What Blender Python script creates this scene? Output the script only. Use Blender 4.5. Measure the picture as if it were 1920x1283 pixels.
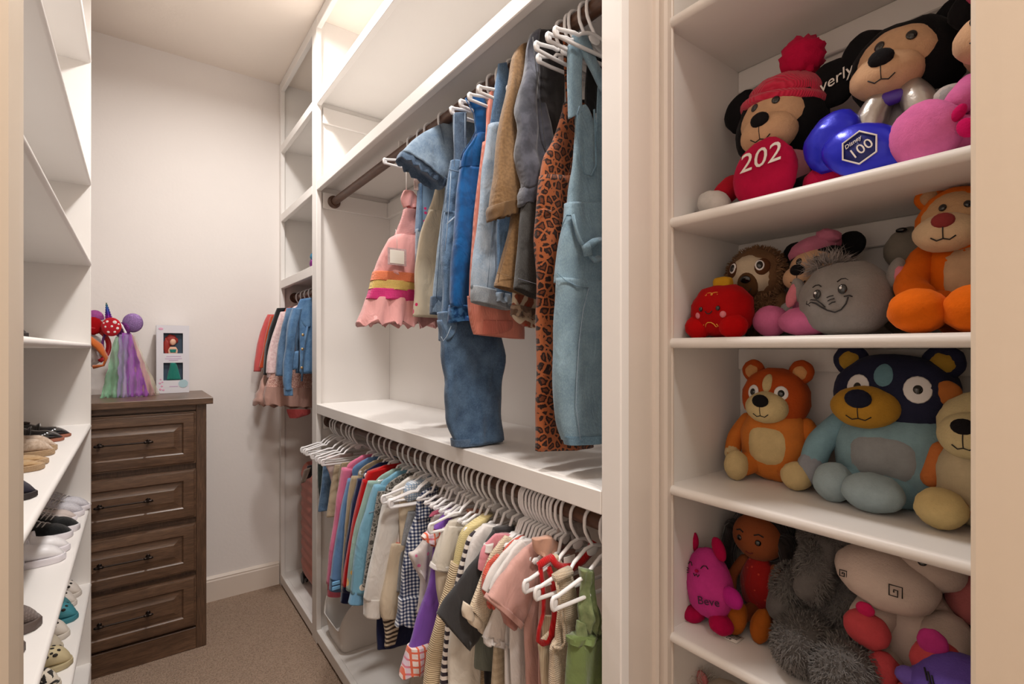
import bpy, math, random
from mathutils import Vector, Matrix, Euler, noise
random.seed(7)
for o in list(bpy.data.objects): bpy.data.objects.remove(o)
scene = bpy.context.scene
COL = scene.collection
PI = math.pi

# ------------------------------------------------------------------ camera
cam = bpy.data.objects.new('camera', bpy.data.cameras.new('camera'))
COL.objects.link(cam)
cam.location = (0, 0, 1.34)
cam.rotation_euler = (PI/2, 0, -math.radians(36.79))
cam.data.sensor_width = 36.0
cam.data.lens = 942/1920*36.0
cam.data.shift_y = 13.0/1920
cam.data.clip_start = 0.01
scene.camera = cam

# ------------------------------------------------------------------ world, lights, exposure
w = bpy.data.worlds.new('world'); scene.world = w; w.use_nodes = True
w.node_tree.nodes['Background'].inputs[0].default_value = (1.0, 0.86, 0.72, 1)
w.node_tree.nodes['Background'].inputs[1].default_value = 0.12
def area(name, loc, size, power, col, rot=(0, 0, 0), spread=PI):
    l = bpy.data.lights.new(name, 'AREA'); l.shape = 'DISK'; l.size = size; l.energy = power; l.color = col; l.spread = spread
    o = bpy.data.objects.new(name, l); COL.objects.link(o); o.location = loc; o.rotation_euler = rot
    return o
area('ceiling_lamp_light_far', (0.38, 2.12, 2.842), 0.14, 16.0, (1.0, 0.975, 0.95), spread=2.85)
area('ceiling_lamp_light_near', (0.38, 0.87, 2.842), 0.14, 12.5, (1.0, 0.97, 0.945), spread=2.85)
area('doorway_fill_light', (0.30, -0.55, 2.842), 0.40, 31.0, (1.0, 0.93, 0.86))  # added soft fill behind the camera, no known fixture there
vs = scene.view_settings
vs.view_transform = 'Standard'; vs.look = 'None'; vs.gamma = 1.0; vs.use_curve_mapping = False
vs.exposure = 0.0

# ------------------------------------------------------------------ materials
MATS = {}
def nodes_of(name):
    m = bpy.data.materials.new(name); m.use_nodes = True
    return m, m.node_tree, m.node_tree.nodes['Principled BSDF']
def lin(c):
    f = lambda u: (u/12.92 if u <= .04045 else ((u+.055)/1.055)**2.4)
    return tuple(f(x/255.0) for x in c[:3]) + (1,)
class NT:
    def __init__(s, nt): s.nt = nt; s.tc = nt.nodes.new('ShaderNodeTexCoord').outputs['Object']
    def n(s, t, **k):
        x = s.nt.nodes.new(t)
        for a, b in k.items(): setattr(x, a, b)
        return x
    def l(s, a, b): s.nt.links.new(a, b)
    def noise(s, scale, detail=3, rough=.5, vec=None, dist=0):
        x = s.n('ShaderNodeTexNoise'); x.inputs['Scale'].default_value = scale; x.inputs['Detail'].default_value = detail
        x.inputs['Roughness'].default_value = rough; x.inputs['Distortion'].default_value = dist; s.l(vec or s.tc, x.inputs['Vector']); return x.outputs['Fac']
    def mapping(s, scale=(1, 1, 1), rot=(0, 0, 0)):
        x = s.n('ShaderNodeMapping'); x.inputs['Scale'].default_value = scale; x.inputs['Rotation'].default_value = rot; s.l(s.tc, x.inputs['Vector']); return x.outputs['Vector']
    def wave(s, scale, axis='X', dist=0, vec=None, prof='SIN'):
        x = s.n('ShaderNodeTexWave', bands_direction=axis, wave_profile=prof); x.inputs['Scale'].default_value = scale; x.inputs['Distortion'].default_value = dist
        s.l(vec or s.tc, x.inputs['Vector']); return x.outputs['Fac']
    def voro(s, scale, out='Distance', feature='F1', rand=1, vec=None):
        x = s.n('ShaderNodeTexVoronoi', feature=feature); x.inputs['Scale'].default_value = scale; x.inputs['Randomness'].default_value = rand
        s.l(vec or s.tc, x.inputs['Vector']); return x.outputs[out]
    def ramp(s, fac, stops, interp='LINEAR'):
        x = s.n('ShaderNodeValToRGB'); r = x.color_ramp; r.interpolation = interp
        while len(r.elements) < len(stops): r.elements.new(.5)
        for e, (p, c) in zip(r.elements, stops):
            e.position = p; e.color = c if len(c) == 4 else lin(c)
        s.l(fac, x.inputs[0]); return x.outputs[0]
    def mix(s, fac, a, b, mode='MIX'):
        x = s.n('ShaderNodeMix', data_type='RGBA', blend_type=mode)
        for sock, v in ((x.inputs[0], fac), (x.inputs[6], a), (x.inputs[7], b)):
            if isinstance(v, bpy.types.NodeSocket): s.l(v, sock)
            elif isinstance(v, (int, float)): sock.default_value = v
            else: sock.default_value = v if len(v) == 4 else lin(v)
        return x.outputs[2]
    def math(s, op, a, b=0.5):
        x = s.n('ShaderNodeMath', operation=op)
        for sock, v in ((x.inputs[0], a), (x.inputs[1], b)):
            if isinstance(v, bpy.types.NodeSocket): s.l(v, sock)
            else: sock.default_value = v
        return x.outputs[0]
    def bump(s, h, strength, dist, bsdf):
        x = s.n('ShaderNodeBump'); x.inputs['Strength'].default_value = strength; x.inputs['Distance'].default_value = dist
        s.l(h, x.inputs['Height']); s.l(x.outputs[0], bsdf.inputs['Normal'])
BLK = (0, 0, 0, 1); WHT = (1, 1, 1, 1)
def plain(name, c, rough=.5, metal=0, bump=0, bscale=200, coat=0, var=0, spec=.5, alpha=1, trans=0, vscale=8):
    if name in MATS: return MATS[name]
    m, nt, b = nodes_of(name); N = NT(nt)
    b.inputs['Base Color'].default_value = lin(c); b.inputs['Roughness'].default_value = rough; b.inputs['Metallic'].default_value = metal
    b.inputs['Coat Weight'].default_value = coat; b.inputs['Specular IOR Level'].default_value = spec; b.inputs['Alpha'].default_value = alpha
    b.inputs['Transmission Weight'].default_value = trans
    if var:
        k = tuple(max(0, x*(1-var)) for x in c)
        N.l(N.mix(N.noise(vscale, 4), c, k), b.inputs['Base Color'])
    if bump: N.bump(N.noise(bscale, 4), bump, .002, b)
    MATS[name] = m; return m
def cloth(name, c, kind='plain', c2=(255, 255, 255), s=1.0, sheen=.25, bump=.35, c3=None, alpha=1.0, c4=None):
    if name in MATS: return MATS[name]
    m, nt, b = nodes_of(name); N = NT(nt)
    b.inputs['Roughness'].default_value = .88; b.inputs['Specular IOR Level'].default_value = .18
    b.inputs['Sheen Weight'].default_value = sheen; b.inputs['Sheen Roughness'].default_value = .5
    b.inputs['Alpha'].default_value = alpha
    dark = tuple(x*.86 for x in c)
    colr = N.mix(N.noise(14*s, 4), c, dark)
    h = N.noise(700, 2)
    if kind == 'denim':
        f = N.noise(22*s, 6, .6)
        colr = N.mix(N.ramp(f, [(.34, BLK), (.66, WHT)]), c, c2)
        tw = N.noise(700, 3, .7, vec=N.mapping((1, 1, .4), (0, .6, 0)))
        colr = N.mix(N.math('MULTIPLY', N.ramp(tw, [(.42, BLK), (.62, WHT)]), .13), colr, tuple(min(255, x*1.5+30) for x in c2))
        h = tw
    elif kind == 'gingham':
        a = N.math('GREATER_THAN', N.wave(22*s, 'X')); d = N.math('GREATER_THAN', N.wave(22*s, 'Z'))
        t = N.math('MULTIPLY', N.math('ADD', a, d), .5); colr = N.ramp(t, [(0, c2), (.34, tuple((p+q)/2*.9 for p, q in zip(c, c2))), (.75, c)], 'CONSTANT')
    elif kind == 'plaid':
        a = N.math('GREATER_THAN', N.wave(14*s, 'X'), .82); d = N.math('GREATER_THAN', N.wave(14*s, 'Z'), .82)
        e = N.math('GREATER_THAN', N.wave(7*s, 'X'), .8)
        colr = N.mix(N.math('MULTIPLY', N.math('MAXIMUM', a, d), .9), c, c2); colr = N.mix(N.math('MULTIPLY', e, .35), colr, c3 or c2)
    elif kind == 'stripe':
        colr = N.mix(N.math('GREATER_THAN', N.wave(16*s, 'Z', .25), .5), c, c2)
    elif kind == 'zigzag':
        colr = N.mix(N.math('GREATER_THAN', N.wave(24*s, 'Z', 3), .5), c, c2)
    elif kind == 'leopard':
        vec = N.mapping((1, .3, .9)); d = N.voro(40*s, feature='DISTANCE_TO_EDGE', vec=vec); n = N.noise(80*s, 2)
        dd = N.math('ADD', d, N.math('MULTIPLY', N.math('SUBTRACT', n, .5), .30))
        colr = N.ramp(dd, [(.10, c), (.13, c2), (.27, c2), (.32, c3 or c)], 'LINEAR')
    elif kind == 'dots':
        d = N.voro(20*s, rand=.8); colr = N.mix(N.math('LESS_THAN', d, .16), colr, c2)
        if c3: colr = N.mix(N.math('LESS_THAN', N.voro(13*s, rand=.9), .13), colr, c3)
        if c4: colr = N.mix(N.math('LESS_THAN', N.voro(17*s, rand=.95), .12), colr, c4)
    elif kind == 'cord':
        wv = N.wave(120*s, 'X', .4); colr = N.mix(N.math('MULTIPLY', wv, .55), c, c2); h = wv
    elif kind == 'knit':
        wv = N.math('MULTIPLY', N.wave(70*s, 'X', 1.2), N.wave(60*s, 'Z', 1.2)); colr = N.mix(N.math('MULTIPLY', wv, .6), colr, c2); h = wv
    elif kind == 'rib':
        wv = N.wave(80*s, 'X', .3); colr = N.mix(N.math('MULTIPLY', wv, .5), colr, c2); h = wv
    elif kind == 'row':
        wv = N.wave(55*s, 'Z', 1.0); colr = N.mix(N.math('MULTIPLY', wv, .5), colr, c2); h = wv
    elif kind == 'mottle':
        colr = N.mix(N.ramp(N.noise(60*s, 5), [(.42, BLK), (.58, WHT)]), c, c2)
    elif kind == 'scribble':
        d = N.voro(34*s, feature='DISTANCE_TO_EDGE'); colr = N.mix(N.math('LESS_THAN', d, .12), c, c2)
    N.l(colr, b.inputs['Base Color'])
    N.bump(h, bump, .0012, b)
    wk = N.n('ShaderNodeBump'); wk.inputs['Strength'].default_value = .55; wk.inputs['Distance'].default_value = .012     # soft creases
    N.l(N.noise(15, 3, .55, vec=N.mapping((1.3, 1, .6), (0, .35, 0)), dist=1.2), wk.inputs['Height'])
    N.l(wk.outputs[0], [x for x in nt.nodes if x.bl_idname == 'ShaderNodeBump' and x != wk][0].inputs['Normal'])
    MATS[name] = m; return m
def plush(name, c, sheen=.35, v=.80, bump=.5, scale=260):
    if name in MATS: return MATS[name]
    m, nt, b = nodes_of(name); N = NT(nt)
    b.inputs['Roughness'].default_value = .95; b.inputs['Specular IOR Level'].default_value = .1
    b.inputs['Sheen Weight'].default_value = sheen; b.inputs['Sheen Roughness'].default_value = .35
    b.inputs['Sheen Tint'].default_value = lin(tuple(min(255, x*.5+100) for x in c))
    N.l(N.mix(N.noise(40, 5, .6), c, tuple(x*v for x in c)), b.inputs['Base Color'])
    N.bump(N.noise(scale, 4, .7), bump, .0025, b)
    MATS[name] = m; return m
def paint(name, c, rough=.42, bump=.06):
    m = plain(name, c, rough, bump=bump, bscale=60, var=.03, vscale=3); return m
M_SHELF = paint('white_painted_wood', (240, 235, 230))
M_WALL = paint('cream_wall_paint', (240, 233, 228), .8, .25)
M_CEIL = paint('ceiling_paint', (246, 234, 222), .9, .3)
M_TRIM = paint('white_trim_paint', (228, 214, 201), .35)
M_JAMB = paint('beige_jamb_paint', (222, 204, 182), .4)
def carpet():
    m, nt, b = nodes_of('beige_loop_carpet'); N = NT(nt)
    b.inputs['Roughness'].default_value = 1; b.inputs['Specular IOR Level'].default_value = .05
    v = N.voro(190, vec=None); n = N.noise(6, 4); n2 = N.noise(120, 3)
    c = N.mix(n2, (190, 166, 146), (164, 138, 118)); c = N.mix(N.math('MULTIPLY', n, .35), c, (190, 166, 146))
    c = N.mix(N.math('MULTIPLY', N.ramp(v, [(.3, BLK), (.8, WHT)]), .5), c, (112, 90, 74))
    N.l(c, b.inputs['Base Color']); N.bump(N.math('SUBTRACT', 1.0, v), .9, .006, b); return m
M_CARPET = carpet()
def wood(name, c1, c2, axis=(1, 1, 1), rough=.38, coat=.15):
    if name in MATS: return MATS[name]
    m, nt, b = nodes_of(name); N = NT(nt); vec = N.mapping(axis)
    n = N.noise(9, 6, .6, vec=vec, dist=.6); n2 = N.noise(34, 5, .7, vec=vec)
    c = N.mix(N.ramp(n, [(.3, BLK), (.7, WHT)]), c1, c2); c = N.mix(N.math('MULTIPLY', N.ramp(n2, [(.42, BLK), (.62, WHT)]), .45), c, tuple(x*.55 for x in c1))
    N.l(c, b.inputs['Base Color']); b.inputs['Roughness'].default_value = rough; b.inputs['Coat Weight'].default_value = coat; b.inputs['Coat Roughness'].default_value = .25
    N.bump(n2, .12, .001, b); MATS[name] = m; return m
M_WALNUT = wood('stained_walnut', (88, 64, 48), (122, 92, 70), (.7, 3, 7))
M_WALNUTV = wood('stained_walnut_upright', (84, 61, 46), (116, 87, 66), (7, 3, .7))
M_ROD = wood('brown_rod_wood', (78, 50, 36), (104, 70, 50), (5, .6, 5), .5)
M_BRONZE = plain('dark_bronze', (46, 38, 34), .35, .85)
M_HANG = plain('white_hanger_plastic', (238, 236, 236), .32, coat=.1)
M_CLEAR = plain('frosted_hanger_plastic', (226, 224, 224), .25, alpha=.75)

# ------------------------------------------------------------------ mesh helpers
ORG = {}
def setp(o, label=None, cat=None, group=None, kind=None):
    if label: o['label'] = label
    if cat: o['category'] = cat
    if group: o['group'] = group
    if kind: o['kind'] = kind
    return o
def thing(name, label, cat, loc, group=None):
    o = bpy.data.objects.new(name, None); COL.objects.link(o); o.location = loc; o.empty_display_size = .02
    ORG[o] = Vector(loc); return setp(o, label, cat, group)
class MB:
    def __init__(s): s.v = []; s.f = []
    def add(s, v, f):
        k = len(s.v); s.v += [Vector(p) for p in v]; s.f += [tuple(i+k for i in q) for q in f]; return s
    def box(s, x0, x1, y0, y1, z0, z1, c=0.0):
        if c <= 0:
            v = [(x, y, z) for x in (x0, x1) for y in (y0, y1) for z in (z0, z1)]
            return s.add(v, [(0, 1, 3, 2), (4, 6, 7, 5), (0, 4, 5, 1), (2, 3, 7, 6), (0, 2, 6, 4), (1, 5, 7, 3)])
        X, Y, Z = (x0, x1), (y0, y1), (z0, z1); v = []; idx = {}
        for i in (0, 1):
            for j in (0, 1):
                for k in (0, 1):
                    sx, sy, sz = (1-2*i)*c, (1-2*j)*c, (1-2*k)*c
                    for a in range(3):
                        p = [X[i]+sx, Y[j]+sy, Z[k]+sz]; p[a] = (X[i], Y[j], Z[k])[a]
                        idx[i, j, k, a] = len(v); v.append(p)
        f = []
        for a in range(3):
            o1, o2 = [q for q in range(3) if q != a]
            for side in (0, 1):
                q = []
                for (p1, p2) in ((0, 0), (1, 0), (1, 1), (0, 1)):
                    t = [0, 0, 0]; t[a] = side; t[o1] = p1; t[o2] = p2; q.append(idx[t[0], t[1], t[2], a])
                f.append(tuple(q))
        for a in range(3):
            o1, o2 = [q for q in range(3) if q != a]
            for p1 in (0, 1):
                for p2 in (0, 1):
                    t0 = [0, 0, 0]; t0[o1] = p1; t0[o2] = p2; t1 = list(t0); t1[a] = 1
                    f.append((idx[t0[0], t0[1], t0[2], o1], idx[t1[0], t1[1], t1[2], o1], idx[t1[0], t1[1], t1[2], o2], idx[t0[0], t0[1], t0[2], o2]))
        for i in (0, 1):
            for j in (0, 1):
                for k in (0, 1): f.append(tuple(idx[i, j, k, a] for a in range(3)))
        return s.add(v, f)
    def tube(s, pts, r, n=8, closed=False, cap=True, flat=1.0):
        pts = [Vector(p) for p in pts]; m = len(pts); v = []; f = []
        up = None
        for i, p in enumerate(pts):
            a = pts[(i-1) % m] if (closed or i > 0) else p; b = pts[(i+1) % m] if (closed or i < m-1) else p
            t = (b-a)
            if t.length < 1e-9: t = Vector((0, 0, 1))
            t.normalize()
            if up is None: up = t.orthogonal().normalized()
            up = (up-t*up.dot(t))
            if up.length < 1e-6: up = t.orthogonal()
            up.normalize(); bi = t.cross(up)
            rr = r[i] if isinstance(r, (list, tuple)) else r
            for k in range(n):
                an = 2*PI*k/n; v.append(p+up*(math.cos(an)*rr)+bi*(math.sin(an)*rr*flat))
        for i in range(m if closed else m-1):
            for k in range(n):
                i2 = (i+1) % m; f.append((i*n+k, i*n+(k+1) % n, i2*n+(k+1) % n, i2*n+k))
        if cap and not closed: f += [tuple(range(n))[::-1], tuple(range((m-1)*n, m*n))]
        return s.add(v, f)
    def blob(s, c, r, rot=(0, 0, 0), nu=20, nv=12, e=1.0, nz=0, ns=8, seed=0, taper=0, M=None):
        """ellipsoid; e<1 boxier; taper: top narrower"""
        if not isinstance(r, (list, tuple)): r = (r, r, r)
        R = M or Euler(rot).to_matrix(); v = []; f = []; c = Vector(c)
        sg = lambda q, e: math.copysign(abs(q)**e, q)
        def pt(th, ph):
            x = sg(math.cos(ph), e)*sg(math.cos(th), e); y = sg(math.cos(ph), e)*sg(math.sin(th), e); z = sg(math.sin(ph), e)
            k = 1-taper*z; d = 1.0
            if nz: d += nz*noise.noise(Vector((x, y, z))*ns*.3+Vector((seed, seed*.7, 0)))
            return c+R @ Vector((x*r[0]*k*d, y*r[1]*k*d, z*r[2]*d))
        v.append(pt(0, -PI/2))
        for j in range(1, nv):
            for i in range(nu): v.append(pt(2*PI*i/nu, -PI/2+PI*j/nv))
        v.append(pt(0, PI/2)); L = len(v)-1
        for i in range(nu):
            f.append((0, 1+(i+1) % nu, 1+i)); b = 1+(nv-2)*nu; f.append((L, b+i, b+(i+1) % nu))
        for j in range(nv-2):
            for i in range(nu):
                a = 1+j*nu; f.append((a+i, a+(i+1) % nu, a+nu+(i+1) % nu, a+nu+i))
        return s.add(v, f)
    def prism(s, prof, axis, a0, a1):
        """extrude a 2-D profile: axis 'y' -> prof (x,z); 'z' -> (x,y); 'x' -> (y,z)"""
        n = len(prof); v = []
        for a in (a0, a1):
            for (p, q) in prof: v.append({'y': (p, a, q), 'z': (p, q, a), 'x': (a, p, q)}[axis])
        f = [(i, (i+1) % n, n+(i+1) % n, n+i) for i in range(n)] + [tuple(range(n))[::-1], tuple(range(n, 2*n))]
        return s.add(v, f)
    def lathe(s, prof, c=(0, 0, 0), n=20, M=None):
        c = Vector(c); v = []; f = []; M = M or Matrix.Identity(3)
        for (r, z) in prof:
            for k in range(n): v.append(c+M @ Vector((r*math.cos(2*PI*k/n), r*math.sin(2*PI*k/n), z)))
        for i in range(len(prof)-1):
            for k in range(n): f.append((i*n+k, i*n+(k+1) % n, (i+1)*n+(k+1) % n, (i+1)*n+k))
        f += [tuple(range(n))[::-1], tuple(range((len(prof)-1)*n, len(prof)*n))]
        return s.add(v, f)
    def ribs(s, ribs, y, t=.010, nx=16, nr=24, rip=0, rf=60, ph=0, wr=.004, ws=14, tt=None, hem=True, inset=.012, y1=None, shear=0, open_top=False):
        """cloth tube lofted through ribs (xa,za,xb,zb) lying in the plane y; rip = waves towards the hem"""
        K = len(ribs); rows = []
        def cr(a, b, c, d, u): return .5*((2*b)+(-a+c)*u+(2*a-5*b+4*c-d)*u*u+(-a+3*b-3*c+d)*u**3)
        for i in range(nr+1):
            g = i/nr*(K-1); k = min(int(g), K-2); u = g-k
            q = [ribs[max(k-1, 0)], ribs[k], ribs[k+1], ribs[min(k+2, K-1)]]
            rows.append([cr(q[0][j], q[1][j], q[2][j], q[3][j], u) for j in range(4)])
        v = []; f = []; n2 = 2*nx; so = Vector((ph*3.1, y*7, ph))
        def ring(row, w, sc=1.0, dz=0):
            xa, za, xb, zb = row; out = []
            for k in range(n2):
                a = PI*(k+.5)/nx; cx = math.cos(a); sy = math.sin(a)
                u = .5-.5*cx*sc; x = xa+(xb-xa)*u; z = za+(zb-za)*u+dz
                th = t*(tt[0]+(tt[1]-tt[0])*w if tt else 1.0)
                yy = y+((y1-y)*w if y1 is not None else 0)+shear*(u-.5)
                amp = rip*(.25+.75*w)
                yy += math.copysign(abs(sy)**.55, sy)*th*sc + amp*math.sin(rf*x+ph+2.2*w)*math.sin(PI*u)**.3
                wn = noise.noise(Vector((x*ws, z*ws*.55, sy*.4))+so)
                yy += wr*(wn*1.4+1.1*noise.noise(Vector((x*46+ph, z*7, sy*.5))+so)); z2 = z + (rip*.5*math.sin(rf*x*1.3+ph) if rip and w > .9 else 0)
                out.append(Vector((x+wr*.5*noise.noise(Vector((z*ws, x*ws, 3))+so), yy, z2)))
            return out
        for i, row in enumerate(rows): v += ring(row, i/nr)
        m = len(rows)
        if hem:
            r = rows[-1]; v += ring(r, 1, .93); rr = [r[0], r[1], r[2], r[3]]
            pr = rows[-3]; d = Vector((pr[0]+pr[2]-r[0]-r[2], 0, pr[1]+pr[3]-r[1]-r[3]))
            d = d.normalized()*inset if d.length > 0 else Vector((0, 0, inset))
            v += [p+d for p in ring(r, 1, .86)]; m += 2
        for i in range(m-1):
            for k in range(n2): f.append((i*n2+k, i*n2+(k+1) % n2, (i+1)*n2+(k+1) % n2, (i+1)*n2+k))
        f += [tuple(range(n2))[::-1], tuple(range((m-1)*n2, m*n2))]
        return s.add(v, f)
    def build(s, name, mat, parent=None, smooth=True, loc=None, angle=None):
        org = ORG[parent] if parent is not None else Vector(loc or (0, 0, 0))
        me = bpy.data.meshes.new(name); me.from_pydata([p-org for p in s.v], [], s.f); me.update()
        if smooth:
            me.polygons.foreach_set('use_smooth', [True]*len(me.polygons))
            if angle: me.set_sharp_from_angle(angle=math.radians(angle))
        me.materials.append(mat)
        o = bpy.data.objects.new(name, me); COL.objects.link(o)
        if parent is not None: o.parent = parent
        else: o.location = org
        ORG[o] = org; return o
def copy_tree(o, parent=None):
    c = o.copy(); COL.objects.link(c); c.parent = parent; ORG[c] = ORG[o]
    for ch in o.children: copy_tree(ch, c)
    return c
def text_mesh(name, txt, size, M, mat, parent, depth=.0006, align='CENTER', shear=0):
    cu = bpy.data.curves.new(name, 'FONT'); cu.body = txt; cu.size = size; cu.extrude = depth; cu.align_x = align; cu.align_y = 'CENTER'; cu.shear = shear; cu.resolution_u = 3
    to = bpy.data.objects.new(name, cu); COL.objects.link(to)
    dg = bpy.context.evaluated_depsgraph_get(); me = bpy.data.meshes.new_from_object(to.evaluated_get(dg))
    bpy.data.objects.remove(to); bpy.data.curves.remove(cu)
    me.transform(Matrix.Translation(-ORG[parent]) @ M); me.materials.clear(); me.materials.append(mat)
    o = bpy.data.objects.new(name, me); COL.objects.link(o); o.parent = parent; ORG[o] = ORG[parent]; return o
def frame(pos, normal, up=(0, 0, 1)):
    """4x4 with local z along normal, local y close to up"""
    n = Vector(normal).normalized(); x = Vector(up).cross(n).normalized(); y = n.cross(x)
    return Matrix.Translation(Vector(pos)) @ Matrix((x, y, n)).transposed().to_4x4()
# ------------------------------------------------------------------ the room
CEIL = 2.85; XF = .655; XB = 1.012; YB = 3.10
def struct(name, mb, mat, smooth=False, kind='structure', parent=None):
    o = mb.build(name, mat, parent, smooth=smooth)
    if parent is None: setp(o, kind=kind)
    return o
struct('floor', MB().box(-1.0, 1.3, -1.7, 3.2, -.05, 0), M_CARPET)
struct('ceiling', MB().box(-1.0, 1.3, -1.7, 3.2, CEIL, CEIL+.08), M_CEIL)
struct('wall_back', MB().box(-.5, 1.3, YB, YB+.1, 0, CEIL), M_WALL)
struct('wall_left', MB().box(-.52, -.432, .95, YB, 0, CEIL), M_WALL)
struct('wall_right', MB().box(1.06, 1.16, -1.7, YB, 0, CEIL), M_WALL)
struct('wall_rear', MB().box(-1.0, 1.3, -1.8, -1.7, 0, CEIL), M_WALL)
struct('wall_side', MB().box(-1.0, -.9, -1.7, .80, 0, CEIL), M_WALL)
# return wall beside the shoe shelves (rounded corner) and the door jamb on the right
prof = [(-.9, .80), (-.123, .80)] + [(-.123+.012*math.sin(a), .812-.012*math.cos(a)) for a in (.5, 1.0, 1.57)] + [(-.111, .862), (-.1125, .8685), (-.119, .872), (-.9, .95)]
struct('wall_return', MB().prism([(-.9, .80), (-.135, .80), (-.125, .803), (-.118, .812), (-.1155, .86), (-.116, .893), (-.119, .899), (-.9, .949)], 'z', 0, CEIL), M_JAMB)
jp = [(.572, .106), (.576, .110), (.600, .110), (.604, .106), (.606, .100), (.610, .096), (.640, .094), (.646, .090), (.76, .086), (.76, -.10), (.572, -.10), (.5715, .09)]
struct('door_1', MB().prism(jp[::-1], 'z', 0, CEIL), M_JAMB)
struct('wall_right_near', MB().box(.76, 1.06, -.10, -.005, 0, CEIL), M_WALL)
# baseboard along the back wall
bb = [(YB, 0), (YB-.014, 0), (YB-.014, .105), (YB-.011, .112), (YB-.012, .118), (YB-.006, .128), (YB, .130)]
struct('baseboard_back', MB().prism(bb, 'x', .22, .652), M_TRIM)

# ---- tall unit on the right: clothes bay (y .614-2.357) and corner bay (2.43-3.06)
SH = lambda name, parent, b, mat=None, angle=30: b.build(name, mat or M_SHELF, parent, smooth=True, angle=angle)
unit = thing('wardrobe_unit', 'tall white built-in wardrobe unit with open shelves and two clothes rods', 'wardrobe', (XF, 1.8, 0))
def stile(y0, y1, z0=0.0, z1=CEIL): SH('face_frame_stile', unit, MB().box(XF, XF+.022, y0, y1, z0, z1, .002))
stile(.569, .614); stile(2.357, 2.43); stile(3.058, YB-.001)
SH('divider_panel', unit, MB().box(XF+.022, XB, 2.372, 2.415, 0, CEIL, .001))
SH('end_panel', unit, MB().box(XF+.022, 1.045, .582, .600, 0, CEIL, .001))
SH('end_panel', unit, MB().box(XF+.022, XB, 3.078, YB-.001, 0, CEIL, .001))
SH('back_panel', unit, MB().box(XB, XB+.012, .600, 3.098, 0, CEIL))
def rail(y0, y1, z0, z1): SH('shelf_rail', unit, MB().box(XF, XF+.022, y0, y1, z0, z1, .002))
def board(y0, y1, z1, th=.02): SH('shelf_board', unit, MB().box(XF+.022, XB, y0, y1, z1-th, z1, .001))
for (y0, y1, yb0, yb1) in ((.614, 2.357, .600, 2.372), (2.43, 3.058, 2.415, 3.078)):
    for zb in (2.450, 2.060): rail(y0, y1, zb, zb+.042); board(yb0, yb1, zb+.042)
    rail(y0, y1, .013, .063); board(yb0, yb1, .063)
    SH('toe_kick', unit, MB().box(XF+.05, XF+.065, yb0, yb1, 0, .043))
    rail(y0, y1, CEIL-.05, CEIL)
rail(.614, 2.357, 1.047, 1.090); board(.600, 2.372, 1.090)
rail(2.43, 3.058, 1.682, 1.728); board(2.415, 3.078, 1.728)
for (y0, y1, z) in ((.600, 2.372, 2.450), (.600, 2.372, 2.060), (.600, 2.372, 1.047), (2.415, 3.078, 2.45), (2.415, 3.078, 2.06), (2.415, 3.078, 1.682)):
    SH('back_cleat', unit, MB().box(XB-.018, XB, y0, y1, z-.075, z-.001, .002))
for z in (2.450, 2.060, 1.047):
    SH('side_cleat', unit, MB().box(XF+.03, XB-.018, 2.358, 2.372, z-.075, z-.001, .002))
SH('rod_bracket', unit, MB().box(.724, .742, 1.620, 1.626, 2.000, 2.0595, .002))
def rod(x, y0, y1, z, label):
    t = thing('clothes_rod', label, 'rod', (x, (y0+y1)/2, z))
    b = MB(); b.tube([(x, y0+.004, z), (x, (y0+y1)/2, z), (x, y1-.004, z)], .0165, 16); b.build('pole', M_ROD, t, angle=40)
    for yy, s in ((y0, 1), (y1, -1)):
        M = Matrix.Rotation(-s*PI/2, 3, 'X')
        MB().lathe([(.029, 0), (.029, .006), (.024, .010), (.021, .016), (.021, .02)], (x, yy, z), 20, M).build('socket', M_ROD, t, angle=40)
rod(.733, .601, 2.358, 2.020, 'brown wooden clothes rod under the upper shelf of the long bay')
rod(.715, .601, 2.358, 1.008, 'brown wooden clothes rod under the middle shelf of the long bay')
rod(.735, 2.416, 3.077, 1.635, 'dark clothes rod in the corner bay above the jackets')

# ---- toy unit on the right, nearer the door
toyu = thing('toy_shelf_unit', 'white open shelf unit full of plush toys beside the doorway', 'shelf', (.80, .3, 0))
SH('side_panel', toyu, MB().box(.790, 1.05, .5735, .5815, 0, CEIL, 0))
tp = [(.677, 0.5815), (.677, 0.5790), (.752, 0.5790), (.754, 0.5735), (.760, 0.5705), (.766, 0.5735), (.768, 0.5775), (.771, 0.5775), (.773, 0.5695), (.779, 0.5660), (.790, 0.5660), (.795, 0.5685), (.795, 0.5815)]
SH('fluted_trim', toyu, MB().prism(tp, 'z', 0, CEIL), M_TRIM, 25)
SH('side_panel', toyu, MB().box(.800, 1.045, .012, .028, 0, CEIL))
SH('back_panel', toyu, MB().box(1.045, 1.058, .0, .5815, 0, CEIL))
def bull(x0, x1, z0, z1):
    h = (z1-z0)/2; zc = (z0+z1)/2
    return [(x1, z0), (x0+h, z0)] + [(x0+h-h*math.sin(a), zc-h*math.cos(a)) for a in [PI*k/8 for k in range(1, 8)]] + [(x0+h, z1), (x1, z1)]
TOYZ = (.817, 1.0885, 1.360, 1.5825, 1.953, .53, 2.30)
for z in TOYZ:
    SH('shelf_board', toyu, MB().prism(bull(.786, 1.045, z-.0185, z)[::-1], 'y', .028, .5735), None, 50)
    SH('back_cleat', toyu, MB().box(1.035, 1.045, .028, .5735, z-.019-.045, z-.019, .002))
SH('trim_strip', toyu, MB().box(.790, .80, .565, .5735, 0, CEIL, .003), M_TRIM)

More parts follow.
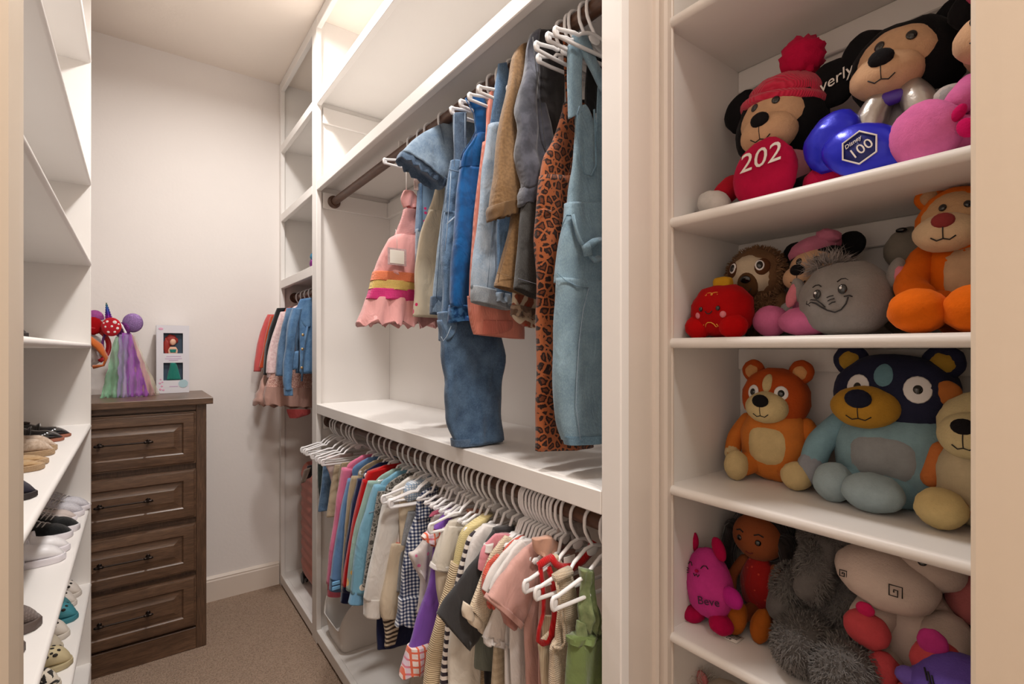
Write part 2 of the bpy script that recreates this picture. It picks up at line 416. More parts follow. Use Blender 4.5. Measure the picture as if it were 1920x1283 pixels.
# ---- shoe shelves on the left
shoeu = thing('shoe_shelf_unit', 'white open shoe shelf unit along the left wall', 'shelf', (-.28, 1.75, 0))
SH('end_panel', shoeu, MB().box(-.432, -.142, 2.554, 2.574, 0, CEIL, .002))
SH('end_panel', shoeu, MB().box(-.432, -.142, .955, .975, 0, CEIL, .002))
SH('back_panel', shoeu, MB().box(-.432, -.424, .975, 2.554, 0, CEIL))
for z in (.116, .428, .744, 1.048, 1.361, 1.680, 1.994, 2.472):
    h = .018; pr = [(-(x)-.2815, q) for (x, q) in bull(-.1415-.0, .1425, z-h, z)]
    SH('shelf_board', shoeu, MB().prism(pr, 'y', .975, 2.554), None, 50)
# ------------------------------------------------------------------ dresser
DX0, DX1, DY0, DY1 = -.335, .254, 2.647, 3.085
dr = thing('dresser', 'dark stained wooden dresser with four raised-panel drawers against the back wall', 'dresser', ((DX0+DX1)/2, 2.86, 0))
W = lambda n, b, m=M_WALNUT, p=None, a=30: b.build(n, m, p or dr, angle=a)
W('body', MB().box(DX0, DX1, DY0+.02, DY1, 0, 1.092, .002), M_WALNUTV)
W('stile', MB().box(DX0, DX0+.040, DY0, DY0+.02, 0, 1.092, .002), M_WALNUTV)
W('stile', MB().box(DX1-.040, DX1, DY0, DY0+.02, 0, 1.092, .002), M_WALNUTV)
W('base_rail', MB().box(DX0+.040, DX1-.040, DY0, DY0+.02, 0, .095, .002))
W('top_rail', MB().box(DX0+.040, DX1-.040, DY0, DY0+.02, 1.068, 1.092, .001))
tpf = [(DY0-.028, 1.093), (DY0-.030, 1.096), (DY0-.030, 1.119), (DY0-.027, 1.122), (YB-.004, 1.122), (YB-.004, 1.093)]
W('top_board', MB().prism(tpf, 'x', DX0-.022, DX1+.023))
dz = [(.098, .318), (.345, .552), (.590, .795), (.834, 1.060)]
dz = [(.108, .330), (.352, .566), (.592, .806), (.832, 1.062)]
def ringpanel(b, x0, x1, z0, z1, steps):
    """nested rectangles (inset, y) making a moulded, raised panel"""
    v = []; f = []
    for (i, y) in steps: v += [(x0+i, y, z0+i), (x1-i, y, z0+i), (x1-i, y, z1-i), (x0+i, y, z1-i)]
    for k in range(len(steps)-1):
        for j in range(4): f.append((k*4+j, k*4+(j+1) % 4, k*4+4+(j+1) % 4, k*4+4+j))
    k = (len(steps)-1)*4; f.append((k, k+1, k+2, k+3)); b.add(v, f)
for z0, z1 in dz:
    x0, x1 = DX0+.042, DX1-.041; yf = DY0-.014
    d = MB(); ringpanel(d, x0, x1, z0, z1, [(0, DY0+.02), (0, yf+.009), (.005, yf+.008), (.008, yf+.001), (.011, yf), (.046, yf), (.050, yf+.004), (.052, yf+.010), (.058, yf+.010), (.080, yf+.002), (.082, yf+.001)])
    fr = W('drawer', d, M_WALNUT, None, 20)
    cx = (x0+x1)/2; zc = (z0+z1)/2; yh = yf-.024
    h = MB(); h.tube([(cx-.098, yh, zc), (cx, yh, zc), (cx+.098, yh, zc)], .0035, 10)
    for s in (-1, 1):
        X = cx+s*.080; M = Matrix.Rotation(s*PI/2, 3, 'Y')
        h.lathe([(.003, -.016), (.006, -.012), (.005, -.006), (.0075, 0), (.005, .006), (.006, .010), (.004, .016), (.002, .018)], (X, yh, zc), 10, M)
        h.tube([(X, yh, zc), (X, yf-.004, zc), (X, yf+.0005, zc)], [.0045, .005, .009], 10)
    h.build('handle', M_BRONZE, fr, angle=40)

# ------------------------------------------------------------------ boxed doll on the dresser
BXc = (.148, 3.03, 1.123)
bx = thing('doll_box', 'white and pale blue window box holding a red-haired doll on the dresser', 'box', BXc)
M_CARD = plain('pale_box_card', (224, 222, 228), .4, coat=.2); M_CARDB = plain('teal_card', (46, 66, 84), .6)
x0, x1, z0, z1, yf, yb = .078, .212, 1.123, 1.456, 2.998, 3.070
wz = [(1.185, 1.272), (1.318, 1.418)]; wx0, wx1 = .106, .186
b = MB(); b.box(x0, x1, yf+.004, yb, z0, z1, .001)
b.build('carton', M_CARD, bx, angle=30)
fc = MB()
for (a0, a1, c0, c1) in ((x0, x1, z0, wz[0][0]), (x0, x1, wz[0][1], wz[1][0]), (x0, x1, wz[1][1], z1), (x0, wx0, wz[0][0], wz[0][1]), (wx1, x1, wz[0][0], wz[0][1]), (x0, wx0, wz[1][0], wz[1][1]), (wx1, x1, wz[1][0], wz[1][1])):
    fc.box(a0, a1, yf-.016, yf+.003, c0, c1)
fc.build('window_front', M_CARD, bx, smooth=False)
for (a, c) in wz: MB().box(wx0-.002, wx1+.002, yf+.0015, yf+.0038, a-.002, c+.002).build('backing_card', M_CARDB, bx, smooth=False)
M_SKIN = plain('doll_skin', (226, 178, 150), .5); M_RED = plain('doll_red_hair', (150, 40, 30), .6, bump=.6, bscale=150)
cx = .145
MB().blob((cx, yf-.005, 1.374), (.013, .006, .016)).build('head', M_SKIN, bx)
hb = MB(); hb.blob((cx-.006, yf-.001, 1.383), (.026, .006, .026), nz=.3); hb.blob((cx-.026, yf-.002, 1.352), (.013, .005, .038), nz=.3); hb.build('hair', M_RED, bx)
MB().ribs([(cx-.012, 1.350, cx+.012, 1.350), (cx-.020, 1.335, cx+.020, 1.335), (cx-.018, 1.318, cx+.018, 1.318)], yf-.006, .005, 8, 6, wr=0).build('shoulders', M_SKIN, bx)
MB().ribs([(cx-.015, 1.338, cx+.015, 1.338), (cx-.012, 1.322, cx+.012, 1.322)], yf-.0075, .0055, 8, 4, wr=0).build('bodice', cloth('doll_green_skirt', (38, 132, 118), sheen=.4), bx)
MB().ribs([(cx-.013, 1.272, cx+.013, 1.272), (cx-.018, 1.235, cx+.022, 1.235), (cx-.026, 1.188, cx+.034, 1.188)], yf-.006, .006, 10, 10, rip=.002, rf=240).build('skirt', cloth('doll_green_skirt', (38, 132, 118), sheen=.4), bx)
MB().lathe([(.020, 0), (.020, .001)], (.187, yf-.0165, 1.168), 20, Matrix.Rotation(PI/2, 3, 'X')).build('round_sticker', plain('pale_teal_print', (176, 206, 214), .4), bx, angle=30)
pk = MB()
for (dx, dz, r) in ((.016, .02, .006), (.022, .035, .005), (.014, .05, .005), (.024, .055, .004), (.028, .016, .005), (.017, .068, .004)): pk.blob((x0+dx, yf-.0162, z0+dz), (r, .0006, r), nu=10, nv=6)
pk.blob((x0+.018, yf-.0162, z1-.018), (.010, .0006, .006), nu=12, nv=6)
pk.build('pink_print', plain('pink_print', (226, 168, 196), .5), bx)
ln = MB()
for (a, c, z) in ((.118, .178, 1.303), (.112, .182, 1.292), (.128, .166, 1.284), (.13, .165, 1.155)): ln.box(a, c, yf-.0166, yf-.0158, z-.002, z+.002)
ln.build('print_line', plain('lilac_print', (204, 178, 206), .5), bx, smooth=False)

# ------------------------------------------------------------------ headbands and bonnet heap on the dresser
hy = 2.90
def band(name, c, r, lean, mat, w=.010, label='', cat='headband', a0=-.2, a1=PI+.2):
    t = thing(name, label, cat, (c[0], c[1], 1.122)); pts = []
    for k in range(17):
        a = a0+(a1-a0)*k/16; p = Vector((math.cos(a)*r, 0, math.sin(a)*r*1.05)); p.rotate(Euler(lean)); pts.append(Vector(c)+p)
    MB().tube(pts, w*.5, 8, flat=.5).build('band', mat, t); return t
def disc(t, c, r, th, mat, rot=(0, 0, 0), nm='ear_puff', nz=0.0):
    return MB().blob(c, (r, th*.62, r*1.12), rot, 28, 14, nz=nz, ns=20).build(nm, mat, t)
def sequin(name, c):
    m = plain(name, c, .22, .55, bump=1.0, bscale=420, var=.35, vscale=160); return m
t = band('headband', (-.165, hy-.06, 1.35), .075, (0, .5, .5), plain('red_satin', (176, 20, 30), .4), .022, label='red padded headband with a white-spotted round puff on the dresser', a0=-.5, a1=2.6)
disc(t, (-.088, hy-.07, 1.437), .037, .016, cloth('red_puff_satin', (198, 28, 44)), (0, 0, -.25))
for (du, dv, r_) in ((-.014, .022, .006), (.012, .020, .008), (-.020, .000, .005), (.002, .002, .005), (.022, -.006, .006), (-.010, -.022, .006), (.012, -.022, .005), (-.026, .016, .004), (.026, .012, .004)):
    yy_ = -.0095*math.sqrt(max(0, 1-(du/.037)**2-(dv/.041)**2)); MB().blob((-.088+du*.97, hy-.07+yy_-du*.25, 1.437+dv), (r_, .0016, r_), (0, 0, -.25), 12, 8).build('white_spot', plain('white_spot_felt', (244, 232, 230), .7), t)
disc(t, (-.150, hy-.05, 1.440), .034, .018, plush('red_velvet', (170, 16, 22)), (0, .2, .3), nz=.15)
t = band('headband', (-.075, hy+.005, 1.36), .070, (0, -.3, .9), plain('purple_satin', (90, 30, 100), .4), .014, label='purple headband with glittering purple and lilac round puffs on the dresser')
disc(t, (-.050, hy+.0, 1.424), .034, .017, sequin('purple_sequin', (118, 42, 128)), (0, 0, -.6))
disc(t, (-.013, hy+.045, 1.462), .040, .014, sequin('lilac_sequin', (168, 132, 196)), (0, 0, -.1))
disc(t, (-.150, hy+.05, 1.478), .034, .015, sequin('magenta_sequin', (168, 74, 150)), (0, 0, .2))
t = thing('unicorn_headband', 'iridescent unicorn horn headband trailing green, purple and peach tulle', 'headband', (-.03, hy-.02, 1.122))
hp = [(.0125, 0)]
for k in range(14): hp.append((.0125*(1-k/15)+(.0018 if k % 2 else -.0006), .006+k*.0052))
mh, nth, bh = nodes_of('iridescent_horn'); Nh = NT(nth); bh.inputs['Metallic'].default_value = .75; bh.inputs['Roughness'].default_value = .22
sp = Nh.n('ShaderNodeSeparateXYZ'); Nh.l(Nh.tc, sp.inputs[0]); mr = Nh.n('ShaderNodeMapRange'); mr.inputs[1].default_value = .34; mr.inputs[2].default_value = .43; Nh.l(sp.outputs[2], mr.inputs[0])
Nh.l(Nh.ramp(mr.outputs[0], [(.0, (214, 30, 150)), (.35, (96, 50, 160)), (.65, (50, 90, 180)), (.85, (70, 120, 120)), (1, (190, 190, 150))]), bh.inputs['Base Color'])
MB().lathe(hp, (-.098, hy-.03, 1.472), 14, Euler((.05, -.12, 0)).to_matrix()).build('horn', mh, t, angle=60)
MB().tube([(-.098+.06*math.cos(a), hy-.02+.02*math.sin(a), 1.40+.07*math.sin(a)) for a in [PI*k/14 for k in range(15)]], .006, 8).build('band', plain('white_satin', (230, 226, 226), .5), t)
def tulle(nm, mat, top, bot, z0, z1, y, rf, ph, sw=.0):
    b = MB(); b.ribs([(top[0], z0, top[1], z0), (top[0]*.6+bot[0]*.4+sw, z0*.6+z1*.4, top[1]*.6+bot[1]*.4+sw, z0*.6+z1*.4), (bot[0], z1, bot[1], z1)], y, .006, 16, 18, rip=.014, rf=rf*1.6, ph=ph, tt=(.6, 1.6), wr=.012, ws=30, hem=False)
    return b.build(nm, mat, t)
TU = lambda n, c, a: cloth(n, c, sheen=.6, alpha=a)
tulle('tulle_veil', TU('green_tulle', (150, 214, 172), .5), (-.075, -.035), (-.128, -.052), 1.395, 1.124, hy-.035, 130, 0)
tulle('tulle_veil', TU('lilac_tulle', (196, 170, 226), .45), (-.062, -.028), (-.068, -.018), 1.405, 1.124, hy-.052, 150, 1)
tulle('tulle_veil', TU('purple_tulle', (182, 92, 206), .62), (-.050, -.020), (-.034, .048), 1.412, 1.124, hy-.045, 120, 2)
tulle('tulle_veil', TU('peach_tulle', (236, 170, 176), .42), (-.034, -.012), (.015, .074), 1.405, 1.124, hy-.028, 130, 3)
tulle('tulle_veil', TU('cream_tulle', (240, 226, 196), .3), (-.026, -.006), (.040, .090), 1.400, 1.124, hy-.012, 120, 4)
t = thing('dress_up_hat', 'orange and white dress-up bonnet heaped at the left of the dresser', 'hat', (-.20, hy-.02, 1.122))
MB().blob((-.185, hy-.02, 1.325), (.062, .05, .085), (0, .35, 0), nz=.25).build('crown', plush('white_fleece', (228, 220, 218)), t)
MB().tube([(-.24, hy-.08, 1.40), (-.175, hy-.085, 1.395), (-.13, hy-.08, 1.35), (-.105, hy-.07, 1.30), (-.115, hy-.065, 1.268), (-.15, hy-.06, 1.262)], [.014, .018, .020, .010, .008, .016], 10, flat=.6).build('brim', cloth('orange_felt', (214, 110, 44), sheen=.5), t)
MB().blob((-.21, hy-.02, 1.215), (.04, .05, .095), (0, -.1, 0), nz=.2).build('lining', cloth('tan_felt', (186, 150, 116)), t)

# ------------------------------------------------------------------ shoes
M_SOLEW = plain('white_rubber_sole', (234, 228, 232), .45); M_LACE = cloth('white_lace', (232, 226, 222), bump=.5)
def shoe_mesh(L, Wd, H, toe=.5, heel=.5, topflat=.55, n=18, m=16, low=.55, sole=0.0, pointy=0.0, lift=0.0):
    """upper: rings along length (local x: heel 0 -> toe L), y width, z height"""
    v = []; f = []
    for i in range(n+1):
        u = i/n; w = Wd*.5*(math.sin(PI*min(1, (u+.10)/.42)/2) if u < .32 else 1.0)
        if u > .55: w *= max(.02, (1-((u-.55)/.455)**(2.6-pointy)))**.5
        if u < .12: w *= (max(.0, u/.12))**.5*.85+.15
        h = H*(1.0 if u < .30 else (low+(1-low)*.5*(1+math.cos(PI*min(1, (u-.30)/.38))))) 
        if u > .72: h *= max(.10, 1-((u-.72)/.285)**2*.92)
        if u < .06: h *= .9
        for k in range(m):
            a = 2*PI*k/m; c, s = math.cos(a), math.sin(a)
            yy = w*math.copysign(abs(c)**.75, c); zz = (h*.5*(1+math.copysign(abs(s)**.8, s)))
            yy *= 1-.28*(zz/max(h, 1e-6))*(1 if u < .6 else .7)
            v.append((u*L, yy, zz+sole+lift*max(0, u-.75)))
    for i in range(n):
        for k in range(m): f.append((i*m+k, i*m+(k+1) % m, (i+1)*m+(k+1) % m, (i+1)*m+k))
    f += [tuple(range(m))[::-1], tuple(range(n*m, (n+1)*m))]
    return v, f
def sole_mesh(L, Wd, th, ext=.004, n=22):
    top = []
    for i in range(n+1):
        u = i/n; w = Wd*.5
        if u < .32: w *= .8+.2*math.sin(PI*u/.64)
        if u > .55: w *= max(0, 1-((u-.55)/.45)**2.6)**.5
        if u < .10: w *= max(0, 1-((.10-u)/.10)**2)**.5
        top.append((u*(L+2*ext)-ext, w+ext if 0 < i < n else 0))
    ring = top+[(x, -y) for x, y in top[-2:0:-1]]; k = len(ring)
    v = []
    for (s, z) in ((.97, 0), (1, th*.15), (1, th*.9), (.985, th)): v += [(L/2+(x-L/2)*s, y*s, z) for x, y in ring]
    f = [(r*k+i, r*k+(i+1) % k, (r+1)*k+(i+1) % k, (r+1)*k+i) for r in range(3) for i in range(k)] + [tuple(range(k))[::-1], tuple(range(3*k, 4*k))]
    return v, f
def place(v, pos, ang, L):
    """toe at pos, shoe pointing along ang (0 = +x)"""
    c, s = math.cos(ang), math.sin(ang); return [(pos[0]+(x-L)*c-y*s, pos[1]+(x-L)*s+y*c, pos[2]+z) for x, y, z in v]
def shoe(name, label, toe, ang, L, Wd, H, mu, ms, sole=.012, group=None, low=.5, laces=0, mlace=None, holes=None, strap=None, opening=True, pointy=0, mat_in=None, toe_cap=None, sole_ext=.004):
    t = thing(name, label, 'shoe', place([(L*.5, 0, 0)], toe, ang, L)[0], group)
    v, f = shoe_mesh(L, Wd, H, low=low, sole=sole*.8, pointy=pointy); up = MB().add(place(v, toe, ang, L), f).build('upper', mu, t)
    v, f = sole_mesh(L, Wd*.98, sole, sole_ext); MB().add(place(v, toe, ang, L), f).build('sole', ms, t, angle=40)
    if opening:
        b = MB(); b.blob((L*.24, 0, H*.98+sole*.8), (L*.185, Wd*.26, .006), nu=16, nv=8); MB().add(place(b.v, toe, ang, L), b.f).build('opening', mat_in or plain('shoe_lining', (70, 60, 54), .9), t)
    for k in range(laces):
        u = .42+k*.065; z = sole*.8+H*(low+(1-low)*.5*(1+math.cos(PI*min(1, (u-.30)/.38))))
        b = MB(); b.tube([(u*L-.004, -Wd*.27, z-.005), (u*L+.002, -Wd*.12, z+.003), (u*L+.004, 0, z+.005), (u*L+.006, Wd*.12, z+.003), (u*L+.012, Wd*.27, z-.005)], .0032, 6, flat=.6)
        MB().add(place(b.v, toe, ang, L), b.f).build('lace', mlace or M_LACE, t)
    if holes:
        for (u, yy) in holes:
            h = H*(low+(1-low)*.5*(1+math.cos(PI*max(0, min(1, (u-.30)/.38)))))
            if u > .72: h *= max(.10, 1-((u-.72)/.285)**2*.92)
            b = MB(); b.blob((u*L, yy*Wd, sole*.8+h*(1.0-abs(yy)*.75)+.000), (.0065, .0055, .0045), nu=8, nv=6); MB().add(place(b.v, toe, ang, L), b.f).build('vent_hole', plain('hole_dark', (46, 40, 34), .9), t)
    if strap:
        for (u, w2, ms2) in strap:
            h = sole*.8+H*(low+(1-low)*.5*(1+math.cos(PI*min(1, (u-.30)/.38))))
            b = MB(); pts = [(u*L, Wd*.5*math.cos(a)*1.03, sole*.7+(h-sole*.7)*1.06*math.sin(a)) for a in [PI*k/12 for k in range(13)]]
            b.tube(pts, w2, 8, flat=.28); MB().add(place(b.v, toe, ang, L), b.f).build('strap', ms2, t)
    return t
Z3, Z4, Z5 = 1.0485, .7445, .4285
M_PAT = plain('black_patent', (18, 18, 20), .10, coat=.8); M_BRSOLE = plain('brown_welt', (150, 92, 70), .6)
for dy, l in ((.045, 'far'), (0, 'near')):
    shoe('dress_shoe', 'black patent mary jane shoe on a brown sole, %s of its pair' % ('farther' if dy else 'nearer'), (-.178-.010*(dy == 0), 2.185+dy*1.9-.04, Z3), .05, .165, .062, .046, M_PAT, M_BRSOLE, .010, 'black patent shoes', low=.62, strap=[(.52, .009, M_PAT)])
M_BEIGE = cloth('beige_eyelet_canvas', (188, 164, 142), 'mottle', (206, 184, 164), 2, bump=.8); M_ROPE = cloth('rope_sole', (186, 150, 112), 'row', (214, 184, 146), 2.4, bump=1)
for k, dy in enumerate((.075, 0)):
    shoe('espadrille', 'beige eyelet espadrille with rope sole, %s of its pair' % ('nearer' if k else 'farther'), (-.186+.002*k, 1.875+dy, Z3), .06, .16, .064, .044, M_BEIGE, M_ROPE, .016, 'beige espadrilles', low=.78)
M_STRAW = cloth('tan_cork', (196, 162, 118), 'row', (170, 132, 92), 1.5); M_WSTR = plain('white_strap_leather', (238, 236, 236), .4)
for k, dy in enumerate((.07, 0)):
    shoe('sandal', 'tan cork sandal with white buckle strap, %s of its pair' % ('nearer' if k else 'farther'), (-.182, 1.665+dy, Z3), .05, .155, .066, .020, M_STRAW, M_ROPE, .014, 'tan sandals', low=.7, strap=[(.62, .013, M_WSTR), (.40, .010, M_WSTR)], opening=False)
for k, dy in enumerate((.085, 0)):
    shoe('ankle_boot', 'dark navy low shoe at the front edge of the top shoe shelf, %s one' % ('nearer' if k else 'farther'), (-.160-.010*k, 1.275+dy-.03*k, Z3), .0, .16, .064, .050, plain('navy_leather', (40, 38, 50), .45), plain('dark_sole', (44, 36, 34), .6), .012, 'dark navy shoes', low=.7)
shoe('slipper', 'dark shoe toe just showing on the highest stocked shoe shelf', (-.170, 1.335, 1.3615), 0, .15, .06, .045, plain('dark_felt', (58, 48, 48), .8), plain('dark_sole', (44, 36, 34), .6), .01, low=.7)
M_SIL = plain('white_mesh_fabric', (222, 218, 224), .5, bump=.9, bscale=300, var=.2, vscale=200)
for k, dy in enumerate((.075, 0)):
    shoe('running_shoe', 'white mesh running shoe with silver toe, %s of its pair' % ('nearer' if k else 'farther'), (-.140-.012*k, 2.385+dy-.02, Z4), -.12, .175, .066, .062, M_SIL, M_SOLEW, .018, 'white running shoes', low=.6, laces=4)
for k, dy in enumerate((.06, 0)):
    shoe('low_trainer', 'off-white and blush low trainer beside the black canvas pair, %s one' % ('nearer' if k else 'farther'), (-.168, 2.262+dy-.01, Z4), -.05, .165, .06, .050, cloth('offwhite_leather', (222, 206, 198), bump=.1), M_SOLEW, .014, 'off-white trainers', low=.62, laces=4)
M_BCAN = cloth('black_canvas', (30, 31, 31), bump=.6)
for k, dy in enumerate((.072, 0)):
    shoe('canvas_sneaker', 'black canvas sneaker with white laces and white rubber sole, %s of its pair' % ('nearer' if k else 'farther'), (-.152-.012*k, 2.135+dy-.02, Z4), -.04, .17, .066, .052, M_BCAN, M_SOLEW, .020, 'black canvas sneakers', low=.62, laces=4)
M_WLEA = plain('white_leather', (236, 232, 232), .38, bump=.1, bscale=300)
for k, dy in enumerate((.078, 0)):
    shoe('slip_on_sneaker', 'plain white leather strap sneaker, %s of its pair' % ('nearer' if k else 'farther'), (-.160-.003*k, 1.912+dy-.01, Z4), -.03, .175, .070, .056, M_WLEA, M_SOLEW, .018, 'white leather sneakers', low=.62, strap=[(.50, .014, M_WLEA), (.36, .014, M_WLEA)])
for k, dy in enumerate((.0, -.11)):
    shoe('grey_sneaker', 'grey-brown knit shoe cut off by the return wall, %s one' % ('nearer' if k else 'farther'), (-.166-.012*k, 1.475+dy, Z4), 0, .16, .068, .055, cloth('grey_brown_knit', (112, 98, 92), 'knit', (140, 126, 118)), plain('grey_rubber', (96, 82, 76), .6), .02, 'grey-brown shoes', low=.7)
HO = [(.62, 0), (.62, .20), (.62, -.20), (.73, .10), (.73, -.10), (.74, -.28), (.80, .2), (.82, -.14), (.56, -.36), (.68, -.40), (.80, -.34)]
cl = [('cream rubber clog with holes, farthest on the low shoe shelf', (-.165, 2.45, Z5), (226, 216, 206)), ('second cream clog behind the teal clog', (-.172, 2.365, Z5), (226, 216, 206)),
      ('teal rubber clog with holes', (-.160, 2.245, Z5), (64, 138, 150)), ('second teal rubber clog just behind the first', (-.178, 2.315, Z5), (74, 132, 138)),
      ('off-white clog in front of the teal clog', (-.172, 2.125, Z5), (222, 212, 200)), ('beige grey clog between the off-white and tan clogs', (-.180, 2.035, Z5), (204, 192, 170)), ('large tan rubber clog with dark holes', (-.150, 1.93, Z5), (196, 180, 142)), ]
for l, p, c in cl:
    shoe('rubber_clog', l, p, -.12, .155, .072, .058, plain('clog_%d_%d' % (c[0], int(p[1]*100)), c, .6, bump=.2), plain('clogsole_%d_%d' % (c[0], int(p[1]*100)), tuple(x*.93 for x in c), .65), .016, 'rubber clogs', low=.82, holes=HO)
shoe('rubber_clog', 'black and cream patterned clog nearest on the low shoe shelf', (-.165, 1.815, Z5), -.1, .155, .072, .058, cloth('cow_spots', (226, 214, 196), 'leopard', (34, 30, 28), .9, c3=(226, 214, 196)), plain('clogsole_x', (200, 190, 174), .65), .016, 'rubber clogs', low=.82, holes=HO[:6])

# ------------------------------------------------------------------ storage bin in the clothes bay
bn = thing('storage_bin', 'white plastic storage bin with scooped front under the long sleeves', 'bin', (.80, 2.20, .064))
M_BIN = plain('white_bin_plastic', (220, 214, 208), .4)
def bin_mesh(x0, x1, y0, y1, z0, ztop, zdip, th=.004):
    """rounded open box with a scooped front wall (x0 side)"""
    ring = []; N = 40
    cx, cy, hx, hy2 = (x0+x1)/2, (y0+y1)/2, (x1-x0)/2, (y1-y0)/2
    sg = lambda q: math.copysign(abs(q)**.28, q)
    b = MB(); v = []; f = []
    def top(a):
        c, s = math.cos(a), math.sin(a); X = sg(c)
        fr = max(0, (-X-.25)/.75) if X < 0 else 0
        mid = max(0, 1-abs(sg(s))**3*.98)
        g = min(1, fr*1.3)*(.25+.75*min(1, mid*2.2)) if fr > 0 else 0
        return ztop-(ztop-zdip)*g
    for lay, (sc, zf) in enumerate(((.86, 0), (.93, .5), (1.0, 1.0), (1.03, 1.0), (1.03, .985), (.985, .96), (.915, .5), (.84, .03))):
        for k in range(N):
            a = 2*PI*k/N; c, s = math.cos(a), math.sin(a)
            v.append((cx+hx*sc*sg(c), cy+hy2*sc*sg(s), z0+(top(a)-z0)*zf))
    L = 8
    for r in range(L-1):
        for k in range(N): f.append((r*N+k, r*N+(k+1) % N, (r+1)*N+(k+1) % N, (r+1)*N+k))
    f += [tuple(range(N))[::-1], tuple(range((L-1)*N, L*N))]
    return b.add(v, f)
bin_mesh(.672, .93, 2.085, 2.325, .064, .285, .165).build('bin_shell', M_BIN, bn, angle=45)
MB().ribs([(.76, .16, .90, .16), (.75, .12, .91, .12), (.77, .082, .89, .082)], 2.20, .05, 10, 8, wr=.02).build('folded_cloth', cloth('grey_cloth', (168, 160, 160)), bn)

# ------------------------------------------------------------------ suitcase in the corner bay
sc = thing('suitcase', 'coral ribbed hard-shell suitcase on wheels in the corner bay', 'suitcase', (.80, 2.70, .064))
M_CORAL = plain('coral_shell', (190, 104, 88), .45, bump=.15, bscale=500)
b = MB(); v = []; f = []; x0, x1, y0, y1 = .705, .93, 2.455, 2.895; zs = []
z = .125
NR = 46; N = 48
sg = lambda q: math.copysign(abs(q)**.35, q)
for i in range(NR+1):
    w_ = i/NR; zz = .125+w_*.60; rnd = min(1, min(w_, 1-w_)/.06)**.5; gv = .004*(1 if (i % 4) in (1, 2) else 0) if .05 < w_ < .95 else 0
    for k in range(N):
        a = 2*PI*k/N; hx, hy2 = (x1-x0)/2-.02*(1-rnd)-.004+gv, (y1-y0)/2-.02*(1-rnd)-.004+gv
        v.append(((x0+x1)/2+hx*sg(math.cos(a)), (y0+y1)/2+hy2*sg(math.sin(a)), zz))
for i in range(NR):
    for k in range(N): f.append((i*N+k, i*N+(k+1) % N, (i+1)*N+(k+1) % N, (i+1)*N+k))
f += [tuple(range(N))[::-1], tuple(range(NR*N, (NR+1)*N))]
b.add(v, f).build('shell', M_CORAL, sc, angle=35)
M_BLKP = plain('black_plastic', (30, 28, 28), .4)
for (xx, yy) in ((.735, 2.865), (.735, 2.50), (.90, 2.865), (.90, 2.50)):
    wl = MB(); wl.box(xx-.012, xx+.012, yy-.014, yy+.014, .095, .128, .003); o = wl.build('wheel_mount', M_BLKP, sc, angle=30)
    for s in (-1, 1): MB().lathe([(.010, -.005), (.026, -.004), (.028, 0), (.026, .004), (.010, .005)], (xx+s*.010, yy+.008, .093), 18, Matrix.Rotation(PI/2, 3, 'Y')).build('wheel', M_BLKP, o, angle=40)
MB().tube([(.80, 2.60, .722), (.80, 2.60, .752), (.80, 2.75, .752), (.80, 2.75, .722)], .008, 8).build('carry_handle', M_BLKP, sc)
# hanging red strap bundle with dark tag
t = thing('red_strap', 'red fabric strap hanging above the coral suitcase with a dark tag at its end', 'strap', (.69, 2.62, .75))
M_RSTR = cloth('red_webbing', (158, 34, 40), 'cord', (130, 24, 32))
MB().ribs([(.716, 1.10, .738, 1.10), (.712, .95, .736, .95), (.702, .80, .726, .80), (.690, .755, .715, .755)], 2.60, .003, 6, 10, wr=.004).build('webbing', M_RSTR, t)
MB().ribs([(.676, .762, .722, .772), (.672, .735, .716, .742), (.665, .70, .69, .705)], 2.585, .006, 8, 8, wr=.006).build('pouch', cloth('charcoal_tag', (44, 38, 40)), t)
MB().ribs([(.655, .748, .690, .756), (.648, .715, .676, .722), (.642, .685, .66, .69)], 2.575, .004, 8, 8, wr=.006).build('ribbon', cloth('taupe_ribbon', (120, 104, 92)), t)
t = thing('iridescent_trinket', 'small iridescent purple and teal toy peeking out on the corner bay shelf', 'toy', (.70, 2.56, 1.729))
MB().blob((.70, 2.56, 1.758), (.022, .022, .029)).build('base', sequin('magenta_iridescent', (150, 40, 150)), t)
MB().blob((.70, 2.56, 1.792), (.020, .02, .022)).build('top', sequin('teal_iridescent', (70, 150, 190)), t)
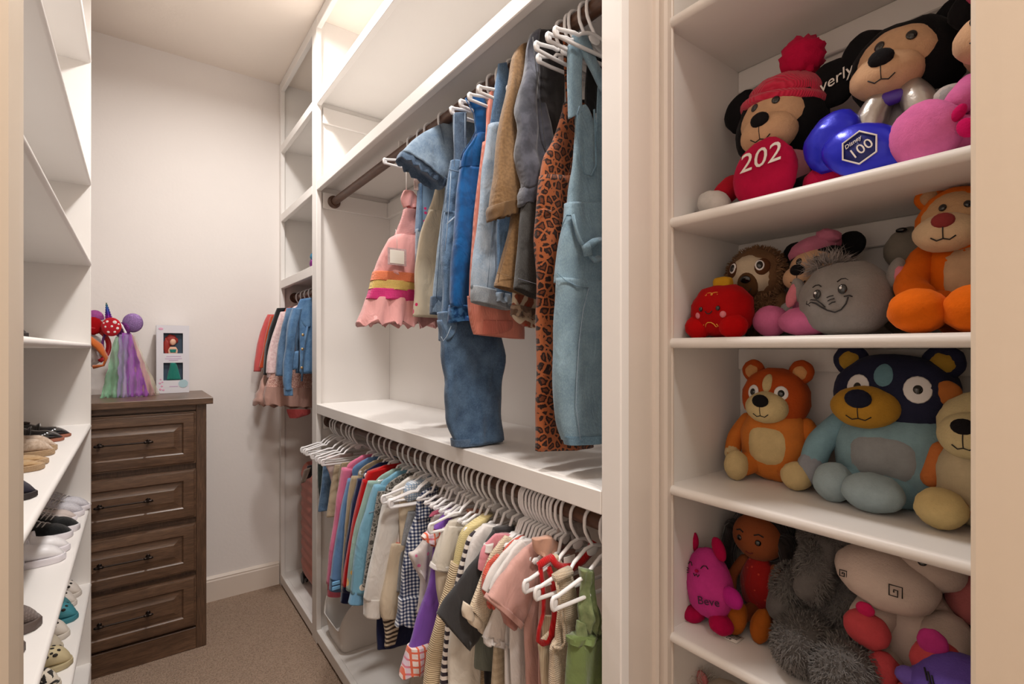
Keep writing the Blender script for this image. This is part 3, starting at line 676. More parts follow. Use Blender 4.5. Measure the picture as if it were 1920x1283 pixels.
# ------------------------------------------------------------------ clothes: fabrics
CM = {
 'pink_cotton': ((238, 172, 168), dict()), 'pink_smock': ((238, 168, 166), dict(kind='knit', c2=(250, 200, 196), s=2.2, bump=1.0)),
 'orange_trim': ((244, 128, 84), dict(kind='knit', c2=(252, 176, 136), s=1.6, bump=1)), 'yellow_trim': ((236, 196, 104), dict(kind='knit', c2=(248, 224, 150), s=1.6, bump=1)), 'magenta_trim': ((226, 40, 124), dict(kind='knit', c2=(246, 110, 170), s=1.6, bump=1)),
 'blush_lace': ((226, 196, 184), dict(kind='dots', c2=(196, 140, 130), s=5)), 'denim_pale_flower': ((132, 160, 188), dict(kind='dots', c2=(206, 52, 110), s=1.7, c3=(150, 110, 190))),
 'denim_mid': ((62, 90, 124), dict(kind='denim', c2=(98, 126, 156))), 'denim_pale': ((122, 146, 170), dict(kind='denim', c2=(168, 184, 200))), 'denim_light': ((86, 110, 138), dict(kind='denim', c2=(136, 156, 176))),
 'denim_dark': ((58, 76, 100), dict(kind='denim', c2=(88, 108, 130))), 'denim_wash': ((46, 68, 96), dict(kind='denim', c2=(82, 108, 136), s=1.2)), 'denim_grey': ((128, 138, 148), dict(kind='denim', c2=(150, 158, 166))), 'denim_jean': ((58, 94, 136), dict(kind='denim', c2=(92, 128, 166))),
 'cream_flower': ((222, 208, 182), dict(kind='dots', c2=(212, 44, 98), s=.95, c3=(130, 110, 180))),
 'cobalt': ((8, 70, 126), dict(kind='mottle', c2=(12, 86, 148), s=.6, sheen=.3)), 'cobalt_dark': ((14, 56, 104), dict(kind='mottle', c2=(60, 110, 160), s=1.5)),
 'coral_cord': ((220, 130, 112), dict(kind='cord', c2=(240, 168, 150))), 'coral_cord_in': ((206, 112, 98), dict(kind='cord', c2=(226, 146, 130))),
 'floral_rust': ((216, 200, 176), dict(kind='leopard', c2=(150, 84, 62), s=.6, c3=(170, 60, 46))), 'lace_brown': ((112, 90, 76), dict(kind='scribble', c2=(160, 138, 118))),
 'tan_twill': ((140, 110, 76), dict(kind='mottle', c2=(126, 98, 68), s=3)), 'tan_dark': ((120, 92, 62), dict()),
 'charcoal_velour': ((44, 43, 46), dict(kind='mottle', c2=(60, 58, 60), s=.5, sheen=.3)), 'charcoal_blue': ((66, 68, 78), dict(kind='mottle', c2=(86, 88, 100), s=.7, sheen=.5)), 'charcoal_twill': ((50, 49, 48), dict(kind='denim', c2=(62, 61, 60))),
 'leopard': ((156, 86, 48), dict(kind='leopard', c2=(40, 22, 16), s=1.7, c3=(104, 54, 30))),
 'chambray': ((104, 130, 148), dict(kind='denim', c2=(128, 154, 170), s=.9)), 'chambray_dark': ((88, 116, 136), dict(kind='denim', c2=(108, 138, 156))), 'black_gather': ((30, 29, 31), dict()),
 'dark_green': ((52, 62, 58), dict()), 'blush': ((232, 206, 202), dict()), 'beige_twill': ((206, 186, 158), dict()), 'khaki': ((178, 158, 128), dict()),
 'bubblegum': ((226, 120, 156), dict()), 'rose_pink': ((208, 104, 124), dict()), 'cornflower': ((104, 142, 190), dict()), 'cornflower_dark': ((78, 108, 146), dict()), 'navy': ((24, 32, 72), dict()),
 'red_fleece': ((192, 12, 16), dict()), 'mint_patch': ((158, 186, 176), dict(kind='dots', c2=(230, 178, 90), s=.6)), 'sky_patch': ((124, 178, 204), dict(kind='dots', c2=(238, 226, 210), s=.75, c3=(226, 120, 90))), 'sky': ((120, 172, 208), dict()),
 'grey_leopard': ((140, 136, 128), dict(kind='leopard', c2=(70, 68, 64), s=2.2, c3=(104, 100, 94))), 'offwhite_fleece': ((230, 224, 216), dict(sheen=.5)), 'royal_blue': ((50, 118, 206), dict()),
 'cream_fruit': ((220, 202, 176), dict(kind='dots', c2=(226, 92, 34), s=.55)), 'zigzag': ((70, 58, 50), dict(kind='zigzag', c2=(214, 200, 178))),
 'pale_gingham': ((146, 172, 200), dict(kind='gingham', c2=(232, 236, 240), s=2.0)), 'grey_denim': ((120, 124, 130), dict(kind='denim', c2=(160, 162, 166))), 'navy_gingham': ((26, 40, 82), dict(kind='gingham', c2=(226, 228, 232), s=1.5)),
 'white_cotton': ((236, 230, 226), dict()), 'white_jersey2': ((232, 222, 214), dict()), 'white_pink': ((236, 226, 222), dict(kind='dots', c2=(240, 130, 170), s=1.6)), 'pink_stripe': ((236, 120, 150), dict()),
 'tan_crinkle': ((202, 178, 142), dict(kind='knit', c2=(222, 202, 170), s=1.5)), 'grey_quilt': ((172, 164, 154), dict(kind='knit', c2=(190, 184, 174))),
 'purple_jersey': ((132, 84, 184), dict()), 'plaid_orange': ((238, 220, 214), dict(kind='plaid', c2=(226, 86, 40), c3=(190, 150, 210), s=1.4)),
 'offwhite_jersey': ((228, 220, 206), dict()), 'cream_jersey': ((232, 216, 194), dict()), 'rust_print': ((180, 104, 82), dict(kind='mottle', c2=(226, 170, 146), s=2)),
 'yellow_knit': ((226, 206, 142), dict(kind='row', c2=(240, 226, 178), s=2.2, bump=.9)), 'beige_knit': ((206, 182, 146), dict(kind='row', c2=(226, 206, 172), s=1.3, bump=1)), 'bw_stripe': ((222, 212, 202), dict(kind='stripe', c2=(46, 36, 44), s=1.15)),
 'charcoal_jersey': ((62, 61, 62), dict()), 'sage': ((122, 128, 118), dict()), 'rose_cotton': ((226, 148, 158), dict()), 'cream_crochet': ((226, 206, 178), dict(kind='knit', c2=(240, 226, 202), s=1.3, bump=1)), 'coral_knit': ((214, 90, 72), dict(kind='knit', c2=(232, 122, 100), s=1.6, bump=1)),
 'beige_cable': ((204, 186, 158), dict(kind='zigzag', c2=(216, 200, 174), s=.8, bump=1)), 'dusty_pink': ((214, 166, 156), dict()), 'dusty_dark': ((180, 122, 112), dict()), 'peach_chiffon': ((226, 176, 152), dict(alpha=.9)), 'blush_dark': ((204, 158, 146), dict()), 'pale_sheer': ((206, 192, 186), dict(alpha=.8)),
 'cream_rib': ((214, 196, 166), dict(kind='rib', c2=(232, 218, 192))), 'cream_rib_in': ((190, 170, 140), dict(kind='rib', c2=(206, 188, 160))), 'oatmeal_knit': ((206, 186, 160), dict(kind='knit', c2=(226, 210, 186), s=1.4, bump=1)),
 'olive_ruffle': ((110, 124, 84), dict(kind='mottle', c2=(130, 142, 100))), 'olive_cotton': ((118, 136, 82), dict()),
 'pink_fleece': ((226, 190, 190), dict(kind='mottle', c2=(240, 212, 210), s=1.4, bump=1, sheen=.6)), 'orange_felt2': ((206, 78, 40), dict()), 'coral_felt': ((226, 100, 98), dict()), 'dusty_tulle': ((206, 162, 148), dict(alpha=.9)), 'cream_tulle2': ((224, 200, 186), dict(alpha=.55)),
 'rose_sequin': ((176, 120, 110), dict(kind='mottle', c2=(226, 190, 176), s=4)), 'red_webbing2': ((150, 58, 56), dict()),
 'red_trim': ((188, 20, 24), dict(kind='rib', c2=(206, 44, 44))),
}
def cm(k): return cloth('fabric_'+k, CM[k][0], **CM[k][1])
# ---- hangers
def hanger_mesh(hw, drop, bar, neck=.052, r=.0038):
    b = MB(); R_ = .0215
    hook = [(R_*math.cos(a), 0, R_*math.sin(a)) for a in [(-.35+(PI+.35)*k/12) for k in range(13)]]
    hook += [(-R_, 0, -.012), (-R_*.9, 0, -.022), (-.010, 0, -neck+.014), (-.002, 0, -neck+.004), (0, 0, -neck-.002)]
    b.tube(hook, r*.92, 8)
    # closed body loop: neck -> left arm -> tip -> bar -> right tip -> back
    L = [(0, -neck), (-.020, -neck-.004), (-hw*.34, -neck-drop*.42), (-hw*.40, -neck-drop*.62), (-hw*.52, -neck-drop*.60), (-hw+.014, -neck-drop*.86)]
    zt = -neck-drop*.86; zb = -neck-bar; rr = (zt-zb)/2+.001
    L += [(-hw+.006-abs(rr)*.45*math.sin(a)*1.2, (zt+zb)/2+rr*math.cos(a)) for a in [PI*k/7 for k in range(1, 7)]]
    L += [(-hw+.014, zb), (-hw*.5, zb-.001), (0, zb-.001)]
    pts = [(x, 0, z) for x, z in L] + [(-x, 0, z) for x, z in L[-2:0:-1]]
    b.tube(pts, r, 8, closed=True)
    for s in (-1, 1): b.blob((s*(hw-.006), 0, (zt+zb)/2), (.008, .0018, abs(rr)*.8), nu=10, nv=6)   # web plate in the tip
    b.blob((0, 0, -neck-.010), (.016, .0018, .011), nu=12, nv=6)
    return b
HM = {}
def hanger(kind, x, y, z, label, group, rot=0.0, tilt=0.0, mat=None):
    key = kind
    if key not in HM:
        prm = {'up': (.105, .026, .036), 'low': (.143, .052, .066), 'mid': (.094, .050, .053), 'stub': (.080, .046, .045), 'ups': (.072, .024, .034), 'upx': (.040, .014, .024)}[kind]
        o = hanger_mesh(*prm).build('hanger', M_HANG, None); HM[key] = o; ORG[o] = Vector((0, 0, 0))
    else:
        o = HM[key].copy(); COL.objects.link(o)
    o.location = (x, y, z); o.rotation_euler = (0, tilt, rot); setp(o, label, 'hanger', group)
    return o
GY = []
def garment(name, label, cat, group, y, parts):
    xs = [r[0] for p in parts for r in p[2]]+[r[2] for p in parts for r in p[2]]; zs = [r[1] for p in parts for r in p[2]]
    base = (round((min(xs)+max(xs))/2, 3), y, round(min(zs), 3))
    t = thing(name, label, cat, base, group)
    for i, (pn, mk, ribs, kw) in enumerate(parts):
        kw = dict(kw); yy = y
        if 'ph' not in kw: kw['ph'] = (i*1.7+y*37) % 6.28
        b = MB(); b.ribs(ribs, yy, **kw); b.build(pn, cm(mk), t)
    GY.append((name, label, group, y, t)); return t
garment('sundress', 'pink smocked sundress with rick-rack bands, farthest garment on the upper rod', 'dress', 'clothes on the upper rod', 1.52, [
  ('shoulder_bow', 'pink_cotton', [(0.697, 1.856, 0.729, 1.856), (0.688, 1.829, 0.752, 1.829), (0.697, 1.802, 0.752, 1.802)], {'t': 0.012, 'rip': 0.006, 'rf': 200, 'nr': 10}),
  ('bodice', 'pink_smock', [(0.697, 1.795, 0.769, 1.795), (0.688, 1.763, 0.778, 1.763), (0.676, 1.73, 0.79, 1.73), (0.667, 1.705, 0.799, 1.705)], {'t': 0.022, 'wr': 0.004, 'ws': 60, 'hem': False}),
  ('skirt', 'pink_cotton', [(0.669, 1.708, 0.797, 1.708), (0.644, 1.691, 0.822, 1.691), (0.626, 1.66, 0.84, 1.66), (0.61, 1.616, 0.856, 1.616), (0.598, 1.575, 0.868, 1.575)], {'t': 0.03, 'rip': 0.012, 'rf': 95, 'wr': 0.007, 'hem': False, 'tt': (0.8, 1.3)}),
  ('rickrack_band', 'orange_trim', [(0.596, 1.583, 0.87, 1.583), (0.588, 1.552, 0.878, 1.552)], {'t': 0.046, 'rip': 0.006, 'rf': 60, 'nr': 6, 'wr': 0.002, 'nx': 30, 'hem': False}),
  ('rickrack_band', 'yellow_trim', [(0.589, 1.556, 0.877, 1.556), (0.582, 1.525, 0.884, 1.525)], {'t': 0.047, 'rip': 0.006, 'rf': 60, 'nr': 6, 'wr': 0.002, 'nx': 30, 'hem': False}),
  ('rickrack_band', 'magenta_trim', [(0.584, 1.529, 0.882, 1.529), (0.574, 1.495, 0.892, 1.495)], {'t': 0.048, 'rip': 0.006, 'rf': 60, 'nr': 6, 'wr': 0.002, 'nx': 30, 'hem': False}),
  ('ruffle', 'pink_cotton', [(0.577, 1.502, 0.889, 1.502), (0.565, 1.463, 0.901, 1.463), (0.545, 1.419, 0.921, 1.419)], {'t': 0.046, 'rip': 0.022, 'rf': 105, 'wr': 0.008, 'tt': (0.9, 1.3), 'nx': 26}),
])

garment('denim_romper', 'pale denim romper with embroidered flowers half hidden behind the cream trousers', 'romper', 'clothes on the upper rod', 1.45, [
  ('strap', 'blush_lace', [(0.703, 1.927, 0.725, 1.927), (0.701, 1.868, 0.725, 1.868), (0.701, 1.841, 0.725, 1.841)], {'t': 0.004}),
  ('bib', 'denim_pale_flower', [(0.719, 1.863, 0.842, 1.863), (0.716, 1.803, 0.842, 1.803), (0.71, 1.715, 0.842, 1.715)], {'t': 0.014}),
  ('seam_edge', 'denim_mid', [(0.714, 1.862, 0.725, 1.862), (0.712, 1.786, 0.723, 1.786), (0.706, 1.709, 0.719, 1.709)], {'t': 0.017}),
  ('leg', 'denim_pale', [(0.706, 1.718, 0.842, 1.718), (0.705, 1.65, 0.842, 1.65), (0.706, 1.533, 0.842, 1.533), (0.71, 1.457, 0.842, 1.457)], {'t': 0.02}),
])

garment('cream_trousers', 'cream trousers embroidered with small pink flowers', 'trousers', 'clothes on the upper rod', 1.4, [
  ('waist', 'cream_flower', [(0.751, 1.848, 0.813, 1.848), (0.74, 1.809, 0.822, 1.809), (0.723, 1.763, 0.832, 1.763)], {'t': 0.012, 'hem': False}),
  ('leg', 'cream_flower', [(0.725, 1.769, 0.832, 1.769), (0.703, 1.708, 0.836, 1.708), (0.689, 1.653, 0.842, 1.653), (0.68, 1.583, 0.844, 1.583), (0.677, 1.493, 0.848, 1.493), (0.673, 1.438, 0.848, 1.438)], {'t': 0.02, 'wr': 0.006}),
])

garment('denim_shirt_dress', 'light denim short-sleeved romper with gathered sleeve hems', 'romper', 'clothes on the upper rod', 1.31, [
  ('body', 'denim_light', [(0.753, 2.022, 0.855, 2.022), (0.738, 1.83, 0.865, 1.83), (0.722, 1.74, 0.865, 1.74), (0.712, 1.66, 0.865, 1.66), (0.701, 1.565, 0.865, 1.565), (0.687, 1.463, 0.865, 1.463), (0.686, 1.446, 0.865, 1.446)], {'t': 0.022, 'wr': 0.006}),
  ('sleeve', 'denim_light', [(0.753, 2.026, 0.771, 1.909), (0.703, 1.993, 0.764, 1.859), (0.641, 1.943, 0.755, 1.84), (0.588, 1.888, 0.728, 1.826)], {'t': 0.026, 'wr': 0.008, 'nr': 18, 'tt': (0.6, 1.3)}),
  ('sleeve_hem', 'denim_dark', [(0.591, 1.892, 0.735, 1.831), (0.583, 1.88, 0.726, 1.818), (0.58, 1.87, 0.719, 1.809)], {'t': 0.036, 'rip': 0.007, 'rf': 230, 'nr': 8, 'wr': 0.006}),
  ('leg_cuff', 'denim_dark', [(0.687, 1.493, 0.865, 1.493), (0.686, 1.468, 0.865, 1.468), (0.686, 1.441, 0.865, 1.441)], {'t': 0.025, 'wr': 0.003, 'nr': 8}),
])

garment('denim_overalls', 'long mid-blue denim overalls with contrast-stitched straps, hem near the middle shelf', 'overalls', 'clothes on the upper rod', 1.1, [
  ('strap', 'denim_dark', [(0.638, 1.933, 0.676, 1.944), (0.638, 1.869, 0.676, 1.876), (0.638, 1.799, 0.679, 1.811)], {'t': 0.008}),
  ('bib', 'denim_mid', [(0.632, 1.814, 0.727, 1.814), (0.625, 1.772, 0.738, 1.772), (0.62, 1.732, 0.749, 1.732), (0.617, 1.678, 0.761, 1.678)], {'t': 0.016, 'hem': False}),
  ('hip', 'denim_mid', [(0.619, 1.683, 0.761, 1.683), (0.611, 1.624, 0.773, 1.624), (0.607, 1.57, 0.778, 1.57), (0.607, 1.465, 0.783, 1.465), (0.604, 1.407, 0.783, 1.407)], {'t': 0.022, 'wr': 0.007, 'hem': False}),
  ('leg', 'denim_wash', [(0.604, 1.412, 0.783, 1.412), (0.607, 1.353, 0.783, 1.353), (0.611, 1.253, 0.783, 1.253), (0.623, 1.166, 0.783, 1.166), (0.638, 1.099, 0.781, 1.099)], {'t': 0.026, 'wr': 0.013, 'ws': 18}),
  ('hem_band', 'denim_dark', [(0.635, 1.113, 0.785, 1.113), (0.638, 1.094, 0.783, 1.094)], {'t': 0.029, 'wr': 0.004, 'nr': 5}),
  ('pocket', 'denim_mid', [(0.602, 1.432, 0.632, 1.429), (0.605, 1.399, 0.638, 1.405), (0.608, 1.359, 0.632, 1.389)], {'t': 0.034, 'nr': 10, 'wr': 0.003}),
])

garment('blue_pinafore', 'vivid cobalt blue pinafore dress with frayed hem', 'dress', 'clothes on the upper rod', 1.055, [
  ('strap', 'cobalt', [(0.645, 1.955, 0.697, 1.973), (0.667, 1.934, 0.708, 1.952), (0.675, 1.9, 0.715, 1.914), (0.678, 1.861, 0.718, 1.871)], {'t': 0.01, 'hem': False}),
  ('bodice', 'cobalt', [(0.676, 1.874, 0.718, 1.881), (0.658, 1.848, 0.725, 1.865), (0.638, 1.817, 0.731, 1.839), (0.632, 1.781, 0.734, 1.803)], {'t': 0.016, 'hem': False}),
  ('skirt', 'cobalt', [(0.632, 1.787, 0.734, 1.787), (0.624, 1.721, 0.738, 1.721), (0.615, 1.629, 0.741, 1.629), (0.606, 1.525, 0.744, 1.525), (0.602, 1.442, 0.744, 1.442)], {'t': 0.022, 'rip': 0.006, 'rf': 70, 'wr': 0.01}),
  ('frayed_hem', 'cobalt_dark', [(0.602, 1.446, 0.744, 1.446), (0.602, 1.423, 0.744, 1.423), (0.603, 1.405, 0.744, 1.405)], {'t': 0.025, 'rip': 0.006, 'rf': 70, 'nr': 8, 'wr': 0.008, 'ws': 60}),
])

garment('corduroy_overalls', 'coral pink corduroy overalls with wide straps', 'overalls', 'clothes on the upper rod', 1.015, [
  ('strap', 'coral_cord', [(0.692, 1.969, 0.723, 1.981), (0.684, 1.923, 0.719, 1.933), (0.68, 1.877, 0.716, 1.886), (0.675, 1.824, 0.718, 1.834)], {'t': 0.007}),
  ('body', 'coral_cord', [(0.675, 1.843, 0.759, 1.843), (0.658, 1.73, 0.767, 1.73), (0.646, 1.626, 0.779, 1.626), (0.634, 1.536, 0.786, 1.536), (0.631, 1.459, 0.791, 1.459)], {'t': 0.014, 'hem': False}),
  ('leg', 'coral_cord', [(0.631, 1.466, 0.793, 1.453), (0.634, 1.428, 0.795, 1.415), (0.642, 1.394, 0.797, 1.385), (0.648, 1.375, 0.797, 1.365)], {'t': 0.022, 'wr': 0.006}),
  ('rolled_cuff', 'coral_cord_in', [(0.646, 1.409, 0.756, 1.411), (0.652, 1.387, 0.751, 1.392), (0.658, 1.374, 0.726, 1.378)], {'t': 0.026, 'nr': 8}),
])

garment('light_jeans', 'pale stonewashed jeans folded over the hanger', 'jeans', 'clothes on the upper rod', 0.972, [
  ('waistband', 'denim_mid', [(0.686, 2.015, 0.708, 2.025), (0.674, 1.935, 0.727, 1.951), (0.661, 1.859, 0.746, 1.879)], {'t': 0.006}),
  ('leg', 'denim_pale', [(0.66, 1.866, 0.751, 1.883), (0.648, 1.791, 0.746, 1.812), (0.638, 1.727, 0.743, 1.746), (0.626, 1.627, 0.737, 1.638), (0.614, 1.528, 0.724, 1.528), (0.61, 1.479, 0.714, 1.466)], {'t': 0.018, 'wr': 0.007, 'hem': False}),
  ('hem_band', 'denim_grey', [(0.61, 1.484, 0.714, 1.471), (0.61, 1.464, 0.716, 1.453), (0.612, 1.448, 0.717, 1.433)], {'t': 0.021, 'wr': 0.004, 'nr': 8}),
])

garment('denim_shorts', 'mid-blue denim shorts with a frayed edge behind the brown jumpsuit', 'shorts', 'clothes on the upper rod', 0.945, [
  ('leg', 'denim_mid', [(0.668, 1.775, 0.747, 1.793), (0.664, 1.615, 0.742, 1.613), (0.661, 1.505, 0.73, 1.498), (0.664, 1.458, 0.726, 1.452)], {'t': 0.01}),
  ('frayed_edge', 'denim_pale', [(0.661, 1.47, 0.729, 1.466), (0.661, 1.458, 0.726, 1.452), (0.664, 1.448, 0.722, 1.442)], {'t': 0.013, 'rip': 0.004, 'rf': 300, 'nr': 6, 'wr': 0.006, 'ws': 80}),
])

garment('floral_shorts', 'floral lace-trimmed shorts in cream and rust peeking out below the brown jumpsuit', 'shorts', 'clothes on the upper rod', 0.922, [
  ('leg', 'floral_rust', [(0.702, 1.567, 0.769, 1.568), (0.694, 1.456, 0.772, 1.441), (0.689, 1.419, 0.772, 1.415), (0.721, 1.393, 0.769, 1.389)], {'t': 0.012, 'wr': 0.006}),
  ('lace_trim', 'lace_brown', [(0.691, 1.441, 0.772, 1.43), (0.686, 1.426, 0.774, 1.417), (0.685, 1.416, 0.772, 1.407)], {'t': 0.015, 'rip': 0.005, 'rf': 320, 'nr': 6, 'wr': 0.008, 'ws': 90}),
])

garment('brown_jumpsuit', 'tan brown corduroy jumpsuit with gathered cuffs', 'jumpsuit', 'clothes on the upper rod', 0.893, [
  ('body', 'tan_twill', [(0.706, 2.029, 0.753, 2.029), (0.71, 1.951, 0.753, 1.951), (0.707, 1.817, 0.745, 1.817), (0.704, 1.72, 0.738, 1.72), (0.68, 1.643, 0.738, 1.643)], {'t': 0.014, 'hem': False, 'wr': 0.004}),
  ('sleeve', 'tan_twill', [(0.689, 2.019, 0.716, 2.034), (0.671, 1.988, 0.709, 1.999), (0.652, 1.914, 0.706, 1.928), (0.637, 1.846, 0.704, 1.858), (0.626, 1.773, 0.704, 1.786), (0.617, 1.702, 0.699, 1.725), (0.611, 1.639, 0.689, 1.666)], {'t': 0.024, 'wr': 0.006, 'nr': 26, 'tt': (0.6, 1.1)}),
  ('cuff', 'tan_dark', [(0.612, 1.648, 0.689, 1.676), (0.608, 1.634, 0.684, 1.659), (0.611, 1.616, 0.681, 1.642)], {'t': 0.027, 'rip': 0.004, 'rf': 300, 'nr': 8, 'wr': 0.005, 'ws': 60}),
  ('leg', 'tan_twill', [(0.671, 1.648, 0.735, 1.655), (0.659, 1.593, 0.735, 1.597), (0.642, 1.532, 0.735, 1.53), (0.624, 1.484, 0.738, 1.471), (0.622, 1.476, 0.742, 1.461)], {'t': 0.02, 'wr': 0.004}),
])

garment('charcoal_jumpsuit', 'washed black velour jumpsuit with ruffled cuffs', 'jumpsuit', 'clothes on the upper rod', 0.845, [
  ('body', 'charcoal_velour', [(0.693, 2.029, 0.777, 2.063), (0.696, 1.96, 0.777, 1.988), (0.705, 1.87, 0.774, 1.878), (0.72, 1.802, 0.755, 1.795)], {'t': 0.012, 'wr': 0.005, 'hem': False}),
  ('sleeve', 'charcoal_blue', [(0.684, 2.021, 0.699, 2.029), (0.669, 1.963, 0.705, 1.973), (0.653, 1.884, 0.717, 1.895), (0.646, 1.848, 0.723, 1.864), (0.649, 1.786, 0.732, 1.801), (0.653, 1.719, 0.74, 1.74), (0.657, 1.679, 0.745, 1.708)], {'t': 0.022, 'wr': 0.012, 'ws': 22, 'nr': 26, 'tt': (0.6, 1.2)}),
  ('cuff', 'charcoal_blue', [(0.659, 1.684, 0.743, 1.712), (0.653, 1.667, 0.748, 1.7), (0.656, 1.645, 0.75, 1.687)], {'t': 0.026, 'rip': 0.007, 'rf': 260, 'nr': 8, 'wr': 0.006, 'ws': 70}),
  ('leg', 'charcoal_twill', [(0.69, 1.75, 0.736, 1.76), (0.66, 1.647, 0.723, 1.657), (0.652, 1.572, 0.72, 1.575), (0.645, 1.503, 0.714, 1.498), (0.64, 1.469, 0.711, 1.448)], {'t': 0.016, 'wr': 0.004}),
])

garment('leopard_overalls', 'rust brown leopard-print overalls', 'overalls', 'clothes on the upper rod', 0.792, [
  ('strap', 'leopard', [(0.727, 1.997, 0.75, 2.005), (0.732, 1.937, 0.757, 1.945), (0.738, 1.859, 0.766, 1.867)], {'t': 0.007}),
  ('bib', 'leopard', [(0.733, 1.867, 0.816, 1.894), (0.719, 1.824, 0.819, 1.856), (0.701, 1.779, 0.822, 1.809), (0.678, 1.74, 0.822, 1.764), (0.663, 1.69, 0.822, 1.716)], {'t': 0.014, 'hem': False}),
  ('leg', 'leopard', [(0.663, 1.695, 0.824, 1.722), (0.655, 1.617, 0.824, 1.639), (0.653, 1.541, 0.822, 1.555), (0.659, 1.465, 0.819, 1.471), (0.661, 1.389, 0.816, 1.391), (0.655, 1.301, 0.816, 1.295), (0.652, 1.203, 0.817, 1.19), (0.652, 1.132, 0.819, 1.121)], {'t': 0.02, 'wr': 0.006, 'nr': 30}),
])

garment('blue_overalls', 'light blue chambray overalls with a knotted tie belt, nearest on the upper rod', 'overalls', 'clothes on the upper rod', 0.722, [
  ('strap', 'chambray', [(0.678, 1.936, 0.713, 1.951), (0.68, 1.878, 0.712, 1.889), (0.683, 1.793, 0.712, 1.812)], {'t': 0.005}),
  ('strap', 'chambray', [(0.693, 1.962, 0.728, 1.978), (0.707, 1.93, 0.74, 1.944), (0.728, 1.894, 0.756, 1.91), (0.75, 1.857, 0.765, 1.875)], {'t': 0.005, 'y1': 0.7}),
  ('bib', 'chambray', [(0.712, 1.827, 0.725, 1.83), (0.701, 1.813, 0.737, 1.819), (0.696, 1.757, 0.753, 1.769), (0.687, 1.691, 0.775, 1.708), (0.673, 1.621, 0.794, 1.638)], {'t': 0.01, 'hem': False, 'wr': 0.006}),
  ('back_panel', 'chambray', [(0.761, 1.88, 0.806, 1.898), (0.758, 1.832, 0.81, 1.847), (0.752, 1.764, 0.81, 1.778), (0.742, 1.674, 0.81, 1.687)], {'t': 0.007, 'hem': False, 'wr': 0.006}),
  ('hip', 'chambray', [(0.674, 1.626, 0.794, 1.643), (0.663, 1.583, 0.794, 1.597), (0.654, 1.54, 0.794, 1.552), (0.649, 1.499, 0.794, 1.507), (0.646, 1.468, 0.794, 1.468)], {'t': 0.018, 'hem': False, 'wr': 0.006}),
  ('leg', 'chambray', [(0.646, 1.476, 0.794, 1.477), (0.643, 1.426, 0.794, 1.429), (0.642, 1.355, 0.794, 1.351), (0.643, 1.273, 0.791, 1.265), (0.653, 1.206, 0.784, 1.195), (0.667, 1.162, 0.781, 1.154)], {'t': 0.02, 'wr': 0.006, 'nr': 26}),
  ('hem_band', 'chambray_dark', [(0.664, 1.171, 0.784, 1.163), (0.67, 1.153, 0.781, 1.147)], {'t': 0.022, 'nr': 5, 'wr': 0.003}),
])

garment('black_blouse', 'black gathered blouse glimpsed behind the chambray straps', 'blouse', 'clothes on the upper rod', 0.752, [
  ('body', 'black_gather', [(0.765, 1.962, 0.815, 1.977), (0.758, 1.906, 0.817, 1.925), (0.755, 1.838, 0.817, 1.853)], {'t': 0.008, 'rip': 0.003, 'rf': 260}),
])

garment('navy_shorts', 'dark green shorts, farthest on the lower rod', 'shorts', 'clothes on the lower rod', 2.285, [
  ('body', 'dark_green', [(0.641, 0.838, 0.792, 0.838), (0.641, 0.763, 0.792, 0.763), (0.645, 0.68, 0.792, 0.68)], {'t': 0.014}),
])

garment('denim_skirt', 'blue denim shorts with frayed hem beside the wardrobe divider', 'shorts', 'clothes on the lower rod', 2.215, [
  ('body', 'denim_mid', [(0.643, 0.851, 0.768, 0.851), (0.634, 0.756, 0.768, 0.756), (0.623, 0.644, 0.768, 0.644)], {'t': 0.014}),
])

garment('blush_top', 'blush pink folded top on the far end of the lower rod', 'top', 'clothes on the lower rod', 2.13, [
  ('body', 'blush', [(0.636, 0.894, 0.743, 0.894), (0.627, 0.859, 0.743, 0.859), (0.645, 0.813, 0.743, 0.813), (0.666, 0.724, 0.743, 0.724)], {'t': 0.014, 'rip': 0.004}),
])

garment('beige_shorts', 'beige twill shorts on the far end of the lower rod', 'shorts', 'clothes on the lower rod', 2.07, [
  ('body', 'beige_twill', [(0.646, 0.868, 0.745, 0.868), (0.631, 0.777, 0.745, 0.777), (0.614, 0.662, 0.745, 0.662)], {'t': 0.014}),
])

garment('khaki_shorts', 'khaki shorts with a grey belt next to the pink sweatshirt', 'shorts', 'clothes on the lower rod', 1.99, [
  ('body', 'khaki', [(0.648, 0.891, 0.756, 0.891), (0.639, 0.825, 0.756, 0.825), (0.633, 0.658, 0.756, 0.658)], {'t': 0.014}),
])

garment('pink_sweatshirt', 'bubblegum pink sweatshirt beside the khaki shorts', 'sweatshirt', 'clothes on the lower rod', 1.83, [
  ('body', 'bubblegum', [(0.672, 0.945, 0.758, 0.945), (0.622, 0.918, 0.808, 0.918), (0.618, 0.88, 0.812, 0.88), (0.625, 0.8, 0.805, 0.8), (0.622, 0.7, 0.808, 0.7), (0.62, 0.6, 0.81, 0.6)], {'t': 0.01125, 'wr': 0.005}),
  ('sleeve', 'bubblegum', [(0.599, 0.907, 0.646, 0.9), (0.584, 0.828, 0.627, 0.821), (0.569, 0.716, 0.611, 0.707), (0.55, 0.605, 0.599, 0.593), (0.543, 0.503, 0.592, 0.489)], {'t': 0.017249999999999998, 'wr': 0.005, 'nr': 24}),
  ('cuff', 'rose_pink', [(0.548, 0.511, 0.59, 0.499), (0.546, 0.458, 0.592, 0.445)], {'t': 0.0165, 'nr': 8, 'wr': 0.002}),
])

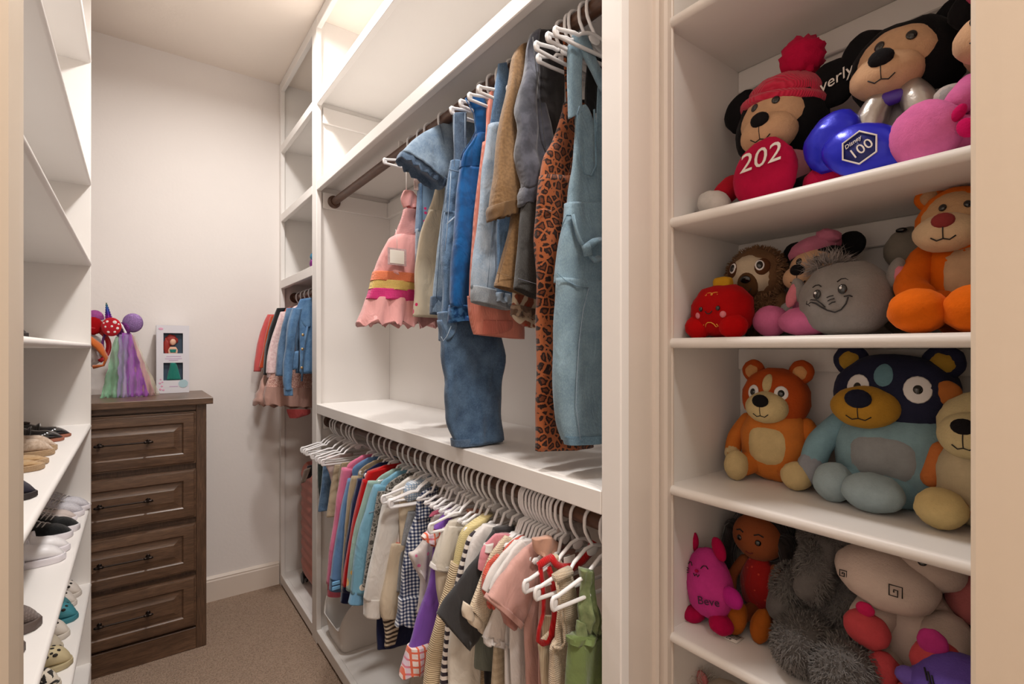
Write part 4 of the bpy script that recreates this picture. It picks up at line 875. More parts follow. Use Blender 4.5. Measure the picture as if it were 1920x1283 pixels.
garment('blue_sweatshirt', 'cornflower blue sweatshirt with light blue badge on the cuff', 'sweatshirt', 'clothes on the lower rod', 1.775, [
  ('body', 'cornflower', [(0.672, 0.945, 0.758, 0.945), (0.622, 0.918, 0.808, 0.918), (0.618, 0.88, 0.812, 0.88), (0.625, 0.8, 0.805, 0.8), (0.622, 0.7, 0.808, 0.7), (0.62, 0.6, 0.81, 0.6)], {'t': 0.01125, 'wr': 0.005}),
  ('sleeve', 'cornflower', [(0.6, 0.88, 0.646, 0.872), (0.578, 0.786, 0.623, 0.777), (0.559, 0.677, 0.608, 0.666), (0.543, 0.57, 0.591, 0.557), (0.539, 0.543, 0.583, 0.531)], {'t': 0.017249999999999998, 'wr': 0.005, 'nr': 24}),
  ('cuff', 'cornflower_dark', [(0.541, 0.546, 0.581, 0.535), (0.537, 0.501, 0.578, 0.489)], {'t': 0.0165, 'nr': 8, 'wr': 0.002}),
])

garment('khaki_jacket', 'thin khaki cardigan between the blue and navy sweatshirts', 'sweatshirt', 'clothes on the lower rod', 1.72, [
  ('body', 'khaki', [(0.672, 0.945, 0.758, 0.945), (0.622, 0.918, 0.808, 0.918), (0.618, 0.88, 0.812, 0.88), (0.625, 0.8, 0.805, 0.8), (0.622, 0.7, 0.808, 0.7), (0.62, 0.6, 0.81, 0.6)], {'t': 0.0075, 'wr': 0.005}),
  ('sleeve', 'khaki', [(0.595, 0.901, 0.628, 0.896), (0.576, 0.781, 0.602, 0.776), (0.565, 0.638, 0.591, 0.631), (0.56, 0.512, 0.582, 0.506)], {'t': 0.0115, 'wr': 0.005, 'nr': 24}),
])

garment('navy_sweatshirt', 'navy blue long-sleeved top next to the red sweatshirt', 'sweatshirt', 'clothes on the lower rod', 1.672, [
  ('body', 'navy', [(0.672, 0.945, 0.758, 0.945), (0.622, 0.918, 0.808, 0.918), (0.618, 0.88, 0.812, 0.88), (0.625, 0.8, 0.805, 0.8), (0.622, 0.7, 0.808, 0.7), (0.62, 0.6, 0.81, 0.6)], {'t': 0.009000000000000001, 'wr': 0.005}),
  ('sleeve', 'navy', [(0.598, 0.901, 0.635, 0.896), (0.578, 0.811, 0.611, 0.805), (0.56, 0.69, 0.592, 0.683), (0.546, 0.534, 0.585, 0.523)], {'t': 0.0138, 'wr': 0.005, 'nr': 24}),
  ('cuff', 'navy', [(0.548, 0.543, 0.583, 0.533), (0.542, 0.5, 0.582, 0.488)], {'t': 0.013200000000000002, 'nr': 8, 'wr': 0.002}),
])

garment('red_sweatshirt', 'bright red hooded sweatshirt', 'sweatshirt', 'clothes on the lower rod', 1.628, [
  ('body', 'red_fleece', [(0.672, 0.945, 0.758, 0.945), (0.622, 0.918, 0.808, 0.918), (0.618, 0.88, 0.812, 0.88), (0.625, 0.8, 0.805, 0.8), (0.622, 0.7, 0.808, 0.7), (0.62, 0.6, 0.81, 0.6)], {'t': 0.012, 'wr': 0.005}),
  ('sleeve', 'red_fleece', [(0.6, 0.907, 0.652, 0.899), (0.579, 0.822, 0.626, 0.813), (0.561, 0.739, 0.604, 0.729), (0.544, 0.656, 0.582, 0.646), (0.532, 0.576, 0.563, 0.568)], {'t': 0.0184, 'wr': 0.005, 'nr': 24}),
  ('hood', 'red_fleece', [(0.618, 0.93, 0.709, 0.941), (0.607, 0.905, 0.723, 0.915), (0.604, 0.879, 0.713, 0.88)], {'t': 0.02, 'nr': 10}),
])

garment('mint_cardigan', 'mint green cardigan with orange patches', 'sweatshirt', 'clothes on the lower rod', 1.56, [
  ('body', 'mint_patch', [(0.672, 0.945, 0.758, 0.945), (0.622, 0.918, 0.808, 0.918), (0.618, 0.88, 0.812, 0.88), (0.625, 0.8, 0.805, 0.8), (0.622, 0.7, 0.808, 0.7), (0.62, 0.6, 0.81, 0.6)], {'t': 0.0075, 'wr': 0.005}),
  ('sleeve', 'mint_patch', [(0.592, 0.919, 0.635, 0.912), (0.57, 0.841, 0.608, 0.834), (0.548, 0.761, 0.585, 0.753), (0.533, 0.682, 0.566, 0.673), (0.523, 0.588, 0.556, 0.578)], {'t': 0.0115, 'wr': 0.005, 'nr': 24}),
])

garment('patch_sweater', 'light blue sweater with small embroidered patches', 'sweatshirt', 'clothes on the lower rod', 1.52, [
  ('body', 'sky_patch', [(0.672, 0.945, 0.758, 0.945), (0.622, 0.918, 0.808, 0.918), (0.618, 0.88, 0.812, 0.88), (0.625, 0.8, 0.805, 0.8), (0.622, 0.7, 0.808, 0.7), (0.62, 0.6, 0.81, 0.6)], {'t': 0.01125, 'wr': 0.005}),
  ('sleeve', 'sky_patch', [(0.598, 0.913, 0.647, 0.905), (0.574, 0.85, 0.626, 0.841), (0.549, 0.773, 0.607, 0.76), (0.532, 0.679, 0.589, 0.664), (0.525, 0.596, 0.572, 0.582)], {'t': 0.017249999999999998, 'wr': 0.005, 'nr': 24}),
  ('cuff', 'sky', [(0.527, 0.602, 0.564, 0.591), (0.516, 0.566, 0.562, 0.552)], {'t': 0.0165, 'nr': 8, 'wr': 0.002}),
])

garment('grey_leopard_top', 'grey leopard-print long-sleeved top', 'sweatshirt', 'clothes on the lower rod', 1.478, [
  ('body', 'grey_leopard', [(0.672, 0.945, 0.758, 0.945), (0.622, 0.918, 0.808, 0.918), (0.618, 0.88, 0.812, 0.88), (0.625, 0.8, 0.805, 0.8), (0.622, 0.7, 0.808, 0.7), (0.62, 0.6, 0.81, 0.6)], {'t': 0.0075, 'wr': 0.005}),
  ('sleeve', 'grey_leopard', [(0.593, 0.903, 0.638, 0.895), (0.58, 0.827, 0.621, 0.819), (0.565, 0.75, 0.609, 0.739), (0.551, 0.672, 0.595, 0.661), (0.545, 0.626, 0.585, 0.615)], {'t': 0.0115, 'wr': 0.005, 'nr': 24}),
])

garment('white_sweatshirt', 'off-white sweatshirt with folded cuff', 'sweatshirt', 'clothes on the lower rod', 1.43, [
  ('body', 'offwhite_fleece', [(0.672, 0.945, 0.758, 0.945), (0.622, 0.918, 0.808, 0.918), (0.618, 0.88, 0.812, 0.88), (0.625, 0.8, 0.805, 0.8), (0.622, 0.7, 0.808, 0.7), (0.62, 0.6, 0.81, 0.6)], {'t': 0.015, 'wr': 0.005}),
  ('sleeve', 'offwhite_fleece', [(0.594, 0.901, 0.666, 0.888), (0.576, 0.825, 0.643, 0.811), (0.556, 0.735, 0.619, 0.72), (0.538, 0.662, 0.601, 0.644), (0.53, 0.611, 0.589, 0.593)], {'t': 0.023, 'wr': 0.005, 'nr': 24}),
  ('cuff', 'offwhite_fleece', [(0.534, 0.616, 0.582, 0.602), (0.532, 0.561, 0.577, 0.546)], {'t': 0.022000000000000002, 'nr': 8, 'wr': 0.002}),
  ('collar', 'royal_blue', [(0.661, 0.925, 0.724, 0.929), (0.657, 0.91, 0.719, 0.904), (0.668, 0.891, 0.715, 0.887)], {'t': 0.016, 'nr': 8, 'wr': 0.008}),
])

garment('fruit_onesie', 'cream onesie printed with orange fruit', 'onesie', 'clothes on the lower rod', 1.405, [
  ('body', 'cream_fruit', [(0.66, 0.93, 0.77, 0.93), (0.63, 0.88, 0.8, 0.88), (0.635, 0.7, 0.8, 0.7), (0.63, 0.6, 0.8, 0.6)], {'t': 0.012}),
  ('leg', 'cream_fruit', [(0.605, 0.763, 0.667, 0.748), (0.587, 0.673, 0.651, 0.656), (0.57, 0.6, 0.637, 0.579), (0.574, 0.555, 0.624, 0.539)], {'t': 0.018}),
])

garment('navy_leggings', 'navy and red leggings hanging lowest behind the white sweatshirt', 'leggings', 'clothes on the lower rod', 1.46, [
  ('leg', 'navy', [(0.591, 0.684, 0.73, 0.649), (0.583, 0.574, 0.722, 0.538), (0.581, 0.494, 0.73, 0.458), (0.584, 0.43, 0.722, 0.409)], {'t': 0.01}),
  ('red_panel', 'red_fleece', [(0.637, 0.562, 0.724, 0.544), (0.637, 0.505, 0.716, 0.487), (0.641, 0.463, 0.709, 0.456)], {'t': 0.008}),
  ('red_stripe', 'red_fleece', [(0.585, 0.594, 0.598, 0.59), (0.593, 0.543, 0.603, 0.54), (0.6, 0.493, 0.606, 0.49)], {'t': 0.006}),
])

garment('zigzag_leggings', 'cream and brown zigzag knit leggings behind the navy gingham dress', 'leggings', 'clothes on the lower rod', 1.42, [
  ('leg', 'zigzag', [(0.585, 0.605, 0.656, 0.584), (0.581, 0.559, 0.642, 0.539), (0.591, 0.492, 0.63, 0.487), (0.59, 0.455, 0.622, 0.456)], {'t': 0.008}),
])

garment('check_shirt', 'pale blue check shirt folded over its hanger', 'shirt', 'clothes on the lower rod', 1.39, [
  ('body', 'pale_gingham', [(0.649, 0.936, 0.735, 0.952), (0.639, 0.915, 0.724, 0.929), (0.646, 0.885, 0.713, 0.898)], {'t': 0.022, 'nr': 12}),
  ('tail', 'grey_denim', [(0.651, 0.853, 0.713, 0.849), (0.629, 0.746, 0.695, 0.73), (0.612, 0.625, 0.677, 0.606)], {'t': 0.008}),
])

garment('gingham_dress', 'navy and white gingham dress with ruffled hem', 'dress', 'clothes on the lower rod', 1.335, [
  ('shoulder', 'navy_gingham', [(0.661, 0.912, 0.724, 0.929), (0.65, 0.882, 0.716, 0.886), (0.647, 0.844, 0.706, 0.848)], {'t': 0.016, 'rip': 0.004, 'rf': 180, 'nr': 10}),
  ('skirt', 'navy_gingham', [(0.647, 0.855, 0.738, 0.855), (0.625, 0.795, 0.742, 0.795), (0.61, 0.722, 0.742, 0.722), (0.601, 0.649, 0.738, 0.649), (0.597, 0.623, 0.738, 0.623)], {'t': 0.022, 'rip': 0.006, 'rf': 90, 'tt': (0.6, 1.2)}),
  ('ruffle', 'navy_gingham', [(0.597, 0.632, 0.738, 0.632), (0.593, 0.594, 0.738, 0.594), (0.586, 0.557, 0.738, 0.557)], {'t': 0.028, 'rip': 0.01, 'rf': 120}),
])

garment('ruffle_blouse', 'white blouse with pink-tipped ruffle sleeves', 'blouse', 'clothes on the lower rod', 1.25, [
  ('body', 'white_cotton', [(0.661, 0.88, 0.725, 0.88), (0.636, 0.818, 0.725, 0.818), (0.625, 0.748, 0.725, 0.748), (0.618, 0.677, 0.725, 0.677), (0.612, 0.621, 0.725, 0.621)], {'t': 0.012, 'rip': 0.003, 'rf': 120}),
  ('ruffle_sleeve', 'white_pink', [(0.641, 0.832, 0.674, 0.847), (0.617, 0.794, 0.657, 0.777), (0.593, 0.785, 0.641, 0.722), (0.603, 0.751, 0.631, 0.699)], {'t': 0.018, 'rip': 0.006, 'rf': 240, 'wr': 0.008}),
  ('neck_stripe', 'pink_stripe', [(0.65, 0.883, 0.707, 0.891), (0.647, 0.876, 0.705, 0.884)], {'t': 0.006, 'nr': 4}),
])

garment('linen_top', 'crinkled tan linen strap top behind the white blouse', 'top', 'clothes on the lower rod', 1.345, [
  ('body', 'tan_crinkle', [(0.7, 0.871, 0.771, 0.874), (0.695, 0.848, 0.766, 0.845), (0.699, 0.815, 0.753, 0.812)], {'t': 0.012, 'wr': 0.006, 'ws': 60}),
  ('lower', 'grey_quilt', [(0.69, 0.667, 0.743, 0.652), (0.669, 0.578, 0.734, 0.558), (0.647, 0.461, 0.716, 0.436), (0.635, 0.357, 0.707, 0.328)], {'t': 0.01, 'wr': 0.008}),
])

garment('purple_dress', 'purple cotton dress with orange plaid ruffles', 'dress', 'clothes on the lower rod', 1.165, [
  ('strap', 'purple_jersey', [(0.654, 0.91, 0.689, 0.918), (0.631, 0.89, 0.67, 0.896), (0.616, 0.874, 0.657, 0.87)], {'t': 0.012, 'nr': 10}),
  ('ruffle_sleeve', 'plaid_orange', [(0.625, 0.874, 0.66, 0.881), (0.597, 0.867, 0.647, 0.842), (0.585, 0.858, 0.638, 0.807)], {'t': 0.02, 'rip': 0.006, 'rf': 200, 'nr': 12}),
  ('body', 'purple_jersey', [(0.62, 0.82, 0.713, 0.82), (0.607, 0.754, 0.713, 0.754), (0.587, 0.692, 0.713, 0.692), (0.565, 0.631, 0.713, 0.631), (0.548, 0.584, 0.713, 0.584)], {'t': 0.018, 'wr': 0.005}),
  ('hem_ruffle', 'plaid_orange', [(0.547, 0.591, 0.706, 0.591), (0.538, 0.56, 0.703, 0.56), (0.526, 0.526, 0.696, 0.526)], {'t': 0.026, 'rip': 0.01, 'rf': 110}),
])

garment('white_onesie', 'white short-sleeved onesie with banded sleeve', 'onesie', 'clothes on the lower rod', 1.1, [
  ('body', 'offwhite_jersey', [(0.626, 0.909, 0.702, 0.909), (0.605, 0.877, 0.705, 0.877), (0.596, 0.807, 0.708, 0.807), (0.599, 0.727, 0.708, 0.727), (0.608, 0.619, 0.708, 0.619)], {'t': 0.01}),
  ('sleeve', 'offwhite_jersey', [(0.62, 0.901, 0.673, 0.89), (0.601, 0.872, 0.657, 0.846), (0.584, 0.83, 0.641, 0.802), (0.579, 0.806, 0.635, 0.789)], {'t': 0.022, 'tt': (0.7, 1.1)}),
  ('sleeve_band', 'white_cotton', [(0.58, 0.816, 0.635, 0.8), (0.576, 0.805, 0.632, 0.787)], {'t': 0.025, 'nr': 4, 'wr': 0.002}),
  ('under_fold', 'cream_jersey', [(0.59, 0.796, 0.632, 0.784), (0.593, 0.742, 0.626, 0.733), (0.605, 0.686, 0.623, 0.687)], {'t': 0.012}),
])

garment('print_top', 'rust printed bunched top hanging behind the yellow knit', 'top', 'clothes on the lower rod', 1.125, [
  ('body', 'rust_print', [(0.698, 0.919, 0.738, 0.912), (0.691, 0.893, 0.745, 0.882), (0.695, 0.86, 0.741, 0.85)], {'t': 0.012, 'rip': 0.005, 'rf': 240}),
])

garment('yellow_cardigan', 'long chunky yellow and beige knit cardigan', 'cardigan', 'clothes on the lower rod', 1.02, [
  ('shoulder', 'yellow_knit', [(0.674, 0.934, 0.704, 0.936), (0.624, 0.913, 0.666, 0.904), (0.603, 0.877, 0.642, 0.861), (0.592, 0.836, 0.63, 0.821)], {'t': 0.016, 'hem': False}),
  ('sleeve', 'beige_knit', [(0.592, 0.842, 0.63, 0.826), (0.575, 0.791, 0.615, 0.774), (0.55, 0.725, 0.603, 0.7), (0.531, 0.659, 0.589, 0.633), (0.518, 0.586, 0.578, 0.555), (0.513, 0.522, 0.572, 0.496)], {'t': 0.018}),
  ('body', 'beige_knit', [(0.64, 0.9, 0.79, 0.9), (0.63, 0.8, 0.8, 0.8), (0.62, 0.6, 0.81, 0.6), (0.62, 0.5, 0.81, 0.5)], {'t': 0.01}),
])

garment('striped_top', 'black and cream striped long top', 'top', 'clothes on the lower rod', 0.985, [
  ('body', 'bw_stripe', [(0.646, 0.921, 0.689, 0.919), (0.614, 0.906, 0.689, 0.889), (0.594, 0.859, 0.681, 0.838), (0.577, 0.803, 0.666, 0.778), (0.558, 0.737, 0.651, 0.708), (0.544, 0.659, 0.643, 0.623), (0.536, 0.579, 0.636, 0.539)], {'t': 0.012}),
])

garment('white_long_top', 'plain white long-sleeved top beside the striped top', 'top', 'clothes on the lower rod', 0.958, [
  ('sleeve', 'white_cotton', [(0.637, 0.937, 0.685, 0.927), (0.608, 0.913, 0.673, 0.896), (0.592, 0.869, 0.662, 0.849), (0.58, 0.813, 0.648, 0.789)], {'t': 0.014}),
  ('body', 'offwhite_jersey', [(0.58, 0.825, 0.648, 0.806), (0.559, 0.76, 0.633, 0.737), (0.549, 0.682, 0.626, 0.652), (0.545, 0.59, 0.623, 0.559)], {'t': 0.014}),
])

garment('charcoal_tee', 'charcoal grey short-sleeved tee with the sleeve held out', 't-shirt', 'clothes on the lower rod', 0.925, [
  ('body', 'charcoal_jersey', [(0.641, 0.939, 0.699, 0.933), (0.627, 0.895, 0.699, 0.878), (0.611, 0.817, 0.692, 0.794), (0.604, 0.725, 0.684, 0.698)], {'t': 0.008}),
  ('sleeve', 'charcoal_jersey', [(0.641, 0.937, 0.671, 0.836), (0.598, 0.89, 0.647, 0.782), (0.558, 0.854, 0.615, 0.733), (0.527, 0.823, 0.594, 0.703), (0.5, 0.791, 0.577, 0.686)], {'t': 0.014, 'wr': 0.006, 'tt': (0.7, 1.1)}),
])

garment('sage_shorts', 'sage grey shorts hanging below the charcoal tee', 'shorts', 'clothes on the lower rod', 0.942, [
  ('leg', 'sage', [(0.605, 0.776, 0.674, 0.756), (0.604, 0.706, 0.659, 0.687), (0.601, 0.645, 0.653, 0.622), (0.602, 0.63, 0.651, 0.609)], {'t': 0.008}),
  ('inner_leg', 'black_gather', [(0.627, 0.645, 0.648, 0.637), (0.629, 0.559, 0.645, 0.553)], {'t': 0.004}),
])

garment('pink_collar_top', 'rose pink collared top between the charcoal tee and cream crochet', 'top', 'clothes on the lower rod', 0.905, [
  ('body', 'rose_cotton', [(0.633, 0.933, 0.677, 0.926), (0.598, 0.911, 0.662, 0.893), (0.588, 0.888, 0.647, 0.861), (0.586, 0.868, 0.633, 0.841)], {'t': 0.007}),
  ('collar', 'white_cotton', [(0.605, 0.917, 0.624, 0.917), (0.599, 0.902, 0.619, 0.898)], {'t': 0.009, 'nr': 5}),
])

garment('crochet_top', 'cream crochet top with scalloped sleeve edge', 'top', 'clothes on the lower rod', 0.893, [
  ('body', 'cream_crochet', [(0.646, 0.924, 0.69, 0.914), (0.632, 0.869, 0.683, 0.856), (0.624, 0.767, 0.675, 0.751)], {'t': 0.006}),
  ('sleeve', 'cream_crochet', [(0.65, 0.93, 0.677, 0.917), (0.608, 0.898, 0.65, 0.847), (0.583, 0.854, 0.63, 0.794), (0.564, 0.82, 0.616, 0.758), (0.557, 0.8, 0.605, 0.739)], {'t': 0.01, 'tt': (0.8, 1.3)}),
  ('scallop', 'cream_jersey', [(0.546, 0.814, 0.564, 0.799), (0.539, 0.799, 0.567, 0.776), (0.541, 0.785, 0.562, 0.771)], {'t': 0.012, 'nr': 8}),
  ('scallop', 'cream_jersey', [(0.562, 0.791, 0.586, 0.77), (0.557, 0.775, 0.589, 0.751), (0.562, 0.762, 0.58, 0.749)], {'t': 0.013, 'nr': 8}),
  ('scallop', 'cream_jersey', [(0.578, 0.771, 0.602, 0.751), (0.578, 0.753, 0.602, 0.735), (0.583, 0.739, 0.599, 0.729)], {'t': 0.012, 'nr': 8}),
])

garment('coral_knit', 'coral knit top with ruffled sleeve', 'top', 'clothes on the lower rod', 0.87, [
  ('body', 'coral_knit', [(0.672, 0.931, 0.695, 0.928), (0.636, 0.916, 0.687, 0.904), (0.615, 0.881, 0.672, 0.861), (0.608, 0.838, 0.658, 0.824)], {'t': 0.006}),
  ('sleeve', 'coral_knit', [(0.617, 0.904, 0.636, 0.882), (0.588, 0.883, 0.617, 0.858), (0.576, 0.864, 0.603, 0.84), (0.576, 0.836, 0.6, 0.818), (0.587, 0.8, 0.603, 0.789)], {'t': 0.01, 'wr': 0.01, 'ws': 50, 'rip': 0.004, 'rf': 260}),
])

garment('white_tee', 'plain white tee, farther of two beside the dusty pink tee', 't-shirt', 'clothes on the lower rod', 0.85, [
  ('body', 'white_cotton', [(0.643, 0.932, 0.672, 0.931), (0.629, 0.896, 0.679, 0.884), (0.615, 0.822, 0.672, 0.805), (0.615, 0.632, 0.672, 0.609)], {'t': 0.005}),
  ('sleeve', 'white_cotton', [(0.643, 0.936, 0.664, 0.904), (0.605, 0.908, 0.643, 0.859), (0.576, 0.882, 0.613, 0.839), (0.56, 0.853, 0.592, 0.826)], {'t': 0.009}),
])

garment('white_tee', 'plain white tee, nearer of two beside the dusty pink tee', 't-shirt', 'clothes on the lower rod', 0.832, [
  ('body', 'white_cotton', [(0.647, 0.937, 0.676, 0.936), (0.633, 0.901, 0.684, 0.888), (0.619, 0.827, 0.676, 0.811), (0.619, 0.64, 0.676, 0.617)], {'t': 0.005}),
  ('sleeve', 'white_cotton', [(0.647, 0.94, 0.669, 0.909), (0.61, 0.912, 0.647, 0.864), (0.581, 0.887, 0.618, 0.844), (0.565, 0.858, 0.596, 0.832)], {'t': 0.009}),
])

garment('ruffle_tee', 'white jersey top with lettuce-edged flared sleeve', 'top', 'clothes on the lower rod', 0.858, [
  ('sleeve', 'white_jersey2', [(0.607, 0.821, 0.642, 0.811), (0.592, 0.781, 0.644, 0.758), (0.573, 0.743, 0.644, 0.705)], {'t': 0.012, 'rip': 0.006, 'rf': 130, 'tt': (0.7, 1.3)}),
  ('lettuce_edge', 'white_cotton', [(0.572, 0.748, 0.646, 0.709), (0.571, 0.74, 0.646, 0.699)], {'t': 0.017, 'rip': 0.01, 'rf': 240, 'nr': 5}),
  ('body', 'offwhite_jersey', [(0.632, 0.743, 0.672, 0.729), (0.629, 0.676, 0.675, 0.659), (0.626, 0.609, 0.678, 0.588)], {'t': 0.006}),
])

garment('cable_sweater', 'beige cable-knit sweater hem below the ruffled white top', 'sweater', 'clothes on the lower rod', 0.9, [
  ('body', 'beige_cable', [(0.627, 0.729, 0.658, 0.718), (0.624, 0.66, 0.651, 0.65), (0.618, 0.592, 0.647, 0.581)], {'t': 0.008}),
])

garment('dusty_pink_tee', 'dusty pink tee with turned-back sleeve', 't-shirt', 'clothes on the lower rod', 0.8, [
  ('body', 'dusty_pink', [(0.653, 0.942, 0.766, 0.923), (0.639, 0.927, 0.771, 0.895), (0.632, 0.858, 0.766, 0.82), (0.628, 0.773, 0.758, 0.729), (0.632, 0.642, 0.75, 0.593)], {'t': 0.009}),
  ('sleeve', 'dusty_pink', [(0.656, 0.946, 0.676, 0.89), (0.614, 0.922, 0.659, 0.85), (0.579, 0.896, 0.639, 0.813), (0.542, 0.865, 0.618, 0.785)], {'t': 0.014, 'wr': 0.005, 'tt': (0.8, 1.2)}),
  ('sleeve_cuff', 'dusty_pink', [(0.544, 0.868, 0.622, 0.788), (0.539, 0.86, 0.614, 0.78)], {'t': 0.018, 'nr': 4}),
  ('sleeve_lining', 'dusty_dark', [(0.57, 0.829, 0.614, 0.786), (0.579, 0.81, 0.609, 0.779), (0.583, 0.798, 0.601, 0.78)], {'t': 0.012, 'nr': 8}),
])

garment('peach_blouse', 'peach ruffled chiffon blouse glimpsed between empty hangers', 'blouse', 'clothes on the lower rod', 0.775, [
  ('ruffle_collar', 'peach_chiffon', [(0.633, 0.961, 0.675, 0.96), (0.635, 0.943, 0.696, 0.937), (0.646, 0.925, 0.698, 0.915)], {'t': 0.01, 'rip': 0.006, 'rf': 200, 'wr': 0.008}),
  ('body', 'blush_dark', [(0.66, 0.93, 0.758, 0.912), (0.653, 0.861, 0.758, 0.832), (0.649, 0.755, 0.758, 0.718), (0.649, 0.648, 0.758, 0.604)], {'t': 0.006}),
])

garment('chiffon_top', 'pale sheer top bunched beneath the empty hangers', 'top', 'clothes on the lower rod', 0.79, [
  ('body', 'pale_sheer', [(0.71, 0.969, 0.78, 0.966), (0.702, 0.948, 0.797, 0.939), (0.718, 0.926, 0.805, 0.913)], {'t': 0.012, 'rip': 0.006, 'rf': 160, 'wr': 0.012}),
])

garment('red_trim_tank', 'cream ribbed tank top with red trim', 'tank top', 'clothes on the lower rod', 0.735, [
  ('shoulder', 'cream_rib', [(0.624, 0.934, 0.662, 0.937), (0.64, 0.906, 0.682, 0.898), (0.648, 0.868, 0.69, 0.853), (0.654, 0.824, 0.699, 0.81), (0.654, 0.788, 0.741, 0.759)], {'t': 0.006, 'hem': False}),
  ('body', 'cream_rib', [(0.648, 0.8, 0.749, 0.767), (0.616, 0.782, 0.754, 0.733), (0.616, 0.755, 0.754, 0.705), (0.624, 0.681, 0.754, 0.627)], {'t': 0.01}),
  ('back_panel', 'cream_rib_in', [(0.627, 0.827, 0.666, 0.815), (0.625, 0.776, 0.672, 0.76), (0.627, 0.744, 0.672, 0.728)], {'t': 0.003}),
])

garment('tan_tank', 'oatmeal pointelle knit tank top', 'tank top', 'clothes on the lower rod', 0.695, [
  ('shoulder', 'oatmeal_knit', [(0.621, 0.919, 0.661, 0.922), (0.626, 0.89, 0.67, 0.882), (0.637, 0.847, 0.679, 0.833), (0.645, 0.794, 0.694, 0.777)], {'t': 0.007, 'hem': False}),
  ('back_strap', 'oatmeal_knit', [(0.634, 0.903, 0.65, 0.898), (0.631, 0.853, 0.645, 0.849), (0.623, 0.816, 0.639, 0.805), (0.621, 0.781, 0.637, 0.775)], {'t': 0.004, 'hem': False}),
  ('body', 'oatmeal_knit', [(0.642, 0.805, 0.701, 0.785), (0.611, 0.794, 0.698, 0.759), (0.609, 0.767, 0.698, 0.734), (0.61, 0.708, 0.698, 0.672)], {'t': 0.01, 'wr': 0.006}),
])

garment('green_top', 'olive green top with ruffled straps, nearest on the lower rod', 'top', 'clothes on the lower rod', 0.655, [
  ('strap', 'olive_ruffle', [(0.639, 0.944, 0.672, 0.935), (0.644, 0.919, 0.68, 0.907), (0.644, 0.89, 0.683, 0.877), (0.642, 0.862, 0.686, 0.846), (0.647, 0.831, 0.686, 0.816)], {'t': 0.01, 'rip': 0.012, 'rf': 420, 'wr': 0.01, 'ws': 40, 'hem': False}),
  ('bodice', 'olive_ruffle', [(0.638, 0.849, 0.685, 0.829), (0.633, 0.827, 0.688, 0.803), (0.63, 0.808, 0.69, 0.782)], {'t': 0.008, 'rip': 0.003, 'rf': 200, 'wr': 0.008, 'ws': 60, 'hem': False}),
  ('skirt', 'olive_cotton', [(0.623, 0.82, 0.706, 0.802), (0.62, 0.8, 0.709, 0.774), (0.615, 0.766, 0.709, 0.73), (0.611, 0.72, 0.709, 0.68)], {'t': 0.016, 'rip': 0.007, 'rf': 90}),
  ('waist_gather', 'olive_cotton', [(0.615, 0.827, 0.679, 0.817), (0.615, 0.815, 0.682, 0.802)], {'t': 0.018, 'rip': 0.004, 'rf': 200, 'nr': 5}),
])

garment('denim_jacket', 'blue denim jacket with collar and brass buttons, nearest in the corner bay', 'jacket', 'jackets and skirts in the corner bay', 2.55, [
  ('body', 'denim_jean', [(0.69, 1.575, 0.78, 1.575), (0.63, 1.545, 0.84, 1.545), (0.625, 1.48, 0.845, 1.48), (0.63, 1.35, 0.84, 1.35), (0.63, 1.22, 0.84, 1.22)], {'t': 0.016}),
  ('sleeve', 'denim_jean', [(0.597, 1.535, 0.64, 1.537), (0.577, 1.453, 0.621, 1.454), (0.563, 1.326, 0.606, 1.326), (0.556, 1.2, 0.594, 1.199), (0.561, 1.144, 0.594, 1.143)], {'t': 0.02, 'wr': 0.008}),
  ('cuff', 'denim_jean', [(0.559, 1.155, 0.597, 1.153), (0.561, 1.119, 0.599, 1.117)], {'t': 0.02, 'nr': 6, 'wr': 0.003}),
  ('collar', 'denim_jean', [(0.633, 1.58, 0.707, 1.595), (0.618, 1.529, 0.707, 1.546), (0.633, 1.469, 0.692, 1.481), (0.657, 1.439, 0.682, 1.449)], {'t': 0.014, 'nr': 10}),
  ('pocket', 'denim_jean', [(0.593, 1.326, 0.624, 1.331), (0.595, 1.276, 0.624, 1.28), (0.598, 1.24, 0.622, 1.245)], {'t': 0.006, 'nr': 6}),
])

garment('blue_jacket', 'second blue denim jacket behind the nearest one', 'jacket', 'jackets and skirts in the corner bay', 2.63, [
  ('body', 'denim_mid', [(0.69, 1.575, 0.78, 1.575), (0.63, 1.545, 0.84, 1.545), (0.625, 1.48, 0.845, 1.48), (0.63, 1.35, 0.84, 1.35), (0.63, 1.22, 0.84, 1.22)], {'t': 0.016}),
  ('sleeve', 'denim_mid', [(0.588, 1.54, 0.633, 1.542), (0.562, 1.429, 0.605, 1.43), (0.547, 1.326, 0.591, 1.326), (0.542, 1.21, 0.586, 1.208)], {'t': 0.02, 'wr': 0.008}),
])

garment('fleece_jacket', 'pale pink fleece jacket in the corner bay', 'jacket', 'jackets and skirts in the corner bay', 2.71, [
  ('body', 'pink_fleece', [(0.69, 1.575, 0.78, 1.575), (0.63, 1.545, 0.84, 1.545), (0.625, 1.48, 0.845, 1.48), (0.63, 1.35, 0.84, 1.35), (0.63, 1.22, 0.84, 1.22)], {'t': 0.0208}),
  ('sleeve', 'pink_fleece', [(0.581, 1.526, 0.626, 1.528), (0.542, 1.405, 0.596, 1.406), (0.518, 1.299, 0.576, 1.299), (0.513, 1.22, 0.566, 1.219)], {'t': 0.026, 'wr': 0.008}),
  ('cuff', 'pink_fleece', [(0.518, 1.233, 0.566, 1.232), (0.518, 1.199, 0.571, 1.197)], {'t': 0.026, 'nr': 6, 'wr': 0.003}),
])

